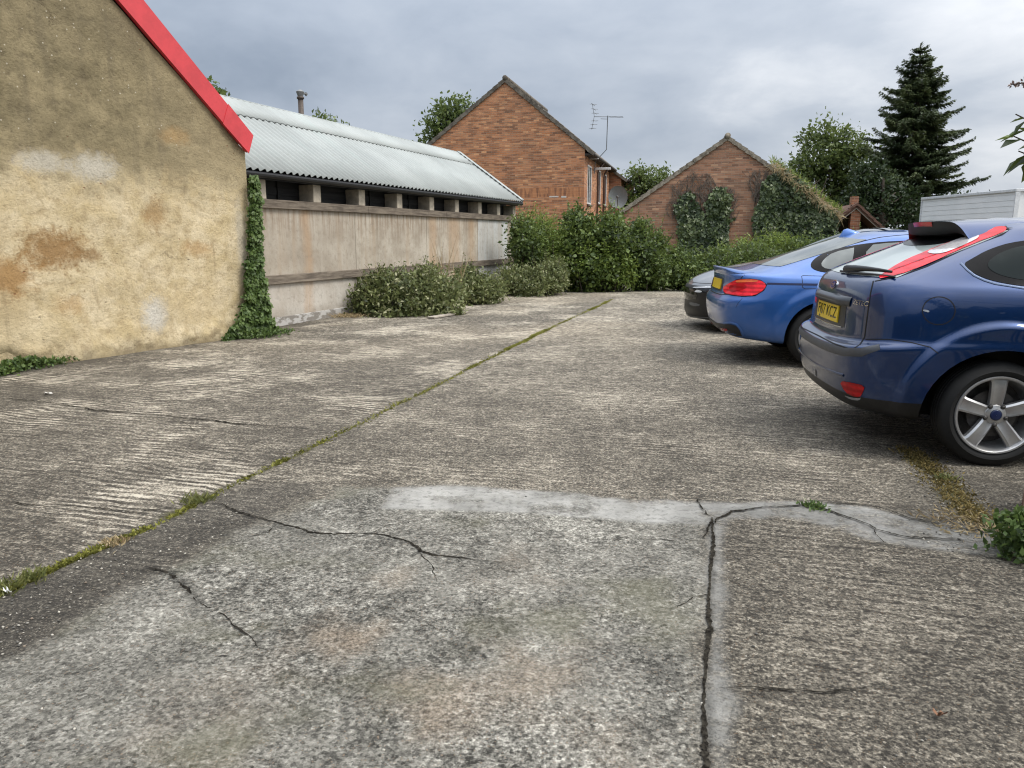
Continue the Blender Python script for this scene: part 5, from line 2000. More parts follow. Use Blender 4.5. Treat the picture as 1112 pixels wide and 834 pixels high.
def spruce():
    rg = np.random.default_rng(71)
    Y = 34.0
    base = at_depth(989, 257, Y)
    base.z = 0
    top = at_depth(1000, 47, Y)
    Ht = top.z
    o = empty('spruce_tree', base)
    tag(o, 'tall dark spruce rising behind the parked cars', 'tree')
    tx = top.x - base.x
    mb = MB()
    mb.tube([(0, 0, -0.1), (tx * 0.25, 0, Ht * 0.3), (tx * 0.65, 0, Ht * 0.7), (tx, 0, Ht)], [0.26, 0.2, 0.11, 0.02], 8, cap=False)
    P, T, N, L, W, RN = [], [], [], [], [], []
    z = 1.35 + 45 / 835 * Y * 0 + 1.2
    while z < Ht - 0.12:
        f = z / Ht
        env = 3.5 * (1 - ((z - 2.0) / (Ht - 2.0))) ** 0.72 if z > 2.0 else 2.5
        env = max(env, 0.12)
        nb = int(rg.integers(4, 8))
        a0 = rg.uniform(0, 6.28)
        for k in range(nb):
            a = a0 + k * 2 * PI / nb + rg.normal() * 0.22
            Lb = env * rg.uniform(0.48, 1.08)
            if rg.random() < 0.09 and z < Ht * 0.75: Lb *= 0.5
            d = np.array([math.cos(a), math.sin(a), 0.0])
            m = max(5, int(Lb / 0.10))
            lift = rg.uniform(0.1, 0.45) * (0.6 + f)
            pts = []
            for i in range(m + 1):
                t_ = i / m
                rr = Lb * t_
                # limbs leave level or falling and turn up towards the tip
                zz = z - 0.22 * Lb * math.sin(t_ * PI * 0.6) * (1.25 - f) + lift * Lb * 0.55 * t_ ** 2.2 + rg.normal() * 0.012
                pts.append(np.array([tx * f + d[0] * rr, d[1] * rr, zz]))
            mb.tube([tuple(p) for p in pts[::2]] + [tuple(pts[-1])], [0.035 * (1 - 0.8 * i / (len(pts[::2]))) * (1.1 - f) + 0.004 for i in range(len(pts[::2]) + 1)], 4, cap=False)
            tone = rg.random()
            side = np.array([-d[1], d[0], 0])
            for i in range(1, m + 1):
                t_ = i / m
                if t_ < 0.16 and z < Ht * 0.8: continue
                sp = (0.42 * (1 - t_) ** 0.6 + 0.12) * min(1.0, Lb / 0.9)
                nn = 17
                for q in range(nn):
                    s_ = rg.choice([-1, 1])
                    dirv = d * rg.uniform(0.35, 1.0) + side * s_ * rg.uniform(0.2, 1.0) + np.array([0, 0, rg.normal() * 0.22 - 0.22])
                    P.append(pts[i] + rg.normal(size=3) * 0.02 + side * s_ * rg.uniform(0, sp * 0.5))
                    T.append(dirv)
                    N.append(np.array([rg.normal() * 0.5, rg.normal() * 0.5, 1.0]))
                    L.append(sp * rg.uniform(0.45, 0.95))
                    W.append(rg.uniform(0.035, 0.075))
                    RN.append(0.5 * tone + 0.3 * rg.random() + 0.25 * t_)
        z += rg.uniform(0.12, 0.23) * (1.15 - 0.35 * f)
    # leader
    for q in range(40):
        P.append(np.array([tx, 0, Ht - rg.uniform(0.0, 0.5)]))
        a = rg.uniform(0, 6.28)
        T.append(np.array([math.cos(a), math.sin(a), 0.9]))
        N.append(rand_dir(1, rg)[0])
        L.append(rg.uniform(0.08, 0.22)); W.append(0.03); RN.append(rg.random())
    P, T, N = np.array(P), unit(np.array(T)), unit(np.array(N))
    link('crown', leaf_mesh('crown', P, T, N, np.array(L), np.array(W), np.clip(np.array(RN), 0, 1), 0.15), NEEDLE, o)
    mb.build('trunk', bark(), o, smooth=True)


spruce()

b_ = at_depth(905, 257, 37)
broad_tree('leafy_tree', 'bright green broadleaf tree left of the spruce, above the outhouse roof', (b_.x, b_.y, 0),
           [(866, 925, 150, 215), (880, 920, 130, 170), (905, 945, 138, 200), (862, 880, 165, 205, 0, .8), (885, 950, 180, 235), (868, 878, 145, 165, 0, .4), (920, 945, 180, 240)], 37, 72, 420, 20, 0.42, 0.19, TREE, 0.2, shell=0.9)
b_ = at_depth(487, 257, 46)
broad_tree('leafy_tree', 'green tree behind the left slope of the tall brick house', (b_.x, b_.y, 0),
           [(460, 500, 122, 190), (475, 516, 106, 160), (470, 490, 112, 140, 0, .8), (495, 560, 120, 200)], 46, 73, 330, 20, 0.5, 0.24, TREE, 0.25)
b_ = at_depth(703, 257, 41)
broad_tree('leafy_tree', 'small green tree between the tall house and the outhouse', (b_.x, b_.y, 0),
           [(676, 712, 192, 240), (695, 728, 180, 225), (683, 700, 180, 200, 0, .6), (660, 690, 205, 245)], 41, 74, 240, 18, 0.36, 0.18, TREE, 0.15)
b_ = at_depth(958, 257, 31)
broad_tree('dark_tree', 'dark spreading tree under the left side of the spruce', (b_.x, b_.y, 0),
           [(918, 985, 190, 245), (940, 1000, 205, 256), (925, 960, 175, 215, .4), (900, 950, 215, 256)], 31.5, 75, 420, 20, 0.34, 0.15, DARKL, 0.16)
b_ = at_depth(1030, 257, 36)
broad_tree('dark_tree', 'dark low tree right of the spruce trunk, behind the white cabin', (b_.x, b_.y, 0),
           [(985, 1040, 212, 256), (1020, 1056, 206, 256), (1030, 1100, 215, 256), (990, 1020, 225, 256)], 36, 76, 330, 20, 0.34, 0.15, DARKL, 0.16)
b_ = at_depth(352, 257, 30)
broad_tree('distant_tree', 'tree top showing just above the ridge of the corrugated roof', (b_.x, b_.y, 0),
           [(338, 360, 128, 175, 0, 1), (350, 376, 131, 175, 0, 1)], 30, 77, 110, 16, 0.3, 0.16, TREE, 0.12)
b_ = at_depth(228, 257, 26)
broad_tree('distant_tree', 'tree top peeping over the red verge beside the corrugated roof', (b_.x, b_.y, 0),
           [(214, 236, 86, 150, 0, 1), (226, 243, 93, 150, 0, 1)], 26, 78, 110, 16, 0.25, 0.16, TREE, 0.12)

# ================================================================ CARS
def paint(name, col, metal=0.35, rough=0.32):
    t = NT(name)
    c = t.coord()
    n = t.noise(c, 3.0, 4, 0.6)
    fl = t.noise(c, 900, 2, 0.5)
    colr = t.mix(t.ramp(n, 0.3, 0.7), tuple(x * 0.9 for x in col), tuple(x * 1.08 for x in col))
    dust = t.math('MULTIPLY', t.ramp(t.sep(c)[2], 0.6, 0.2), t.ramp(t.noise(c, 7, 5, 0.65), 0.35, 0.75))
    colr = t.mix(t.math('MULTIPLY', dust, 0.07), colr, (0.20, 0.18, 0.15))
    r = t.math('ADD', rough, t.math('MULTIPLY', dust, 0.25))
    s = t.bsdf(colr, r, metal, None, Coat_Weight=1.0, Coat_Roughness=t.ramp(t.noise(c, 5, 4, 0.6), 0.3, 0.8, 0.02, 0.07), Coat_IOR=1.5)
    return t.done(s)


BLACKP = plain('black_plastic', (0.008, 0.008, 0.009), 0.45, var=0.2, scale=40)
GLOSSB = plain('gloss_black', (0.006, 0.006, 0.007), 0.12, var=0.1)
RUBBER = plain('tyre_rubber', (0.005, 0.005, 0.005), 0.75, var=0.25, scale=30, bump=0.1)
GAP = plain('panel_gap', (0.004, 0.004, 0.005), 0.8)
WINBLACK = plain('window_black', (0.004, 0.004, 0.005), 0.2, var=0.1, Specular_IOR_Level=0.12)
CHROME = plain('chrome', (0.70, 0.71, 0.72), 0.12, 1.0, var=0.05)
ALLOY = plain('alloy_silver', (0.50, 0.50, 0.50), 0.33, 0.75, var=0.08, scale=20)
STEEL = plain('brake_steel', (0.10, 0.095, 0.09), 0.5, 0.7, var=0.3, scale=25)


def glass_mat(name, a, b, sp=0.6):
    t = NT(name)
    c = t.coord()
    n = t.noise(c, 2.2, 3, 0.5)
    return t.done(t.bsdf(t.mix(t.ramp(n, 0.38, 0.62), a, b), 0.04, 0, None, Specular_IOR_Level=sp))


SIDEGLASS = glass_mat('car_side_glass', (0.008, 0.013, 0.013), (0.035, 0.052, 0.050), 0.16)
PALEGLASS = glass_mat('car_glass_sky_sheen', (0.12, 0.135, 0.135), (0.20, 0.215, 0.21), 0.4)  # pale tone puts reflected sky into the glass colour
REARGLASS = glass_mat('car_rear_glass_sky_sheen', (0.36, 0.41, 0.40), (0.45, 0.50, 0.49), 0.5)  # paler still: bright sky reflection carried by the base colour


def lamp_mat(name, col, var=0.25):
    t = NT(name)
    c = t.coord()
    v = t.sep(c)
    st = t.math('SINE', t.math('MULTIPLY', v[2], 150.0))
    n = t.noise(c, 16, 4, 0.6)
    f = t.ramp(t.math('ADD', t.math('MULTIPLY', st, 0.22), n), 0.25, 0.8)
    return t.done(t.bsdf(t.mix(f, tuple(x * (1 - var) for x in col), tuple(min(1, x * (1 + var)) for x in col)), 0.14, 0, None, Specular_IOR_Level=0.3))


RED = lamp_mat('red_lens', (0.72, 0.016, 0.028), 0.32)
REDD = lamp_mat('dark_red_lens', (0.42, 0.008, 0.014))
REFL = lamp_mat('red_reflector', (0.40, 0.01, 0.012))
CLEAR = plain('clear_lens', (0.62, 0.60, 0.60), 0.12, 0.2, var=0.15, scale=60, Coat_Weight=1.0)
AMBER = lamp_mat('amber_lens', (0.75, 0.16, 0.05))


def chaikin(p, it=2):
    for _ in range(it):
        q = []
        n = len(p)
        for i in range(n):
            a, b = p[i], p[(i + 1) % n]
            q.append((a[0] * 0.75 + b[0] * 0.25, a[1] * 0.75 + b[1] * 0.25))
            q.append((a[0] * 0.25 + b[0] * 0.75, a[1] * 0.25 + b[1] * 0.75))
        p = q
    return p


class Car:
    def __init__(self, name, label, loc, rz, group='cars parked on the right of the yard'):
        self.root = empty(name, loc, rz)
        tag(self.root, label, 'car', group)
        self.M = Matrix.Translation(Vector(loc)) @ Matrix.Rotation(rz, 4, 'Z')
        self.Mi = self.M.inverted()

    def body(self, hoops, levels, arches, body_mat, low_mat=None, low_z=0.36, low_x=None, flare=(0.028, 0.50, 0.575), arch_r=(0.42, 0.40), hatch=None):
        U = 17
        rows = []
        for h in hoops:
            xr, xf, w_, wr, wf = h['xr'], h['xf'], h['w'], h['wr'], h['wf']
            kr, kf = h.get('kr', 1.0), h.get('kf', 1.0)
            z7 = h['z']
            zu = np.interp(np.arange(U), [0, 3, 6, 9, 12, 14, 16], z7)
            pts = [(xr, 0), (xr + 0.010 * kr, 0.5 * wr), (xr + 0.05 * kr, 0.80 * wr), (xr + 0.15 * kr, 0.96 * wr), (xr + 0.32 * kr, wr + (w_ - wr) * 0.45)]
            xa, xb = xr + 0.52 * kr, xf - 0.64 * kf
            for k in range(8):
                f = k / 7
                tp = (w_ - wf) * max(0, f - 0.55) / 0.45 * 0.55
                tr_ = (w_ - wr) * max(0, 0.2 - f) / 0.2 * 0.35
                pts.append((xa + (xb - xa) * f, w_ - tp - tr_))
            pts += [(xf - 0.42 * kf, wf), (xf - 0.20 * kf, 0.90 * wf), (xf - 0.055 * kf, 0.56 * wf), (xf, 0)]
            rows.append([(p[0], p[1], z) for p, z in zip(pts, zu)])
        bm = bmesh.new()
        rings = []
        for r in rows:
            ring = [bm.verts.new(p) for p in r] + [bm.verts.new((p[0], -p[1], p[2])) for p in r[15:0:-1]]
            rings.append(ring)
        n = len(rings[0])
        for i in range(len(rings) - 1):
            for k in range(n):
                bm.faces.new((rings[i][k], rings[i][(k + 1) % n], rings[i + 1][(k + 1) % n], rings[i + 1][k]))
        # close top and bottom across
        for ring in (rings[0], rings[-1]):
            for k in range(1, 15):
                a, b = ring[k], ring[k + 1]
                a2, b2 = ring[n - k], ring[n - k - 1]
                bm.faces.new((a, b, b2, a2))
            bm.faces.new((ring[0], ring[1], ring[n - 1]))
            bm.faces.new((ring[15], ring[16], ring[17]))
        bmesh.ops.recalc_face_normals(bm, faces=bm.faces[:])
        me = bpy.data.meshes.new('cage')
        bm.to_mesh(me)
        bm.free()
        tmp = bpy.data.objects.new('cage', me)
        COL.objects.link(tmp)
        md = tmp.modifiers.new('s', 'SUBSURF')
        md.levels = md.render_levels = levels
        dg = bpy.context.evaluated_depsgraph_get()
        sub = bpy.data.meshes.new_from_object(tmp.evaluated_get(dg))
        bpy.data.objects.remove(tmp)
        co = np.empty(len(sub.vertices) * 3, np.float32)
        sub.vertices.foreach_get('co', co)
        co = co.reshape(-1, 3)
        for (ax, az) in arches:
            r = np.hypot((co[:, 0] - ax) / 1.04, co[:, 2] - az)
            wgt = sstep(r, flare[2], flare[1]) if False else np.clip((flare[2] - r) / (flare[2] - flare[1]), 0, 1)
            wgt = wgt * wgt * (3 - 2 * wgt)
            m = (np.abs(co[:, 1]) > 0.6)
            co[:, 1] += np.sign(co[:, 1]) * flare[0] * wgt * m * np.clip((np.abs(co[:, 1]) - 0.6) / 0.2, 0, 1)
        sub.vertices.foreach_set('co', co.ravel())
        sub.update()
        bm = bmesh.new()
        bm.from_mesh(sub)
        if low_mat is not None:
            bmesh.ops.bisect_plane(bm, geom=bm.verts[:] + bm.edges[:] + bm.faces[:], plane_co=(0, 0, low_z), plane_no=(0, 0, 1))
        bm.normal_update()
        self.bvh = BVHTree.FromBMesh(bm)
        bm.to_mesh(sub)
        bm.free()
        # wheel arches
        cb = MB()
        for (ax, az) in arches:
            for s in (-1, 1):
                k = 40
                poly = [(ax + arch_r[0] * math.cos(2 * PI * i / k), s * 0.52, az + arch_r[1] * math.sin(2 * PI * i / k)) for i in range(k)]
                cb.prism(poly, (0, s * 0.7, 0))
        cut = cb.build('cutter')
        ob = link('body', sub, None, None)
        md = ob.modifiers.new('b', 'BOOLEAN')
        md.operation = 'DIFFERENCE'
        md.object = cut
        md.solver = 'EXACT'
        dg = bpy.context.evaluated_depsgraph_get()
        fin = bpy.data.meshes.new_from_object(ob.evaluated_get(dg))
        bpy.data.objects.remove(ob)
        bpy.data.objects.remove(cut)
        fin.name = 'body'
        fin.materials.clear()
        fin.materials.append(body_mat)
        fin.materials.append(BLACKP)
        for p in fin.polygons:
            c = p.center
            mi = 0
            for (ax, az) in arches:
                e = math.hypot((c.x - ax) / arch_r[0], (c.z - az) / arch_r[1])
                if 0.5 < abs(c.y) < 0.99 and e < 1.002 and (abs(e - 1) < 0.03 and abs(p.normal.y) < 0.5 or abs(abs(c.y) - 0.52) < 0.004):
                    mi = 1
            if low_mat is not None and c.z < low_z and (low_x is None or low_x(c.x)): mi = 1
            if c.z < 0.235: mi = 1
            p.material_index = mi
        fin.polygons.foreach_set('use_smooth', np.ones(len(fin.polygons), dtype=bool))
        fin.set_sharp_from_angle(angle=R(38))
        o = bpy.data.objects.new('body', fin)
        COL.objects.link(o)
        o.parent = self.root
        self.body_o = o
        return o

    # ---- conforming pieces
    def cast(self, uv, mode):
        u, v = uv
        if mode == 'px':
            o = self.Mi @ Vector((0, 0, CAM_H))
            d = (self.Mi.to_3x3() @ ray(u, v)).normalized()
            hit = self.bvh.ray_cast(o, d)
            if hit[0] is None:
                q = o + d * ((self.M.translation - Vector((0, 0, CAM_H))).length)
                hit = self.bvh.find_nearest(q)
            return hit[0], hit[1]
        if mode == 'top':
            hit = self.bvh.ray_cast(Vector((u, v, 4)), Vector((0, 0, -1)))
            q = Vector((u, v, 1.3))
        else:
            f = R(mode)
            d = Vector((math.cos(f), math.sin(f), 0))
            h = Vector((math.sin(f), -math.cos(f), 0))
            base = h * u + Vector((0, 0, v)) + Vector((1.35, 0, 0)) * (1 if mode in (180,) else 0)
            o = h * u + Vector((0, 0, v)) - d * 6
            hit = self.bvh.ray_cast(o, d)
            q = h * u + Vector((0, 0, v)) - d * 0.8
        if hit[0] is None: hit = self.bvh.find_nearest(q)
        return hit[0], hit[1]

    def conform(self, bm, mode, off):
        for v in bm.verts:
            p, n = self.cast((v.co.x, v.co.y), mode)
            v.co = p + n * (off + v.co.z)

    def patch(self, name, poly, mode, off, mat, parent=None, smooth=2, step=None, mirror=False, rim=0.0):
        if step is None: step = 4.0 if mode == 'px' else 0.035
        p = chaikin(poly, smooth) if smooth else poly
        bm = bmesh.new()
        vs = [bm.verts.new((a, b, 0)) for a, b in p]
        bm.faces.new(vs)
        for ax in (0, 1):
            lo = min(q[ax] for q in p)
            hi = max(q[ax] for q in p)
            k = lo + step
            while k < hi:
                co = (k, 0, 0) if ax == 0 else (0, k, 0)
                no = (1, 0, 0) if ax == 0 else (0, 1, 0)
                bmesh.ops.bisect_plane(bm, geom=bm.verts[:] + bm.edges[:] + bm.faces[:], plane_co=co, plane_no=no)
                k += step
        bmesh.ops.triangulate(bm, faces=[f for f in bm.faces if len(f.verts) > 4])
        self.conform(bm, mode, off)
        if rim > 0:
            bd = [e for e in bm.edges if e.is_boundary]
            r = bmesh.ops.extrude_edge_only(bm, edges=bd)
            for v in [g for g in r['geom'] if isinstance(g, bmesh.types.BMVert)]:
                hp, hn, _, _ = self.bvh.find_nearest(v.co)
                v.co = hp - hn * 0.004
        bmesh.ops.recalc_face_normals(bm, faces=bm.faces[:])
        # normals away from the car's middle
        s = 0
        for f in bm.faces:
            c = f.calc_center_median()
            _, hn, _, _ = self.bvh.find_nearest(c)
            s += f.normal.dot(hn) * f.calc_area()
        if s < 0: bmesh.ops.reverse_faces(bm, faces=bm.faces[:])
        me = bpy.data.meshes.new(name)
        bm.to_mesh(me)
        bm.free()
        o = link(name, me, mat, parent or self.root, smooth=True)
        if rim > 0: me.set_sharp_from_angle(angle=R(35))
        res = [o]
        if mirror:
            m2 = me.copy()
            for v in m2.vertices: v.co.y = -v.co.y
            m2.flip_normals()
            o2 = bpy.data.objects.new(name, m2)
            COL.objects.link(o2)
            o2.parent = (parent[1] if isinstance(parent, list) else parent) or self.root
            res.append(o2)
        return res

    def line(self, name, pts, mode, width, off, mat, parent=None, mirror=False, closed=False, raise_mid=0.0):
        """a strip along a polyline on the surface"""
        P = []
        step = 2.0 if mode == 'px' else 0.018
        pp = list(pts) + ([pts[0]] if closed else [])
        for a, b in zip(pp[:-1], pp[1:]):
            L_ = math.hypot(b[0] - a[0], b[1] - a[1])
            n = max(1, int(L_ / step))
            for i in range(n): P.append((a[0] + (b[0] - a[0]) * i / n, a[1] + (b[1] - a[1]) * i / n))
        P.append(pp[-1])
        H = [self.cast(q, mode) for q in P]
        bm = bmesh.new()
        prev = None
        for i, (p, n) in enumerate(H):
            d = (H[min(i + 1, len(H) - 1)][0] - H[max(i - 1, 0)][0])
            if d.length < 1e-7: continue
            s = n.cross(d.normalized()).normalized()
            cur = []
            for q, l_ in ((-0.5, 0), (0, raise_mid), (0.5, 0)):
                r = p + s * width * q
                hp, hn, _, _ = self.bvh.find_nearest(r)
                cur.append(bm.verts.new(hp + hn * (off + l_)))
            if prev:
                for j in range(2): bm.faces.new((prev[j], prev[j + 1], cur[j + 1], cur[j]))
            prev = cur
        bmesh.ops.recalc_face_normals(bm, faces=bm.faces[:])
        me = bpy.data.meshes.new(name)
        bm.to_mesh(me)
        bm.free()
        o = link(name, me, mat, parent or self.root, smooth=True)
        if mirror:
            m2 = me.copy()
            for v in m2.vertices: v.co.y = -v.co.y
            m2.flip_normals()
            o2 = bpy.data.objects.new(name, m2)
            COL.objects.link(o2)
            o2.parent = self.root
        return o

    def text(self, name, s, mode, u, v, size, off, mat, parent, ext=0.0015, width=None):
        cu = bpy.data.curves.new(name, 'FONT')
        cu.body = s
        cu.size = size
        cu.align_x = 'CENTER'
        cu.align_y = 'CENTER'
        t = bpy.data.objects.new(name, cu)
        COL.objects.link(t)
        dg = bpy.context.evaluated_depsgraph_get()
        me = bpy.data.meshes.new_from_object(t.evaluated_get(dg))
        bpy.data.objects.remove(t)
        bm = bmesh.new()
        bm.from_mesh(me)
        xs = [q.co.x for q in bm.verts]
        k = (width / (max(xs) - min(xs))) if width else 1.0
        for q in bm.verts:
            q.co.x = q.co.x * k + u
            q.co.y += v
            q.co.z = 0
        self.conform(bm, mode, off)
        me.clear_geometry()
        bm.to_mesh(me)
        bm.free()
        me.materials.clear()
        return link(name, me, mat, parent)


def wheel(car, x, side, r, w_, rim, yo, style):
    """yo: how far out the tyre's outer face stands; side -1 right, +1 left"""
    wr = empty('wheel', (x, side * yo, r), 0 if side < 0 else PI, car.root)
    mb = MB()
    prof = [(rim - 0.004, 0.030), (rim + 0.004, 0.016), (rim + 0.012, 0.010), (rim + 0.030, 0.0), (r - 0.055, 0.0), (r - 0.050, -0.002), (r - 0.046, 0.002), (r - 0.022, 0.012), (r - 0.008, 0.026), (r - 0.001, 0.042)]
    y = 0.042
    for k in range(4):
        y2 = 0.042 + (w_ - 0.084) * (k + 0.8) / 4
        prof += [(r, y + 0.004), (r, y2), (r - 0.007, y2 + 0.001), (r - 0.007, y2 + 0.006)]
        y = y2 + 0.006
    prof += [(r - 0.001, w_ - 0.042), (r - 0.008, w_ - 0.026), (r - 0.03, w_ - 0.006), (rim + 0.03, w_), (rim, w_ - 0.02)]
    mb.lathe(prof, 72)
    t_o = mb.build('tyre', RUBBER, wr, smooth=True)
    t_o.data.set_sharp_from_angle(angle=R(40))
    mb = MB()
    mb.lathe([(rim + 0.004, 0.030), (rim + 0.006, 0.010), (rim + 0.002, 0.004), (rim - 0.007, 0.005), (rim - 0.013, 0.012), (rim - 0.018, 0.030), (rim - 0.024, 0.060), (rim - 0.034, 0.15), (rim - 0.012, w_ - 0.015)], 72)
    ns, hw0, hw1 = (5, 0.036, 0.046) if style == 'five' else (10, 0.018, 0.020)
    for k in range(ns):
        a = PI / 2 + 2 * PI * k / ns
        if style != 'five': a += (0.11 if k % 2 else -0.11)
        ca, sa = math.cos(a), math.sin(a)
        prev = None
        for i in range(9):
            f = i / 8
            rr = 0.034 + (rim - 0.012 - 0.034) * f
            hw = hw0 + (hw1 - hw0) * f ** 1.6
            if i == 8: hw *= 1.15
            y0 = 0.036 - 0.020 * math.sin(min(1, f * 1.15) * PI * 0.55) + (0.004 if f > 0.9 else 0)
            cs = [(-hw, y0 + 0.040), (-hw, y0 + 0.010), (-hw * 0.72, y0 + 0.001), (0, y0 + (0.007 if style == 'five' else 0.0)), (hw * 0.72, y0 + 0.001), (hw, y0 + 0.010), (hw, y0 + 0.040)]
            cur = [mb.bm.verts.new((rr * ca - s * sa, yy, rr * sa + s * ca)) for s, yy in cs]
            if prev:
                for j in range(6): mb.bm.faces.new((prev[j], prev[j + 1], cur[j + 1], cur[j]))
            prev = cur
    mb.lathe([(0.064, 0.075), (0.063, 0.040), (0.056, 0.031), (0.040, 0.026), (0.034, 0.024), (0.033, 0.034), (0.001, 0.034)], 40)
    ro = mb.build('rim', ALLOY, wr, smooth=True)
    ro.data.set_sharp_from_angle(angle=R(32))
    mb = MB()
    mb.lathe([(0.0325, 0.030), (0.031, 0.021), (0.024, 0.0195), (0.001, 0.0185)], 28)
    mb.build('hub_cap', plain('hub_blue', (0.012, 0.022, 0.075), 0.25), wr, smooth=True)
    for k in range(5):
        a = PI / 2 + 2 * PI * (k + 0.5) / 5
        M_ = Matrix.Translation((0.060 * math.cos(a), 0, 0.060 * math.sin(a)))
        mb = MB()
        mb.lathe([(0.014, 0.0265), (0.0125, 0.0245), (0.0105, 0.036), (0.0095, 0.022), (0.006, 0.019), (0.0005, 0.019)], 12, 'y', M_)
        mb.build('wheel_nut', STEEL, wr)
    mb = MB()
    mb.lathe([(0.142, 0.085), (0.140, 0.080), (0.075, 0.080), (0.07, 0.06), (0.001, 0.06)], 48)
    mb.lathe([(rim - 0.03, 0.150), (0.001, 0.150)], 48)
    mb.build('brake_disc', STEEL, wr)
    return wr


def Z(*a):
    return list(a)


# ---------------------------------------------------------------- the dark blue hatchback
fa = on_ground(1072, 505)
th = R(8)
f_l = Vector((math.sin(th), math.cos(th), 0))
f_o = Vector((fa.x, fa.y, 0)) + f_l * 0.84
hb = Car('hatchback_car', 'dark blue hatchback with tall red tail lamps and five spoke wheels, nearest the camera', f_o, -th)
NAVY = paint('navy_metallic_paint', (0.002, 0.027, 0.112), 0.5, 0.30)


def build_hatch():
    H = []

    def h(xr, xf, w_, wr, wf, z, **k): H.append(dict(xr=xr, xf=xf, w=w_, wr=wr, wf=wf, z=z, **k))
    h(-0.52, 3.25, 0.62, 0.56, 0.56, Z(.24, .24, .20, .20, .20, .20, .20))
    h(-0.72, 3.40, 0.80, 0.73, 0.72, Z(.255, .255, .20, .19, .20, .20, .20))
    h(-0.80, 3.46, 0.865, 0.80, 0.80, Z(.30, .29, .25, .23, .25, .25, .25))
    h(-0.835, 3.50, 0.888, 0.83, 0.83, Z(.42, .41, .40, .38, .40, .40, .40))
    h(-0.848, 3.51, 0.900, 0.84, 0.84, Z(.54, .54, .55, .54, .54, .54, .54))
    h(-0.850, 3.50, 0.905, 0.845, 0.84, Z(.635, .67, .69, .66, .64, .62, .62))
    h(-0.842, 3.49, 0.906, 0.843, 0.84, Z(.655, .70, .72, .70, .67, .65, .65))
    h(-0.785, 3.48, 0.906, 0.830, 0.83, Z(.672, .72, .75, .73, .70, .68, .68))
    h(-0.772, 3.46, 0.907, 0.825, 0.82, Z(.70, .74, .78, .77, .74, .71, .71))
    h(-0.770, 3.40, 0.908, 0.820, 0.79, Z(.86, .88, .90, .88, .82, .77, .76), kf=1.1)
    h(-0.752, 3.18, 0.896, 0.800, 0.76, Z(1.00, 1.00, 1.00, .96, .90, .84, .84), kf=1.3)
    h(-0.722, 2.66, 0.868, 0.770, 0.72, Z(1.065, 1.07, 1.055, 1.01, .96, .94, .95), kf=1.3)
    h(-0.690, 2.14, 0.838, 0.735, 0.68, Z(1.092, 1.10, 1.085, 1.04, 1.02, 1.01, 1.03), kf=1.0)
    h(-0.40, 1.80, 0.762, 0.690, 0.60, Z(1.228, 1.225, 1.23, 1.22, 1.20, 1.19, 1.19), kr=0.95)
    h(-0.07, 1.36, 0.672, 0.635, 0.54, Z(1.362, 1.352, 1.375, 1.39, 1.375, 1.36, 1.37), kr=0.9, kf=0.8)
    h(0.00, 1.22, 0.615, 0.590, 0.50, Z(1.418, 1.408, 1.432, 1.452, 1.43, 1.415, 1.42), kr=0.8, kf=0.7)
    h(0.12, 1.10, 0.50, 0.48, 0.42, Z(1.455, 1.45, 1.472, 1.488, 1.465, 1.45, 1.45), kr=0.7, kf=0.6)
    h(0.26, 0.95, 0.22, 0.2, 0.18, Z(1.475, 1.475, 1.488, 1.497, 1.488, 1.475, 1.475), kr=0.5, kf=0.4)
    hb.body(H, 4, [(0, 0.315), (2.64, 0.315)], NAVY, BLACKP, 0.372, lambda x: x < -0.25 or x > 3.0, flare=(0.026, 0.515, 0.565), arch_r=(0.425, 0.392))
    for x in (0, 2.64):
        for s in (-1, 1): wheel(hb, x, s, 0.316, 0.205, 0.229, 0.895, 'five')
    # side windows
    q = [(-0.215, 1.19), (-0.17, 1.135), (-0.07, 1.093), (0.10, 1.066), (0.45, 1.05), (0.86, 1.042), (0.86, 1.042), (0.865, 1.36), (0.865, 1.36), (0.45, 1.362), (0.09, 1.325), (-0.06, 1.275), (-0.165, 1.218)]
    qi = [(-0.105, 1.185), (-0.05, 1.13), (0.10, 1.098), (0.45, 1.078), (0.80, 1.07), (0.80, 1.07), (0.80, 1.335), (0.80, 1.335), (0.45, 1.335), (0.11, 1.300), (-0.03, 1.248)]
    fw = hb.patch('side_window', q, 90, 0.0025, WINBLACK, mirror=True)
    hb.patch('pane', qi, 90, 0.0045, SIDEGLASS, fw[0])
    d = [(0.92, 1.042), (0.92, 1.042), (1.5, 1.03), (1.90, 1.035), (1.96, 1.06), (1.62, 1.25), (1.40, 1.345), (1.2, 1.362), (0.93, 1.362), (0.93, 1.362)]
    di = [(0.96, 1.07), (0.96, 1.07), (1.5, 1.06), (1.84, 1.065), (1.58, 1.23), (1.38, 1.315), (1.2, 1.335), (0.965, 1.335), (0.965, 1.335)]
    fw = hb.patch('side_window', d, 90, 0.0025, WINBLACK, mirror=True)
    hb.patch('pane', di, 90, 0.0045, SIDEGLASS, fw[0])
    lip = plain('window_lip_glint', (0.11, 0.15, 0.24), 0.2, 0.3, var=0.05)  # paler than the body: the lip's bright reflection put into its colour
    hb.line('window_lip_glint', [(-0.222, 1.195), (-0.20, 1.158), (-0.17, 1.127), (-0.12, 1.10), (-0.07, 1.083), (0.10, 1.056), (0.45, 1.04), (0.86, 1.032), (1.5, 1.02), (1.9, 1.025)], 90, 0.014, 0.003, lip, mirror=True, raise_mid=0.003)
    # windscreen
    ws = [(-0.62, 1.02), (-0.62, 1.02), (0, 1.05), (0.62, 1.02), (0.62, 1.02), (0.50, 1.35), (0.50, 1.35), (0, 1.365), (-0.50, 1.35), (-0.50, 1.35)]
    hb.patch('windscreen', ws, 180, 0.003, SIDEGLASS)
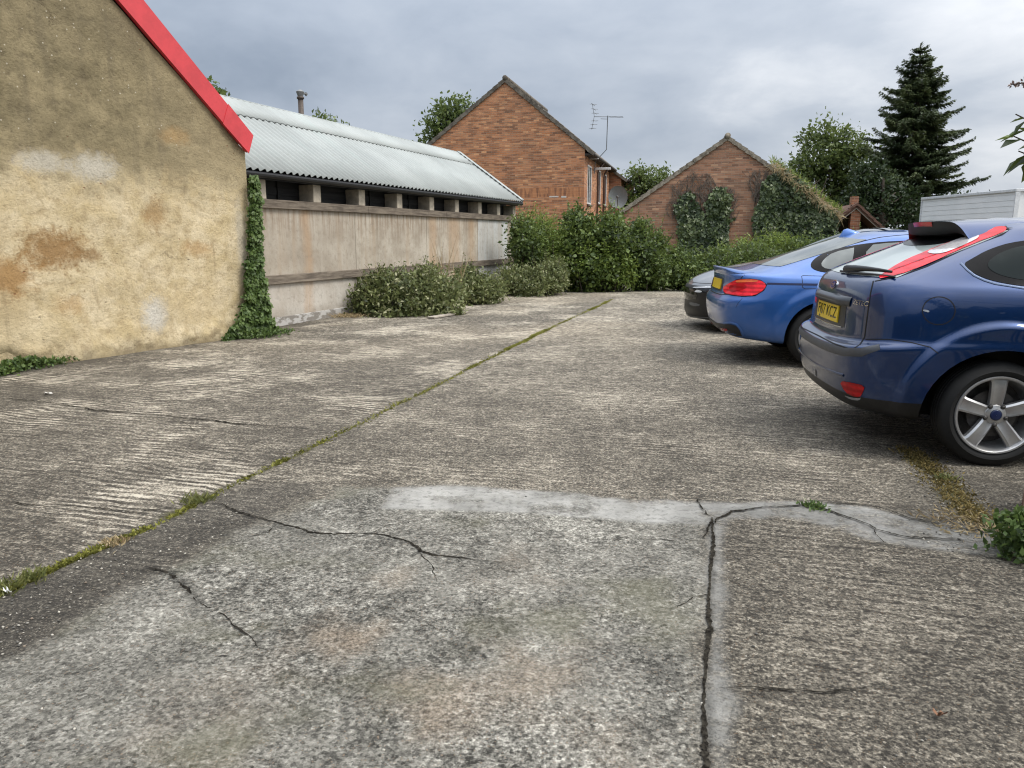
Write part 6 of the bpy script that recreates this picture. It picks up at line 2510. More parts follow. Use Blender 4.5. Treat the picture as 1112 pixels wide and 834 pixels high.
    # rear screen: dark band under the spoiler, glass below painted with a pale sky reflection
    rg_ = [(-0.66, 1.105), (-0.66, 1.105), (0, 1.095), (0.66, 1.105), (0.66, 1.105), (0.56, 1.385), (0.56, 1.385), (0, 1.40), (-0.56, 1.385), (-0.56, 1.385)]
    rs = hb.patch('rear_screen', rg_, 0, 0.0025, REARGLASS)
    bn = [(-0.50, 1.335), (-0.3, 1.295), (0, 1.285), (0.3, 1.295), (0.50, 1.335), (0.55, 1.40), (0.55, 1.40), (0, 1.41), (-0.55, 1.40), (-0.55, 1.40)]
    hb.patch('dark_band', bn, 0, 0.0045, WINBLACK, rs[0])
    # tall tail lamps on the rear pillars
    lp = [(950.5, 304.3), (974, 300), (1006, 288.6), (1042, 271.8), (1065, 262.4), (1088, 254.0), (1094, 249.5), (1091, 246.3), (1079, 247.6), (1063, 253.5), (1042, 260), (1019.5, 268), (1005, 274.2), (987.6, 281), (968, 291.5)]
    ll = hb.patch('tail_lamp', lp, 'px', 0.008, RED, smooth=1, mirror=True, step=5)
    ins = [(1006.5, 274.6), (1019.5, 269.0), (1042, 260.2), (1061, 255.3), (1064, 257.6), (1061, 261), (1042, 269.8), (1024, 276.6), (1011, 277.0)]
    hb.patch('clear_insert', ins, 'px', 0.0105, CLEAR, ll[0], step=5, smooth=1)
    ins2 = [(966, 293.5), (987, 284.5), (1004, 278), (1010, 281), (996, 287), (974, 296)]
    hb.line('lens_rib', [(962, 297), (985, 288.5), (1005, 281), (1030, 272)], 'px', 0.012, 0.0095, REDD, ll[0])
    ed = [(950, 305.4), (974, 301.0), (1006, 289.6), (1042, 272.8), (1065, 263.4), (1088, 255.0), (1095, 249.7), (1091.5, 245.5)]
    hb.line('lamp_seal', ed, 'px', 0.010, 0.002, GAP, mirror=True)
    # tailgate outline
    tg = [(-0.715, 1.095), (-0.745, 1.02), (-0.765, 0.92), (-0.765, 0.82), (-0.745, 0.745), (-0.66, 0.685), (-0.6, 0.675), (-0.3, 0.672), (0, 0.67), (0.3, 0.672), (0.6, 0.675), (0.66, 0.685), (0.745, 0.745), (0.765, 0.82), (0.765, 0.92), (0.745, 1.02), (0.715, 1.095)]
    hb.line('tailgate_gap', [(948.5, 305), (945.5, 318), (943, 335), (941, 350), (939, 366), (934, 374), (925, 380), (905, 373), (885, 362.5)], 'px', 0.010, 0.0012, GAP, mirror=True)
    # bumper joint on the flank and the shelf line
    hb.line('bumper_gap', [(940, 368.5), (965, 368.5), (990, 372), (1010, 377), (1019, 384)], 'px', 0.006, 0.0012, GAP, mirror=True)
    # bumper rubbing strip in black along the shelf's edge
    st = [(-0.80, 0.70), (-0.74, 0.655), (-0.60, 0.635), (-0.3, 0.627), (0, 0.625), (0.3, 0.627), (0.60, 0.635), (0.74, 0.655), (0.80, 0.70)]
    hb.line('bumper_strip', st, 0, 0.052, 0.003, plain('grey_plastic', (0.055, 0.06, 0.07), 0.45), raise_mid=0.008)
    hb.line('bumper_crease', [(-0.6, 0.485), (-0.3, 0.475), (0, 0.47), (0.3, 0.475), (0.6, 0.485)], 0, 0.02, 0.001, NAVY, raise_mid=0.009)
    # fuel flap
    c = (-0.372, 0.925)
    ring = [(c[0] + 0.084 * math.cos(2 * PI * k / 40), c[1] + 0.080 * math.sin(2 * PI * k / 40)) for k in range(40)]
    hb.line('fuel_flap', ring, 90, 0.0055, 0.0012, GAP, closed=True)
    hb.patch('flap_notch', [(c[0] - 0.083, c[1] + 0.006), (c[0] - 0.05, c[1] + 0.002), (c[0] - 0.05, c[1] - 0.012), (c[0] - 0.080, c[1] - 0.004)], 90, 0.002, plain('notch_grey', (0.35, 0.38, 0.42), 0.3), smooth=1)
    # doors
    dl = [(0.885, 1.40), (0.885, 1.04), (0.87, 0.75), (0.83, 0.50), (0.85, 0.30), (1.2, 0.265), (1.9, 0.265), (2.12, 0.32), (2.16, 0.55), (2.10, 0.85), (2.02, 1.03)]
    dr = hb.line('door_gap', dl, 90, 0.006, 0.0012, GAP, mirror=True)
    for s, m_ in ((-1, 90), (1, 270)):
        hd = MB()
        hd.box(0.98, 1.20, -0.018, 0.018, -0.016, 0.016, 0.01)
        p, n = hb.cast((1.09 if m_ == 90 else -1.09, 0.93), m_)
        hd.build('door_handle', NAVY, hb.root, smooth=True, loc=(0, p.y + n.y * 0.02, p.z))
        mr = MB()
        mr.box(1.72, 1.86, -0.12, 0.10, -0.07, 0.08, 0.035)
        mr.build('door_mirror', NAVY, hb.root, smooth=True, loc=(0, s * 0.93, 1.08))
    # reflectors low in the bumper
    hb.patch('reflector', [(911.5, 413.2), (926, 415.5), (939.5, 418.8), (937.5, 426), (934, 431.5), (926, 430), (918, 425.5)], 'px', 0.004, REFL, smooth=1, mirror=True, step=3)
    hb.patch('reflector_trim', [(916, 428.5), (925, 431.5), (934.5, 432.2), (935.5, 430.5), (934, 434.8), (924, 433.8)], 'px', 0.004, plain('trim_grey', (0.25, 0.26, 0.27), 0.4), smooth=1, mirror=True, step=3)
    hb.patch('tow_cover', [(-0.02 + 0.04, 0.375), (0.065, 0.378), (0.07, 0.43), (0.035, 0.428)], 0, 0.002, plain('tow_grey', (0.012, 0.015, 0.03), 0.4), smooth=1)
    hb.line('tow_line', [(0.018, 0.437), (0.018, 0.385), (0.045, 0.377)], 0, 0.007, 0.003, plain('tow_pale', (0.35, 0.38, 0.42), 0.3))
    # plate recess, plate, handle and badges on the tailgate
    hb.patch('plate_recess', [(-0.39, 0.765), (-0.39, 0.765), (0.39, 0.765), (0.39, 0.765), (0.375, 0.915), (0.375, 0.915), (-0.375, 0.915), (-0.375, 0.915)], 0, 0.0015, plain('recess_dark', (0.012, 0.014, 0.022), 0.3), smooth=1)
    yel = plain('plate_yellow', (0.72, 0.50, 0.02), 0.35, var=0.05)
    pl = hb.patch('number_plate', [(-0.26, 0.785), (0.26, 0.785), (0.26, 0.896), (-0.26, 0.896)], 0, 0.010, yel, smooth=0, rim=0.01)[0]
    hb.text('plate_lettering', 'FJ07 KCZ', 0, 0.0, 0.842, 0.105, 0.0120, GLOSSB, pl, width=0.46)
    hm = plain('handle_trim', (0.040, 0.045, 0.055), 0.28, 0.2)
    rows = []
    mb = MB()
    N_ = 24
    prev = None
    for i in range(N_ + 1):
        u = -0.43 + 0.86 * i / N_
        k = min(1.0, 4.5 * min(i, N_ - i) / N_ + 0.2)
        cur = []
        for v, o_ in ((0.905, 0.0), (0.912, 0.028), (0.935, 0.038), (0.958, 0.028), (0.966, 0.0)):
            p, n = hb.cast((u, v), 0)
            cur.append(mb.bm.verts.new(p + Vector((-1, 0, 0)) * o_ * k + n * 0.001))
        if prev:
            for j in range(4): mb.bm.faces.new((prev[j], prev[j + 1], cur[j + 1], cur[j]))
        prev = cur
    mb.build('tailgate_handle', hm, hb.root, smooth=True)
    hb.line('plate_chrome', [(-0.34, 0.762), (0, 0.757), (0.34, 0.762)], 0, 0.007, 0.004, CHROME, raise_mid=0.002)
    el = [(0.062 * math.cos(2 * PI * k / 28), 1.022 + 0.030 * math.sin(2 * PI * k / 28)) for k in range(28)]
    bd = hb.patch('badge', el, 0, 0.008, CHROME, smooth=0, rim=0.01, step=0.02)
    el = [(0.053 * math.cos(2 * PI * k / 28), 1.022 + 0.023 * math.sin(2 * PI * k / 28)) for k in range(28)]
    hb.patch('badge_field', el, 0, 0.010, plain('badge_blue', (0.01, 0.03, 0.16), 0.2), bd[0], smooth=0, step=0.02)
    hb.text('badge_lettering', 'Ford', 0, 0, 1.022, 0.036, 0.0115, CHROME, bd[0])
    hb.text('model_lettering', 'ZETEC', 0, 0.555, 0.940, 0.042, 0.004, CHROME, hb.root, width=0.17)
    # rear wiper
    mb = MB()
    pa = [hb.cast((u, v), 0) for u, v in ((0.02, 1.105), (0.15, 1.112), (0.32, 1.118), (0.5, 1.118), (0.62, 1.113))]
    mb.tube([p + n * 0.03 for p, n in pa], [0.028, 0.024, 0.017, 0.012, 0.008], 8)
    pb = [hb.cast((u, v), 0) for u, v in ((-0.12, 1.10), (0.15, 1.102), (0.4, 1.105), (0.66, 1.10))]
    mb.tube([p + n * 0.012 for p, n in pb], 0.008, 6)
    mb.build('wiper', BLACKP, hb.root, smooth=True)
    # spoiler at the back of the roof
    mt, mu = MB(), MB()
    prev = pu = None
    K = 48
    for i in range(K + 1):
        y = -0.50 + 1.00 * i / K
        a = abs(y) / 0.50
        xe = -0.205 + 0.085 * a ** 2.2 + 0.02 * (max(0, a - 0.7) / 0.3) ** 2
        zt = 1.450 - 0.016 * a ** 2 - 0.105 * (max(0, a - 0.70) / 0.30) ** 2.2
        fr, _ = hb.cast((0.20, y), 'top')
        mid = Vector(((xe + 0.20) / 2, y, (zt + fr.z) / 2 + 0.004))
        edge = Vector((xe, y, zt))
        th_ = 1 - a ** 4
        low = Vector((xe + 0.016, y, zt - 0.012 - 0.075 * th_))
        top = [Vector((0.20, y, fr.z + 0.002)), mid, Vector((xe + 0.03, y, zt + 0.001)), edge]
        und = [edge + Vector((0, 0, -0.002)), low, Vector((xe + 0.07, y * 0.985, zt - 0.020 - 0.075 * th_)), Vector((xe + 0.13, y * 0.96, zt - 0.03 - 0.07 * th_)), Vector((xe + 0.16, y * 0.94, zt - 0.05 - 0.08 * th_))]
        cur = [mt.bm.verts.new(p) for p in top]
        cuu = [mu.bm.verts.new(p) for p in und]
        if prev:
            for j in range(3): mt.bm.faces.new((prev[j], prev[j + 1], cur[j + 1], cur[j]))
            for j in range(4):
                mu.bm.faces.new((pu[j], pu[j + 1], cuu[j + 1], cuu[j]))
        prev, pu = cur, cuu
    sp = mt.build('spoiler', NAVY, hb.root, smooth=True)
    mu.build('spoiler_underside', plain('spoiler_black', (0.004, 0.004, 0.005), 0.6), sp, smooth=True)
    mb = MB()
    prev = None
    for i in range(13):
        y = -0.16 + 0.32 * i / 12
        a = abs(y) / 0.60
        xe = -0.208 + 0.095 * a ** 2.2
        zt = 1.449 - 0.028 * a ** 2
        cur = [mb.bm.verts.new((xe - 0.001, y, zt - 0.002)), mb.bm.verts.new((xe + 0.009, y, zt - 0.032))]
        if prev: mb.bm.faces.new((prev[0], prev[1], cur[1], cur[0]))
        prev = cur
    mb.build('brake_lamp', REDD, hb.root)
    # roof gutter strip
    hb.line('roof_strip', [(0.22, -0.545), (0.6, -0.555), (1.0, -0.53), (1.25, -0.49)], 'top', 0.016, 0.001, GAP, mirror=True)
    # front: lamps and grille, for completeness of the car
    hb.patch('headlamp', [(0.42, 0.66), (0.78, 0.70), (0.80, 0.80), (0.55, 0.80)], 180, 0.004, CLEAR, mirror=True)
    hb.patch('grille', [(-0.36, 0.34), (0.36, 0.34), (0.42, 0.52), (-0.42, 0.52)], 180, 0.004, BLACKP, smooth=1)


build_hatch()

# ---------------------------------------------------------------- the mid blue saloon
bo = Vector((3.30, 8.63, 0))
sl = Car('saloon_car', 'bright blue low sloping saloon with wide red rear lamps, parked between the two darker cars', bo, R(-6))
BLUE = paint('mid_blue_metallic_paint', (0.026, 0.112, 0.37), 0.35, 0.3)


def build_saloon():
    H = []

    def h(xr, xf, w_, wr, wf, z, **k): H.append(dict(xr=xr, xf=xf, w=w_, wr=wr, wf=wf, z=z, **k))
    h(-0.62, 3.35, 0.60, 0.55, 0.55, Z(.26, .26, .19, .18, .18, .18, .18))
    h(-0.86, 3.45, 0.79, 0.70, 0.70, Z(.27, .26, .20, .18, .19, .19, .19), kr=1.1)
    h(-0.95, 3.52, 0.85, 0.78, 0.76, Z(.33, .30, .25, .22, .24, .24, .24), kr=1.15)
    h(-1.00, 3.56, 0.878, 0.82, 0.80, Z(.43, .41, .38, .36, .38, .38, .38), kr=1.2)
    h(-1.025, 3.57, 0.892, 0.835, 0.81, Z(.55, .55, .54, .52, .52, .50, .50), kr=1.2)
    h(-1.025, 3.56, 0.900, 0.84, 0.81, Z(.665, .68, .68, .66, .64, .62, .62), kr=1.2)
    h(-0.985, 3.54, 0.902, 0.835, 0.80, Z(.705, .72, .73, .72, .70, .67, .67), kr=1.2)
    h(-0.960, 3.48, 0.905, 0.825, 0.79, Z(.77, .78, .80, .79, .76, .73, .72), kr=1.25, kf=1.1)
    h(-0.945, 3.36, 0.900, 0.805, 0.76, Z(.88, .875, .865, .85, .82, .78, .77), kr=1.3, kf=1.2)
    h(-0.955, 3.22, 0.884, 0.780, 0.74, Z(.975, .945, .90, .885, .86, .82, .82), kr=1.3, kf=1.3)
    h(-0.925, 2.95, 0.868, 0.755, 0.72, Z(.995, .965, .925, .905, .885, .86, .87), kr=1.2, kf=1.3)
    h(-0.75, 2.62, 0.845, 0.730, 0.70, Z(1.005, .985, .955, .935, .92, .91, .93), kr=1.1, kf=1.2)
    h(-0.56, 2.28, 0.808, 0.700, 0.66, Z(1.025, 1.015, .985, .965, .955, .96, .99), kr=1.1)
    h(-0.12, 1.98, 0.738, 0.655, 0.58, Z(1.185, 1.155, 1.135, 1.14, 1.13, 1.13, 1.14), kr=1.1)
    h(0.32, 1.62, 0.635, 0.585, 0.50, Z(1.328, 1.298, 1.31, 1.325, 1.31, 1.30, 1.31), kr=1.0, kf=0.8)
    h(0.42, 1.48, 0.575, 0.54, 0.46, Z(1.372, 1.352, 1.368, 1.383, 1.368, 1.355, 1.36), kr=0.9, kf=0.7)
    h(0.56, 1.35, 0.44, 0.42, 0.36, Z(1.402, 1.393, 1.404, 1.414, 1.402, 1.39, 1.39), kr=0.7, kf=0.6)
    h(0.70, 1.20, 0.2, 0.18, 0.16, Z(1.416, 1.416, 1.420, 1.424, 1.418, 1.412, 1.412), kr=0.5, kf=0.4)
    sl.body(H, 4, [(0, 0.325), (2.81, 0.325)], BLUE, BLACKP, 0.245, None, flare=(0.016, 0.44, 0.53), arch_r=(0.375, 0.375))
    for x in (0, 2.81):
        for s in (-1, 1): wheel(sl, x, s, 0.327, 0.225, 0.235, 0.890, 'ten')
    # side glass
    q = [(-0.135, 1.055), (-0.09, 1.005), (0.04, 0.982), (0.4, 0.975), (1.1, 0.968), (1.98, 0.975), (1.98, 0.975), (1.62, 1.19), (1.35, 1.285), (0.95, 1.315), (0.5, 1.292), (0.12, 1.215), (-0.06, 1.13)]
    so = sl.patch('side_window', q, 90, 0.003, WINBLACK, mirror=True)
    sl.patch('pane', [(-0.03, 1.06), (0.02, 1.018), (0.25, 1.008), (0.25, 1.008), (0.33, 1.235), (0.33, 1.235), (0.13, 1.188), (0.02, 1.12)], 90, 0.005, PALEGLASS, so[0], smooth=1)
    sl.patch('pane', [(0.38, 1.005), (0.38, 1.005), (1.02, 1.0), (1.02, 1.0), (1.02, 1.290), (1.02, 1.290), (0.7, 1.290), (0.45, 1.258)], 90, 0.005, PALEGLASS, so[0], smooth=1)
    sl.patch('pane', [(1.10, 1.0), (1.10, 1.0), (1.90, 1.005), (1.58, 1.18), (1.34, 1.262), (1.10, 1.287), (1.10, 1.287)], 90, 0.005, SIDEGLASS, so[0], smooth=1)
    rg_ = [(-0.60, 1.04), (-0.60, 1.04), (0, 1.045), (0.60, 1.04), (0.60, 1.04), (0.52, 1.32), (0.52, 1.32), (0, 1.355), (-0.52, 1.32), (-0.52, 1.32)]
    sl.patch('rear_screen', rg_, 0, 0.003, PALEGLASS)
    sl.patch('windscreen', [(-0.60, 0.99), (-0.60, 0.99), (0, 1.02), (0.60, 0.99), (0.60, 0.99), (0.47, 1.29), (0, 1.32), (-0.47, 1.29)], 180, 0.003, SIDEGLASS)
    # rear lamps
    lp = [(787.0, 318.5), (785.5, 312), (791, 308.5), (800, 303.8), (815, 303.0), (826, 304.5), (832.5, 309.3), (829.5, 315), (820, 321.0), (806, 321.8), (795, 320.5)]
    ll = sl.patch('tail_lamp', lp, 'px', 0.010, RED, smooth=1, mirror=True, step=3)
    sl.patch('amber_band', [(799, 307), (801, 304.2), (813, 303.4), (824, 304.6), (822, 306.3), (810, 306.6)], 'px', 0.0125, AMBER, ll[0], smooth=1, step=3)
    sl.patch('dark_insert', [(792, 310), (799, 308.5), (811, 309.2), (811, 313.5), (801, 316), (794, 318.5)], 'px', 0.0125, REDD, ll[0], smooth=1, step=3)
    sl.line('lamp_seal', lp, 'px', 0.012, 0.002, GAP, closed=True, mirror=True)
    # swage line, fuel flap
    sl.line('swage_line', [(833, 308), (855, 308.6), (880, 309), (912, 309.6)], 'px', 0.022, 0.0015, plain('swage_dark', (0.004, 0.010, 0.055), 0.3), mirror=True)
    fl_ = [(-0.235, 0.95), (-0.22, 0.957), (0.0, 0.952), (0.0, 0.83), (-0.205, 0.825), (-0.232, 0.84)]
    sl.line('fuel_flap', fl_, 90, 0.006, 0.0012, GAP, closed=True)
    # boot lid gap, lip and plate
    sl.line('boot_gap', [(-0.70, 0.955), (-0.68, 0.86), (-0.62, 0.745), (-0.3, 0.722), (0, 0.72), (0.3, 0.722), (0.62, 0.745), (0.68, 0.86), (0.70, 0.955)], 0, 0.010, 0.0015, GAP)
    yel = plain('plate_yellow', (0.72, 0.50, 0.02), 0.35, var=0.05)
    pr = sl.patch('plate_recess', [(-0.34, 0.755), (-0.34, 0.755), (0.34, 0.755), (0.34, 0.755), (0.32, 0.905), (0.32, 0.905), (-0.32, 0.905), (-0.32, 0.905)], 0, 0.0015, plain('recess_blue', (0.006, 0.012, 0.045), 0.3), smooth=1)
    sl.patch('number_plate', [(-0.26, 0.775), (0.26, 0.775), (0.26, 0.886), (-0.26, 0.886)], 0, 0.012, yel, smooth=0, rim=0.01)
    # lip spoiler across the boot
    mb = MB()
    prev = None
    for i in range(25):
        u = -0.66 + 1.32 * i / 24
        k = min(1, 5 * min(i, 24 - i) / 24 + 0.05)
        p, n = sl.cast((u, 0.962), 0)
        q_, _ = sl.cast((p.x + 0.14, -u), 'top')
        cur = [mb.bm.verts.new(v) for v in (q_ + Vector((0, 0, 0.002)), p + Vector((-0.022, 0, 0.055)) * k + Vector((0.0, 0, 0.003)), p + Vector((-0.024, 0, 0.040)) * k, p + Vector((-0.004, 0, -0.02)))]
        if prev:
            for j in range(3): mb.bm.faces.new((prev[j], prev[j + 1], cur[j + 1], cur[j]))
        prev = cur
    mb.build('boot_spoiler', BLUE, sl.root, smooth=True)
    # lower bumper insert and reflectors
    dg_ = plain('bumper_insert', (0.018, 0.018, 0.02), 0.5)
    sl.patch('bumper_insert', [(770, 349), (784, 351.5), (797, 352.5), (802, 356), (807, 366), (813, 386), (797, 382), (780, 374), (771, 362)], 'px', 0.004, dg_, smooth=1, mirror=True, step=3)
    sl.line('insert_edge', [(786, 351.0), (794, 350.5), (800, 352.5), (804.5, 358), (809, 370), (814, 387)], 'px', 0.03, 0.002, BLUE, mirror=True, raise_mid=0.010)
    sl.patch('reflector', [(774, 355), (786, 356), (791, 357), (789, 359.8), (776, 358.4)], 'px', 0.0075, REFL, smooth=1, mirror=True, step=3)
    sl.patch('diffuser', [(-0.45, 0.29), (0.45, 0.29), (0.42, 0.40), (-0.42, 0.40)], 0, 0.004, BLACKP, smooth=1)
    sl.line('bumper_gap', [(806, 324), (801, 330), (799, 334)], 'px', 0.004, 0.001, GAP, mirror=True)
    # doors
    sl.line('door_gap', [(0.36, 0.98), (0.37, 0.80), (0.42, 0.62), (0.55, 0.45), (0.60, 0.30), (1.5, 0.27), (2.4, 0.28), (2.42, 0.6), (2.25, 0.95)], 90, 0.006, 0.0012, GAP, mirror=True)
    sl.line('door_gap', [(1.06, 0.97), (1.07, 0.6), (1.10, 0.28)], 90, 0.006, 0.0012, GAP, mirror=True)
    for x in (0.52, 1.35):
        for m_ in (90, 270):
            p, n = sl.cast((x if m_ == 90 else -x, 0.87), m_)
            hd = MB()
            hd.box(-0.1, 0.1, -0.016, 0.016, -0.014, 0.014, 0.009)
            hd.build('door_handle', BLUE, sl.root, smooth=True, loc=(x, p.y + n.y * 0.018, p.z))
    for s in (-1, 1):
        mr = MB()
        mr.box(1.84, 1.98, -0.12, 0.10, -0.06, 0.07, 0.03)
        mr.build('door_mirror', BLUE, sl.root, smooth=True, loc=(0, s * 0.92, 1.03))
    # aerial fin on the roof
    rp, _ = sl.cast((0.43, 0), 'top')
    z0 = rp.z
    fin = MB()
    secs = []
    for f in (0, 0.25, 0.5, 0.75, 1.0):
        w2 = 0.036 * (1 - f) ** 0.6 + 0.004
        secs.append([(0.30 + 0.03 * f, 0, 0.0), ])
    prev = None
    for f in np.linspace(0, 1, 7):
        xb = 0.345 + 0.05 * f
        xf_ = 0.60 - 0.16 * f ** 0.8
        w2 = 0.04 * (1 - f ** 1.5) + 0.004
        zb = f * 0.072
        ring = []
        for k in range(12):
            a = 2 * PI * k / 12
            x = (xb + xf_) / 2 + (xf_ - xb) / 2 * math.cos(a)
            zz, _ = sl.cast((x, 0), 'top')
            ring.append(fin.bm.verts.new((x, w2 * math.sin(a), zz.z - 0.004 + zb)))
        if prev:
            for k in range(12): fin.bm.faces.new((prev[k], prev[(k + 1) % 12], ring[(k + 1) % 12], ring[k]))
        prev = ring
    fin.bm.faces.new(prev)
    fin.build('roof_fin', BLUE, sl.root, smooth=True)
    sl.line('roof_strip', [(0.30, -0.53), (0.7, -0.535), (1.1, -0.515), (1.45, -0.47)], 'top', 0.012, 0.001, GAP, mirror=True)
    sl.patch('headlamp', [(0.40, 0.60), (0.76, 0.64), (0.76, 0.73), (0.45, 0.72)], 180, 0.004, CLEAR, mirror=True)
    sl.patch('grille', [(0.03, 0.55), (0.30, 0.56), (0.32, 0.70), (0.04, 0.71)], 180, 0.004, GLOSSB, mirror=True)


build_saloon()

# ---------------------------------------------------------------- the black car facing the other way
pr_ = R(174)
pc = Vector((2.585, 11.5, 0)) - Vector((math.cos(pr_), math.sin(pr_), 0)) * 3.60
ev = Car('black_car', 'black car with a grey sheened bonnet, its front end just showing beyond the blue saloon', pc, pr_)
BLK = paint('black_paint_sky_sheen', (0.15, 0.158, 0.172), 0.25, 0.35)  # grey base puts the bonnet's sky reflection into the black paint


def build_ev():
    H = []

    def h(xr, xf, w_, wr, wf, z, **k): H.append(dict(xr=xr, xf=xf, w=w_, wr=wr, wf=wf, z=z, **k))
    h(-0.70, 3.20, 0.60, 0.55, 0.55, Z(.30, .30, .20, .18, .18, .18, .18))
    h(-0.90, 3.46, 0.80, 0.72, 0.74, Z(.32, .30, .20, .18, .16, .155, .155))
    h(-0.96, 3.555, 0.88, 0.80, 0.80, Z(.40, .38, .28, .24, .24, .20, .19), kf=1.1)
    h(-0.99, 3.575, 0.905, 0.84, 0.835, Z(.52, .50, .42, .40, .36, .29, .28), kf=1.1)
    h(-1.0, 3.565, 0.915, 0.85, 0.845, Z(.64, .62, .58, .54, .48, .42, .41), kf=1.15)
    h(-0.99, 3.590, 0.920, 0.85, 0.85, Z(.76, .74, .70, .66, .60, .54, .53), kf=1.15)
    h(-0.97, 3.575, 0.918, 0.84, 0.845, Z(.88, .86, .82, .78, .70, .63, .625), kf=1.2)
    h(-0.95, 3.530, 0.910, 0.82, 0.82, Z(.95, .94, .90, .87, .78, .68, .675), kf=1.2)
    h(-0.93, 3.46, 0.895, 0.80, 0.80, Z(1.0, .99, .96, .94, .86, .735, .75), kf=1.25)
    h(-0.90, 3.25, 0.875, 0.78, 0.77, Z(1.05, 1.04, 1.02, 1.0, .93, .815, .855), kf=1.3)
    h(-0.85, 2.85, 0.85, 0.76, 0.72, Z(1.08, 1.07, 1.05, 1.03, 1.0, .905, .955), kf=1.3)
    h(-0.55, 2.28, 0.815, 0.72, 0.68, Z(1.12, 1.11, 1.09, 1.07, 1.06, .985, 1.035), kf=1.1)
    h(-0.15, 1.9, 0.73, 0.66, 0.60, Z(1.26, 1.25, 1.25, 1.25, 1.24, 1.19, 1.20))
    h(0.35, 1.4, 0.63, 0.58, 0.52, Z(1.40, 1.39, 1.40, 1.415, 1.40, 1.385, 1.39), kf=0.8)
    h(0.50, 1.25, 0.55, 0.52, 0.46, Z(1.44, 1.43, 1.445, 1.455, 1.44, 1.43, 1.43), kr=0.8, kf=0.7)
    h(0.70, 1.05, 0.3, 0.28, 0.25, Z(1.47, 1.47, 1.475, 1.48, 1.475, 1.465, 1.465), kr=0.5, kf=0.4)
    ev.body(H, 3, [(0, 0.34), (2.735, 0.34)], BLK, BLACKP, 0.655, lambda x: x > 3.0, flare=(0.012, 0.44, 0.52), arch_r=(0.39, 0.39))  # front below this height stays black, without the grey sheen
    for x in (0, 2.735):
        for s in (-1, 1): wheel(ev, x, s, 0.34, 0.235, 0.245, 0.905, 'ten')
    # front lamps: pale L-shaped bar round a dark projector
    lm = plain('pale_lamp_bar', (0.66, 0.68, 0.70), 0.25, 0.1)
    dl = plain('dark_lamp', (0.015, 0.016, 0.018), 0.12)
    l0 = ev.patch('headlamp', [(0.44, 0.555), (0.78, 0.565), (0.86, 0.60), (0.86, 0.655), (0.75, 0.66), (0.42, 0.625)], 180, 0.004, dl, smooth=1, mirror=True)
    ev.patch('light_bar', [(0.40, 0.628), (0.62, 0.648), (0.86, 0.668), (0.86, 0.652), (0.64, 0.632), (0.40, 0.615)], 180, 0.0065, lm, l0[0], smooth=1)
    ev.patch('light_bar', [(0.50, 0.562), (0.64, 0.566), (0.66, 0.585), (0.56, 0.600), (0.505, 0.582)], 180, 0.0065, lm, l0[0], smooth=1)
    ev.patch('light_bar', [(0.80, 0.575), (0.82, 0.575), (0.84, 0.65), (0.82, 0.65)], 180, 0.0065, lm, l0[0], smooth=1)
    # grille panel, intake and splitter
    ev.patch('grille', [(-0.52, 0.43), (0.52, 0.43), (0.58, 0.56), (0.40, 0.61), (-0.40, 0.61), (-0.58, 0.56)], 180, 0.003, GLOSSB, smooth=1)
    ev.patch('intake', [(-0.62, 0.245), (0.62, 0.245), (0.58, 0.345), (-0.58, 0.345)], 180, 0.004, BLACKP, smooth=1)
    ev.patch('side_intake', [(0.66, 0.24), (0.80, 0.25), (0.80, 0.42), (0.70, 0.40)], 180, 0.004, BLACKP, smooth=1, mirror=True)
    ev.patch('intake_panel', [(0.30, 0.36), (0.60, 0.36), (0.62, 0.405), (0.30, 0.405)], 180, 0.005, plain('panel_grey', (0.09, 0.095, 0.10), 0.35), smooth=1, mirror=True)
    ev.line('splitter', [(-0.76, 0.215), (-0.4, 0.195), (0, 0.19), (0.4, 0.195), (0.76, 0.215)], 180, 0.03, 0.004, plain('splitter_grey', (0.06, 0.062, 0.065), 0.35), raise_mid=0.014)
    ev.line('bonnet_gap', [(-0.80, 0.70), (-0.5, 0.690), (0, 0.685), (0.5, 0.690), (0.80, 0.70)], 180, 0.009, 0.0012, GAP)
    ev.line('bonnet_gap', [(3.42, 0.74), (3.0, 0.75), (2.5, 0.74), (2.25, 0.70)], 'top', 0.008, 0.0012, GAP, mirror=True)
    ev.patch('badge', [(-0.035, 0.655), (0.035, 0.655), (0.035, 0.672), (-0.035, 0.672)], 180, 0.003, CHROME, smooth=1)
    ev.patch('windscreen', [(-0.62, 1.01), (-0.62, 1.01), (0, 1.03), (0.62, 1.01), (0.62, 1.01), (0.50, 1.37), (0, 1.395), (-0.50, 1.37)], 180, 0.003, SIDEGLASS)
    sw = ev.patch('side_window', [(-0.3, 1.12), (0.2, 1.09), (1.2, 1.07), (2.0, 1.07), (1.62, 1.26), (1.35, 1.36), (0.9, 1.385), (0.3, 1.36)], 90, 0.003, GLOSSB, mirror=True)
    ev.patch('rear_screen', [(-0.58, 1.14), (0.58, 1.14), (0.5, 1.37), (-0.5, 1.37)], 0, 0.003, REARGLASS)
    ev.patch('tail_lamp', [(-0.74, 0.80), (0.74, 0.80), (0.74, 0.86), (-0.74, 0.86)], 0, 0.004, RED)
    ev.line('door_gap', [(0.5, 1.08), (0.52, 0.7), (0.62, 0.32), (1.5, 0.28), (2.3, 0.3), (2.3, 0.7), (2.15, 1.03)], 90, 0.006, 0.0012, GAP, mirror=True)
    for s in (-1, 1):
        mr = MB()
        mr.box(1.84, 1.98, -0.12, 0.10, -0.06, 0.07, 0.03)
        mr.build('door_mirror', BLK, ev.root, smooth=True, loc=(-0.15, s * 0.90, 1.06))


build_ev()

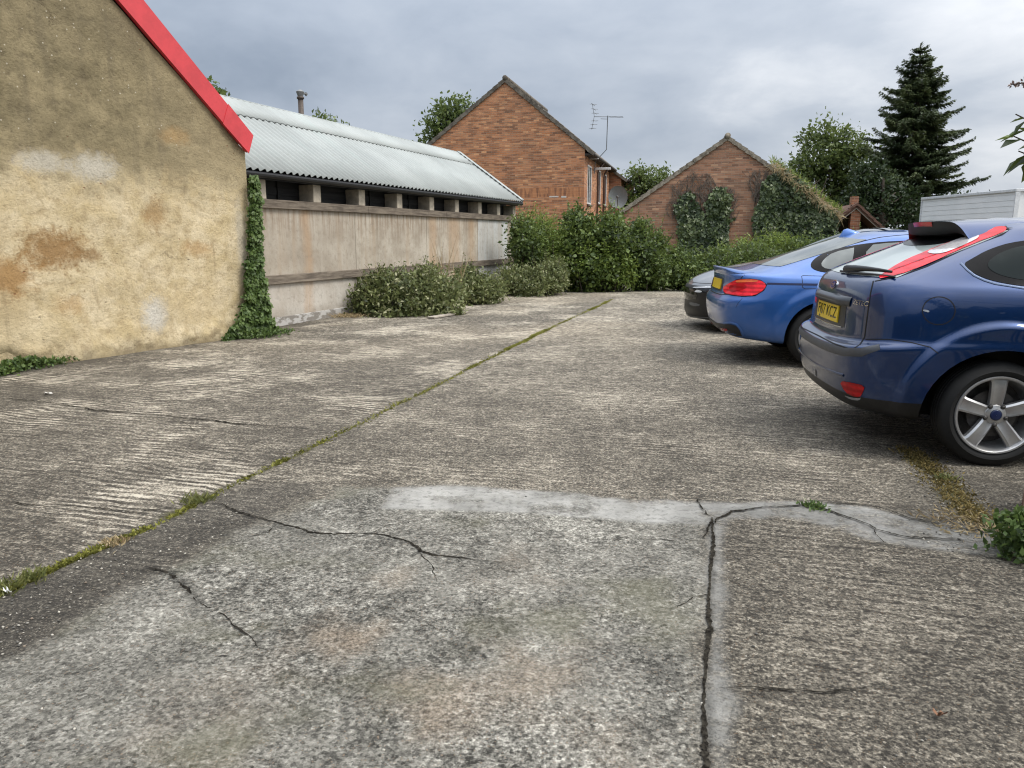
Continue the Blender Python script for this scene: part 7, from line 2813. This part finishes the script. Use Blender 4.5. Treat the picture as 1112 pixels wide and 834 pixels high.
# ================================================================ SMALL THINGS AT THE EDGES
# brick pier whose corner just enters the picture on the right
bp = on_ground(1109, 566)
PM = frame((bp.x, bp.y, 0), R(-34))
pier = empty('low_brick_wall', (bp.x, bp.y, 0), R(-34))
tag(pier, 'low dark red brick wall whose corner just enters at the right edge', 'low wall')
mb = MB()
mb.box(0.0, 0.44, 0.0, 0.30, -0.05, 0.17, 0.006)
mb.build('brickwork', brick_mat('pier_red_brick', (0.35, 0.28, 0.32), 0.7), pier)

leaf_patch('pier_weed', 'bushy green weed growing at the foot of the low brick wall at the right edge', [(1091, 596), (1102, 606), (1120, 612)], 700, 0.20, 0.035, IVYB, 81, 'weeds', spread=0.045)


def overhang_shrub():
    """a tall shrub rooted beyond the pier; a few of its shoots lean into the picture"""
    rg = np.random.default_rng(82)
    base = Vector((3.05, 3.0, 0))
    o = empty('overhanging_shrub', base)
    tag(o, 'leafy shrub leaning in from beyond the right edge, with one dry flower spike', 'shrub')
    mb = MB()
    P, T, N, L = [], [], [], []

    def shoot(tip, n, ll):
        b = np.array([rg.normal() * 0.08, rg.normal() * 0.08, 0.0])
        m = np.array(b) * 0.3 + np.array(tip) * 0.55 + np.array([0.18, 0, 0.55])
        pts = []
        for i in range(15):
            f = i / 14
            pts.append((1 - f) ** 2 * b + 2 * f * (1 - f) * m + f * f * np.array(tip))
        mb.tube([tuple(p) for p in pts], [0.012 * (1 - 0.8 * i / 14) for i in range(15)], 5, cap=False)
        for k in range(n):
            f = rg.uniform(0.35, 1.0)
            p = (1 - f) ** 2 * b + 2 * f * (1 - f) * m + f * f * np.array(tip)
            d = np.array([rg.normal(), rg.normal(), -0.5 + rg.normal() * 0.4])
            P.append(p)
            T.append(d)
            N.append(np.array([rg.normal() * .5, rg.normal() * .5, 1.0]))
            L.append(ll * rg.uniform(0.6, 1.3))
    for px, n in (((1103, 124), 46), ((1101, 148), 46), ((1106, 164), 40), ((1112, 140), 50), ((1125, 110), 50), ((1130, 160), 50), ((1150, 90), 50)):
        w_ = at_depth(px[0], px[1], 3.05) - base
        shoot((w_.x, w_.y, w_.z), n, 0.095)
    for k in range(16):
        a = rg.uniform(-1.2, 1.4)
        shoot((0.25 + 0.5 * rg.random() + 0.2, 0.6 * math.sin(a), rg.uniform(1.0, 2.3)), 55, 0.09)
    # keep everything that is not one of the leaning shoots beyond the frame edge
    P, T, N, L = np.array(P), unit(np.array(T)), unit(np.array(N)), np.array(L)
    link('foliage', leaf_mesh('foliage', P, T, N, L, L * 0.5, rg.random(len(P)), 0.2), HEDGE, o)
    w_ = at_depth(1097, 92, 3.05) - base
    tip = np.array([w_.x, w_.y, w_.z])
    b = tip + np.array([0.22, 0.0, 0.03])
    mb.tube([(0.0, 0.0, 0.0), (0.25, 0, 1.2), tuple(b), tuple(tip)], [0.01, 0.008, 0.004, 0.002], 5, cap=False)
    mb.build('stems', bark(), o, smooth=True)
    n = 160
    f = rg.random(n)
    P = tip[None, :] * (1 - f)[:, None] + b[None, :] * f[:, None] + rg.normal(size=(n, 3)) * 0.010 * (0.3 + f)[:, None]
    T = rand_dir(n, rg)
    link('flower_spike', leaf_mesh('flower_spike', P, T, rand_dir(n, rg), np.full(n, 0.014), np.full(n, 0.008), rg.random(n), 0.1),
         foliage_mat('dead_flower', (0.10, 0.065, 0.055), (0.22, 0.155, 0.13), (0.36, 0.28, 0.23), 0.1, 0.9), o)


overhang_shrub()


def scrap(name, label, cat, px, size, mat, seed, lift=0.012, n=5):
    """a crumpled, upturned flat scrap: a leaf or a bit of paper"""
    rg = np.random.default_rng(seed)
    c = on_ground(*px)
    bm = bmesh.new()
    ctr = bm.verts.new((0, 0, 0.004))
    ring = []
    K = 14
    for k in range(K):
        a = 2 * PI * k / K
        lob = 0.65 + 0.35 * math.cos(a * n) + rg.normal() * 0.08
        ring.append(bm.verts.new((math.cos(a) * size * lob, math.sin(a) * size * 0.7 * lob, 0.004 + lift * rg.random() * (0.5 + lob))))
    for k in range(K): bm.faces.new((ctr, ring[k], ring[(k + 1) % K]))
    me = bpy.data.meshes.new(name)
    bm.to_mesh(me)
    bm.free()
    o = link(name, me, mat, None, loc=(c.x, c.y, yard_z(c.x, c.y) + 0.006), rz=rg.uniform(0, 6))
    return tag(o, label, cat)


scrap('fallen_leaf', 'curled brown fallen leaf alone on the lower right slab', 'leaf', (1019, 781), 0.028, plain('dead_leaf', (0.20, 0.10, 0.055), 0.8, var=0.4, scale=60), 91, 0.02)
scrap('paper_scrap', 'small white paper scrap beside the joint at the lower left', 'litter', (8.5, 646), 0.022, plain('white_scrap', (0.72, 0.72, 0.72), 0.7), 92, 0.02, 4)
scrap('paper_scrap', 'pale flat chip lying near the left end of the ochre wall', 'litter', (52, 429), 0.05, plain('pale_chip', (0.5, 0.48, 0.44), 0.8), 93, 0.012, 3)

# lifted board lying in front of the widest bush
c = on_ground(487, 343)
o_ = empty('loose_board', (c.x, c.y, 0), R(62))
tag(o_, 'pale loose timber board lying on the ground before the widest bush', 'board')
mb = MB()
mb.box(-0.55, 0.55, -0.07, 0.07, 0.008, 0.035, 0.004)
mb.build('plank', plain('pale_board', (0.34, 0.30, 0.25), 0.85, var=0.25), o_)


# unseen dark tree belt added behind the camera for the car flanks to mirror
def reflection_treeline():
    rg = np.random.default_rng(95)
    P = []
    n = 9000
    X = rg.uniform(-26, 34, n)
    h = 4.6 + 1.6 * fbm(X, X * 0, 0.25, 501)
    Zz = h * (1 - rg.random(n) ** 1.6)
    Y = -15 + rg.normal(size=n) * 0.8
    P = np.stack([X, Y, Zz], 1)
    out = np.tile([0.0, 0.9, 0.3], (n, 1))
    T, N = leafy(P, out, rg)
    L = rg.uniform(0.5, 1.0, n)
    o = link('reflection_treeline', leaf_mesh('reflection_treeline', P, T, N, L, L * 0.8, rg.random(n)), DARKL)
    tag(o, 'unseen belt of trees added behind the camera to darken the car reflections', kind='structure')


reflection_treeline()
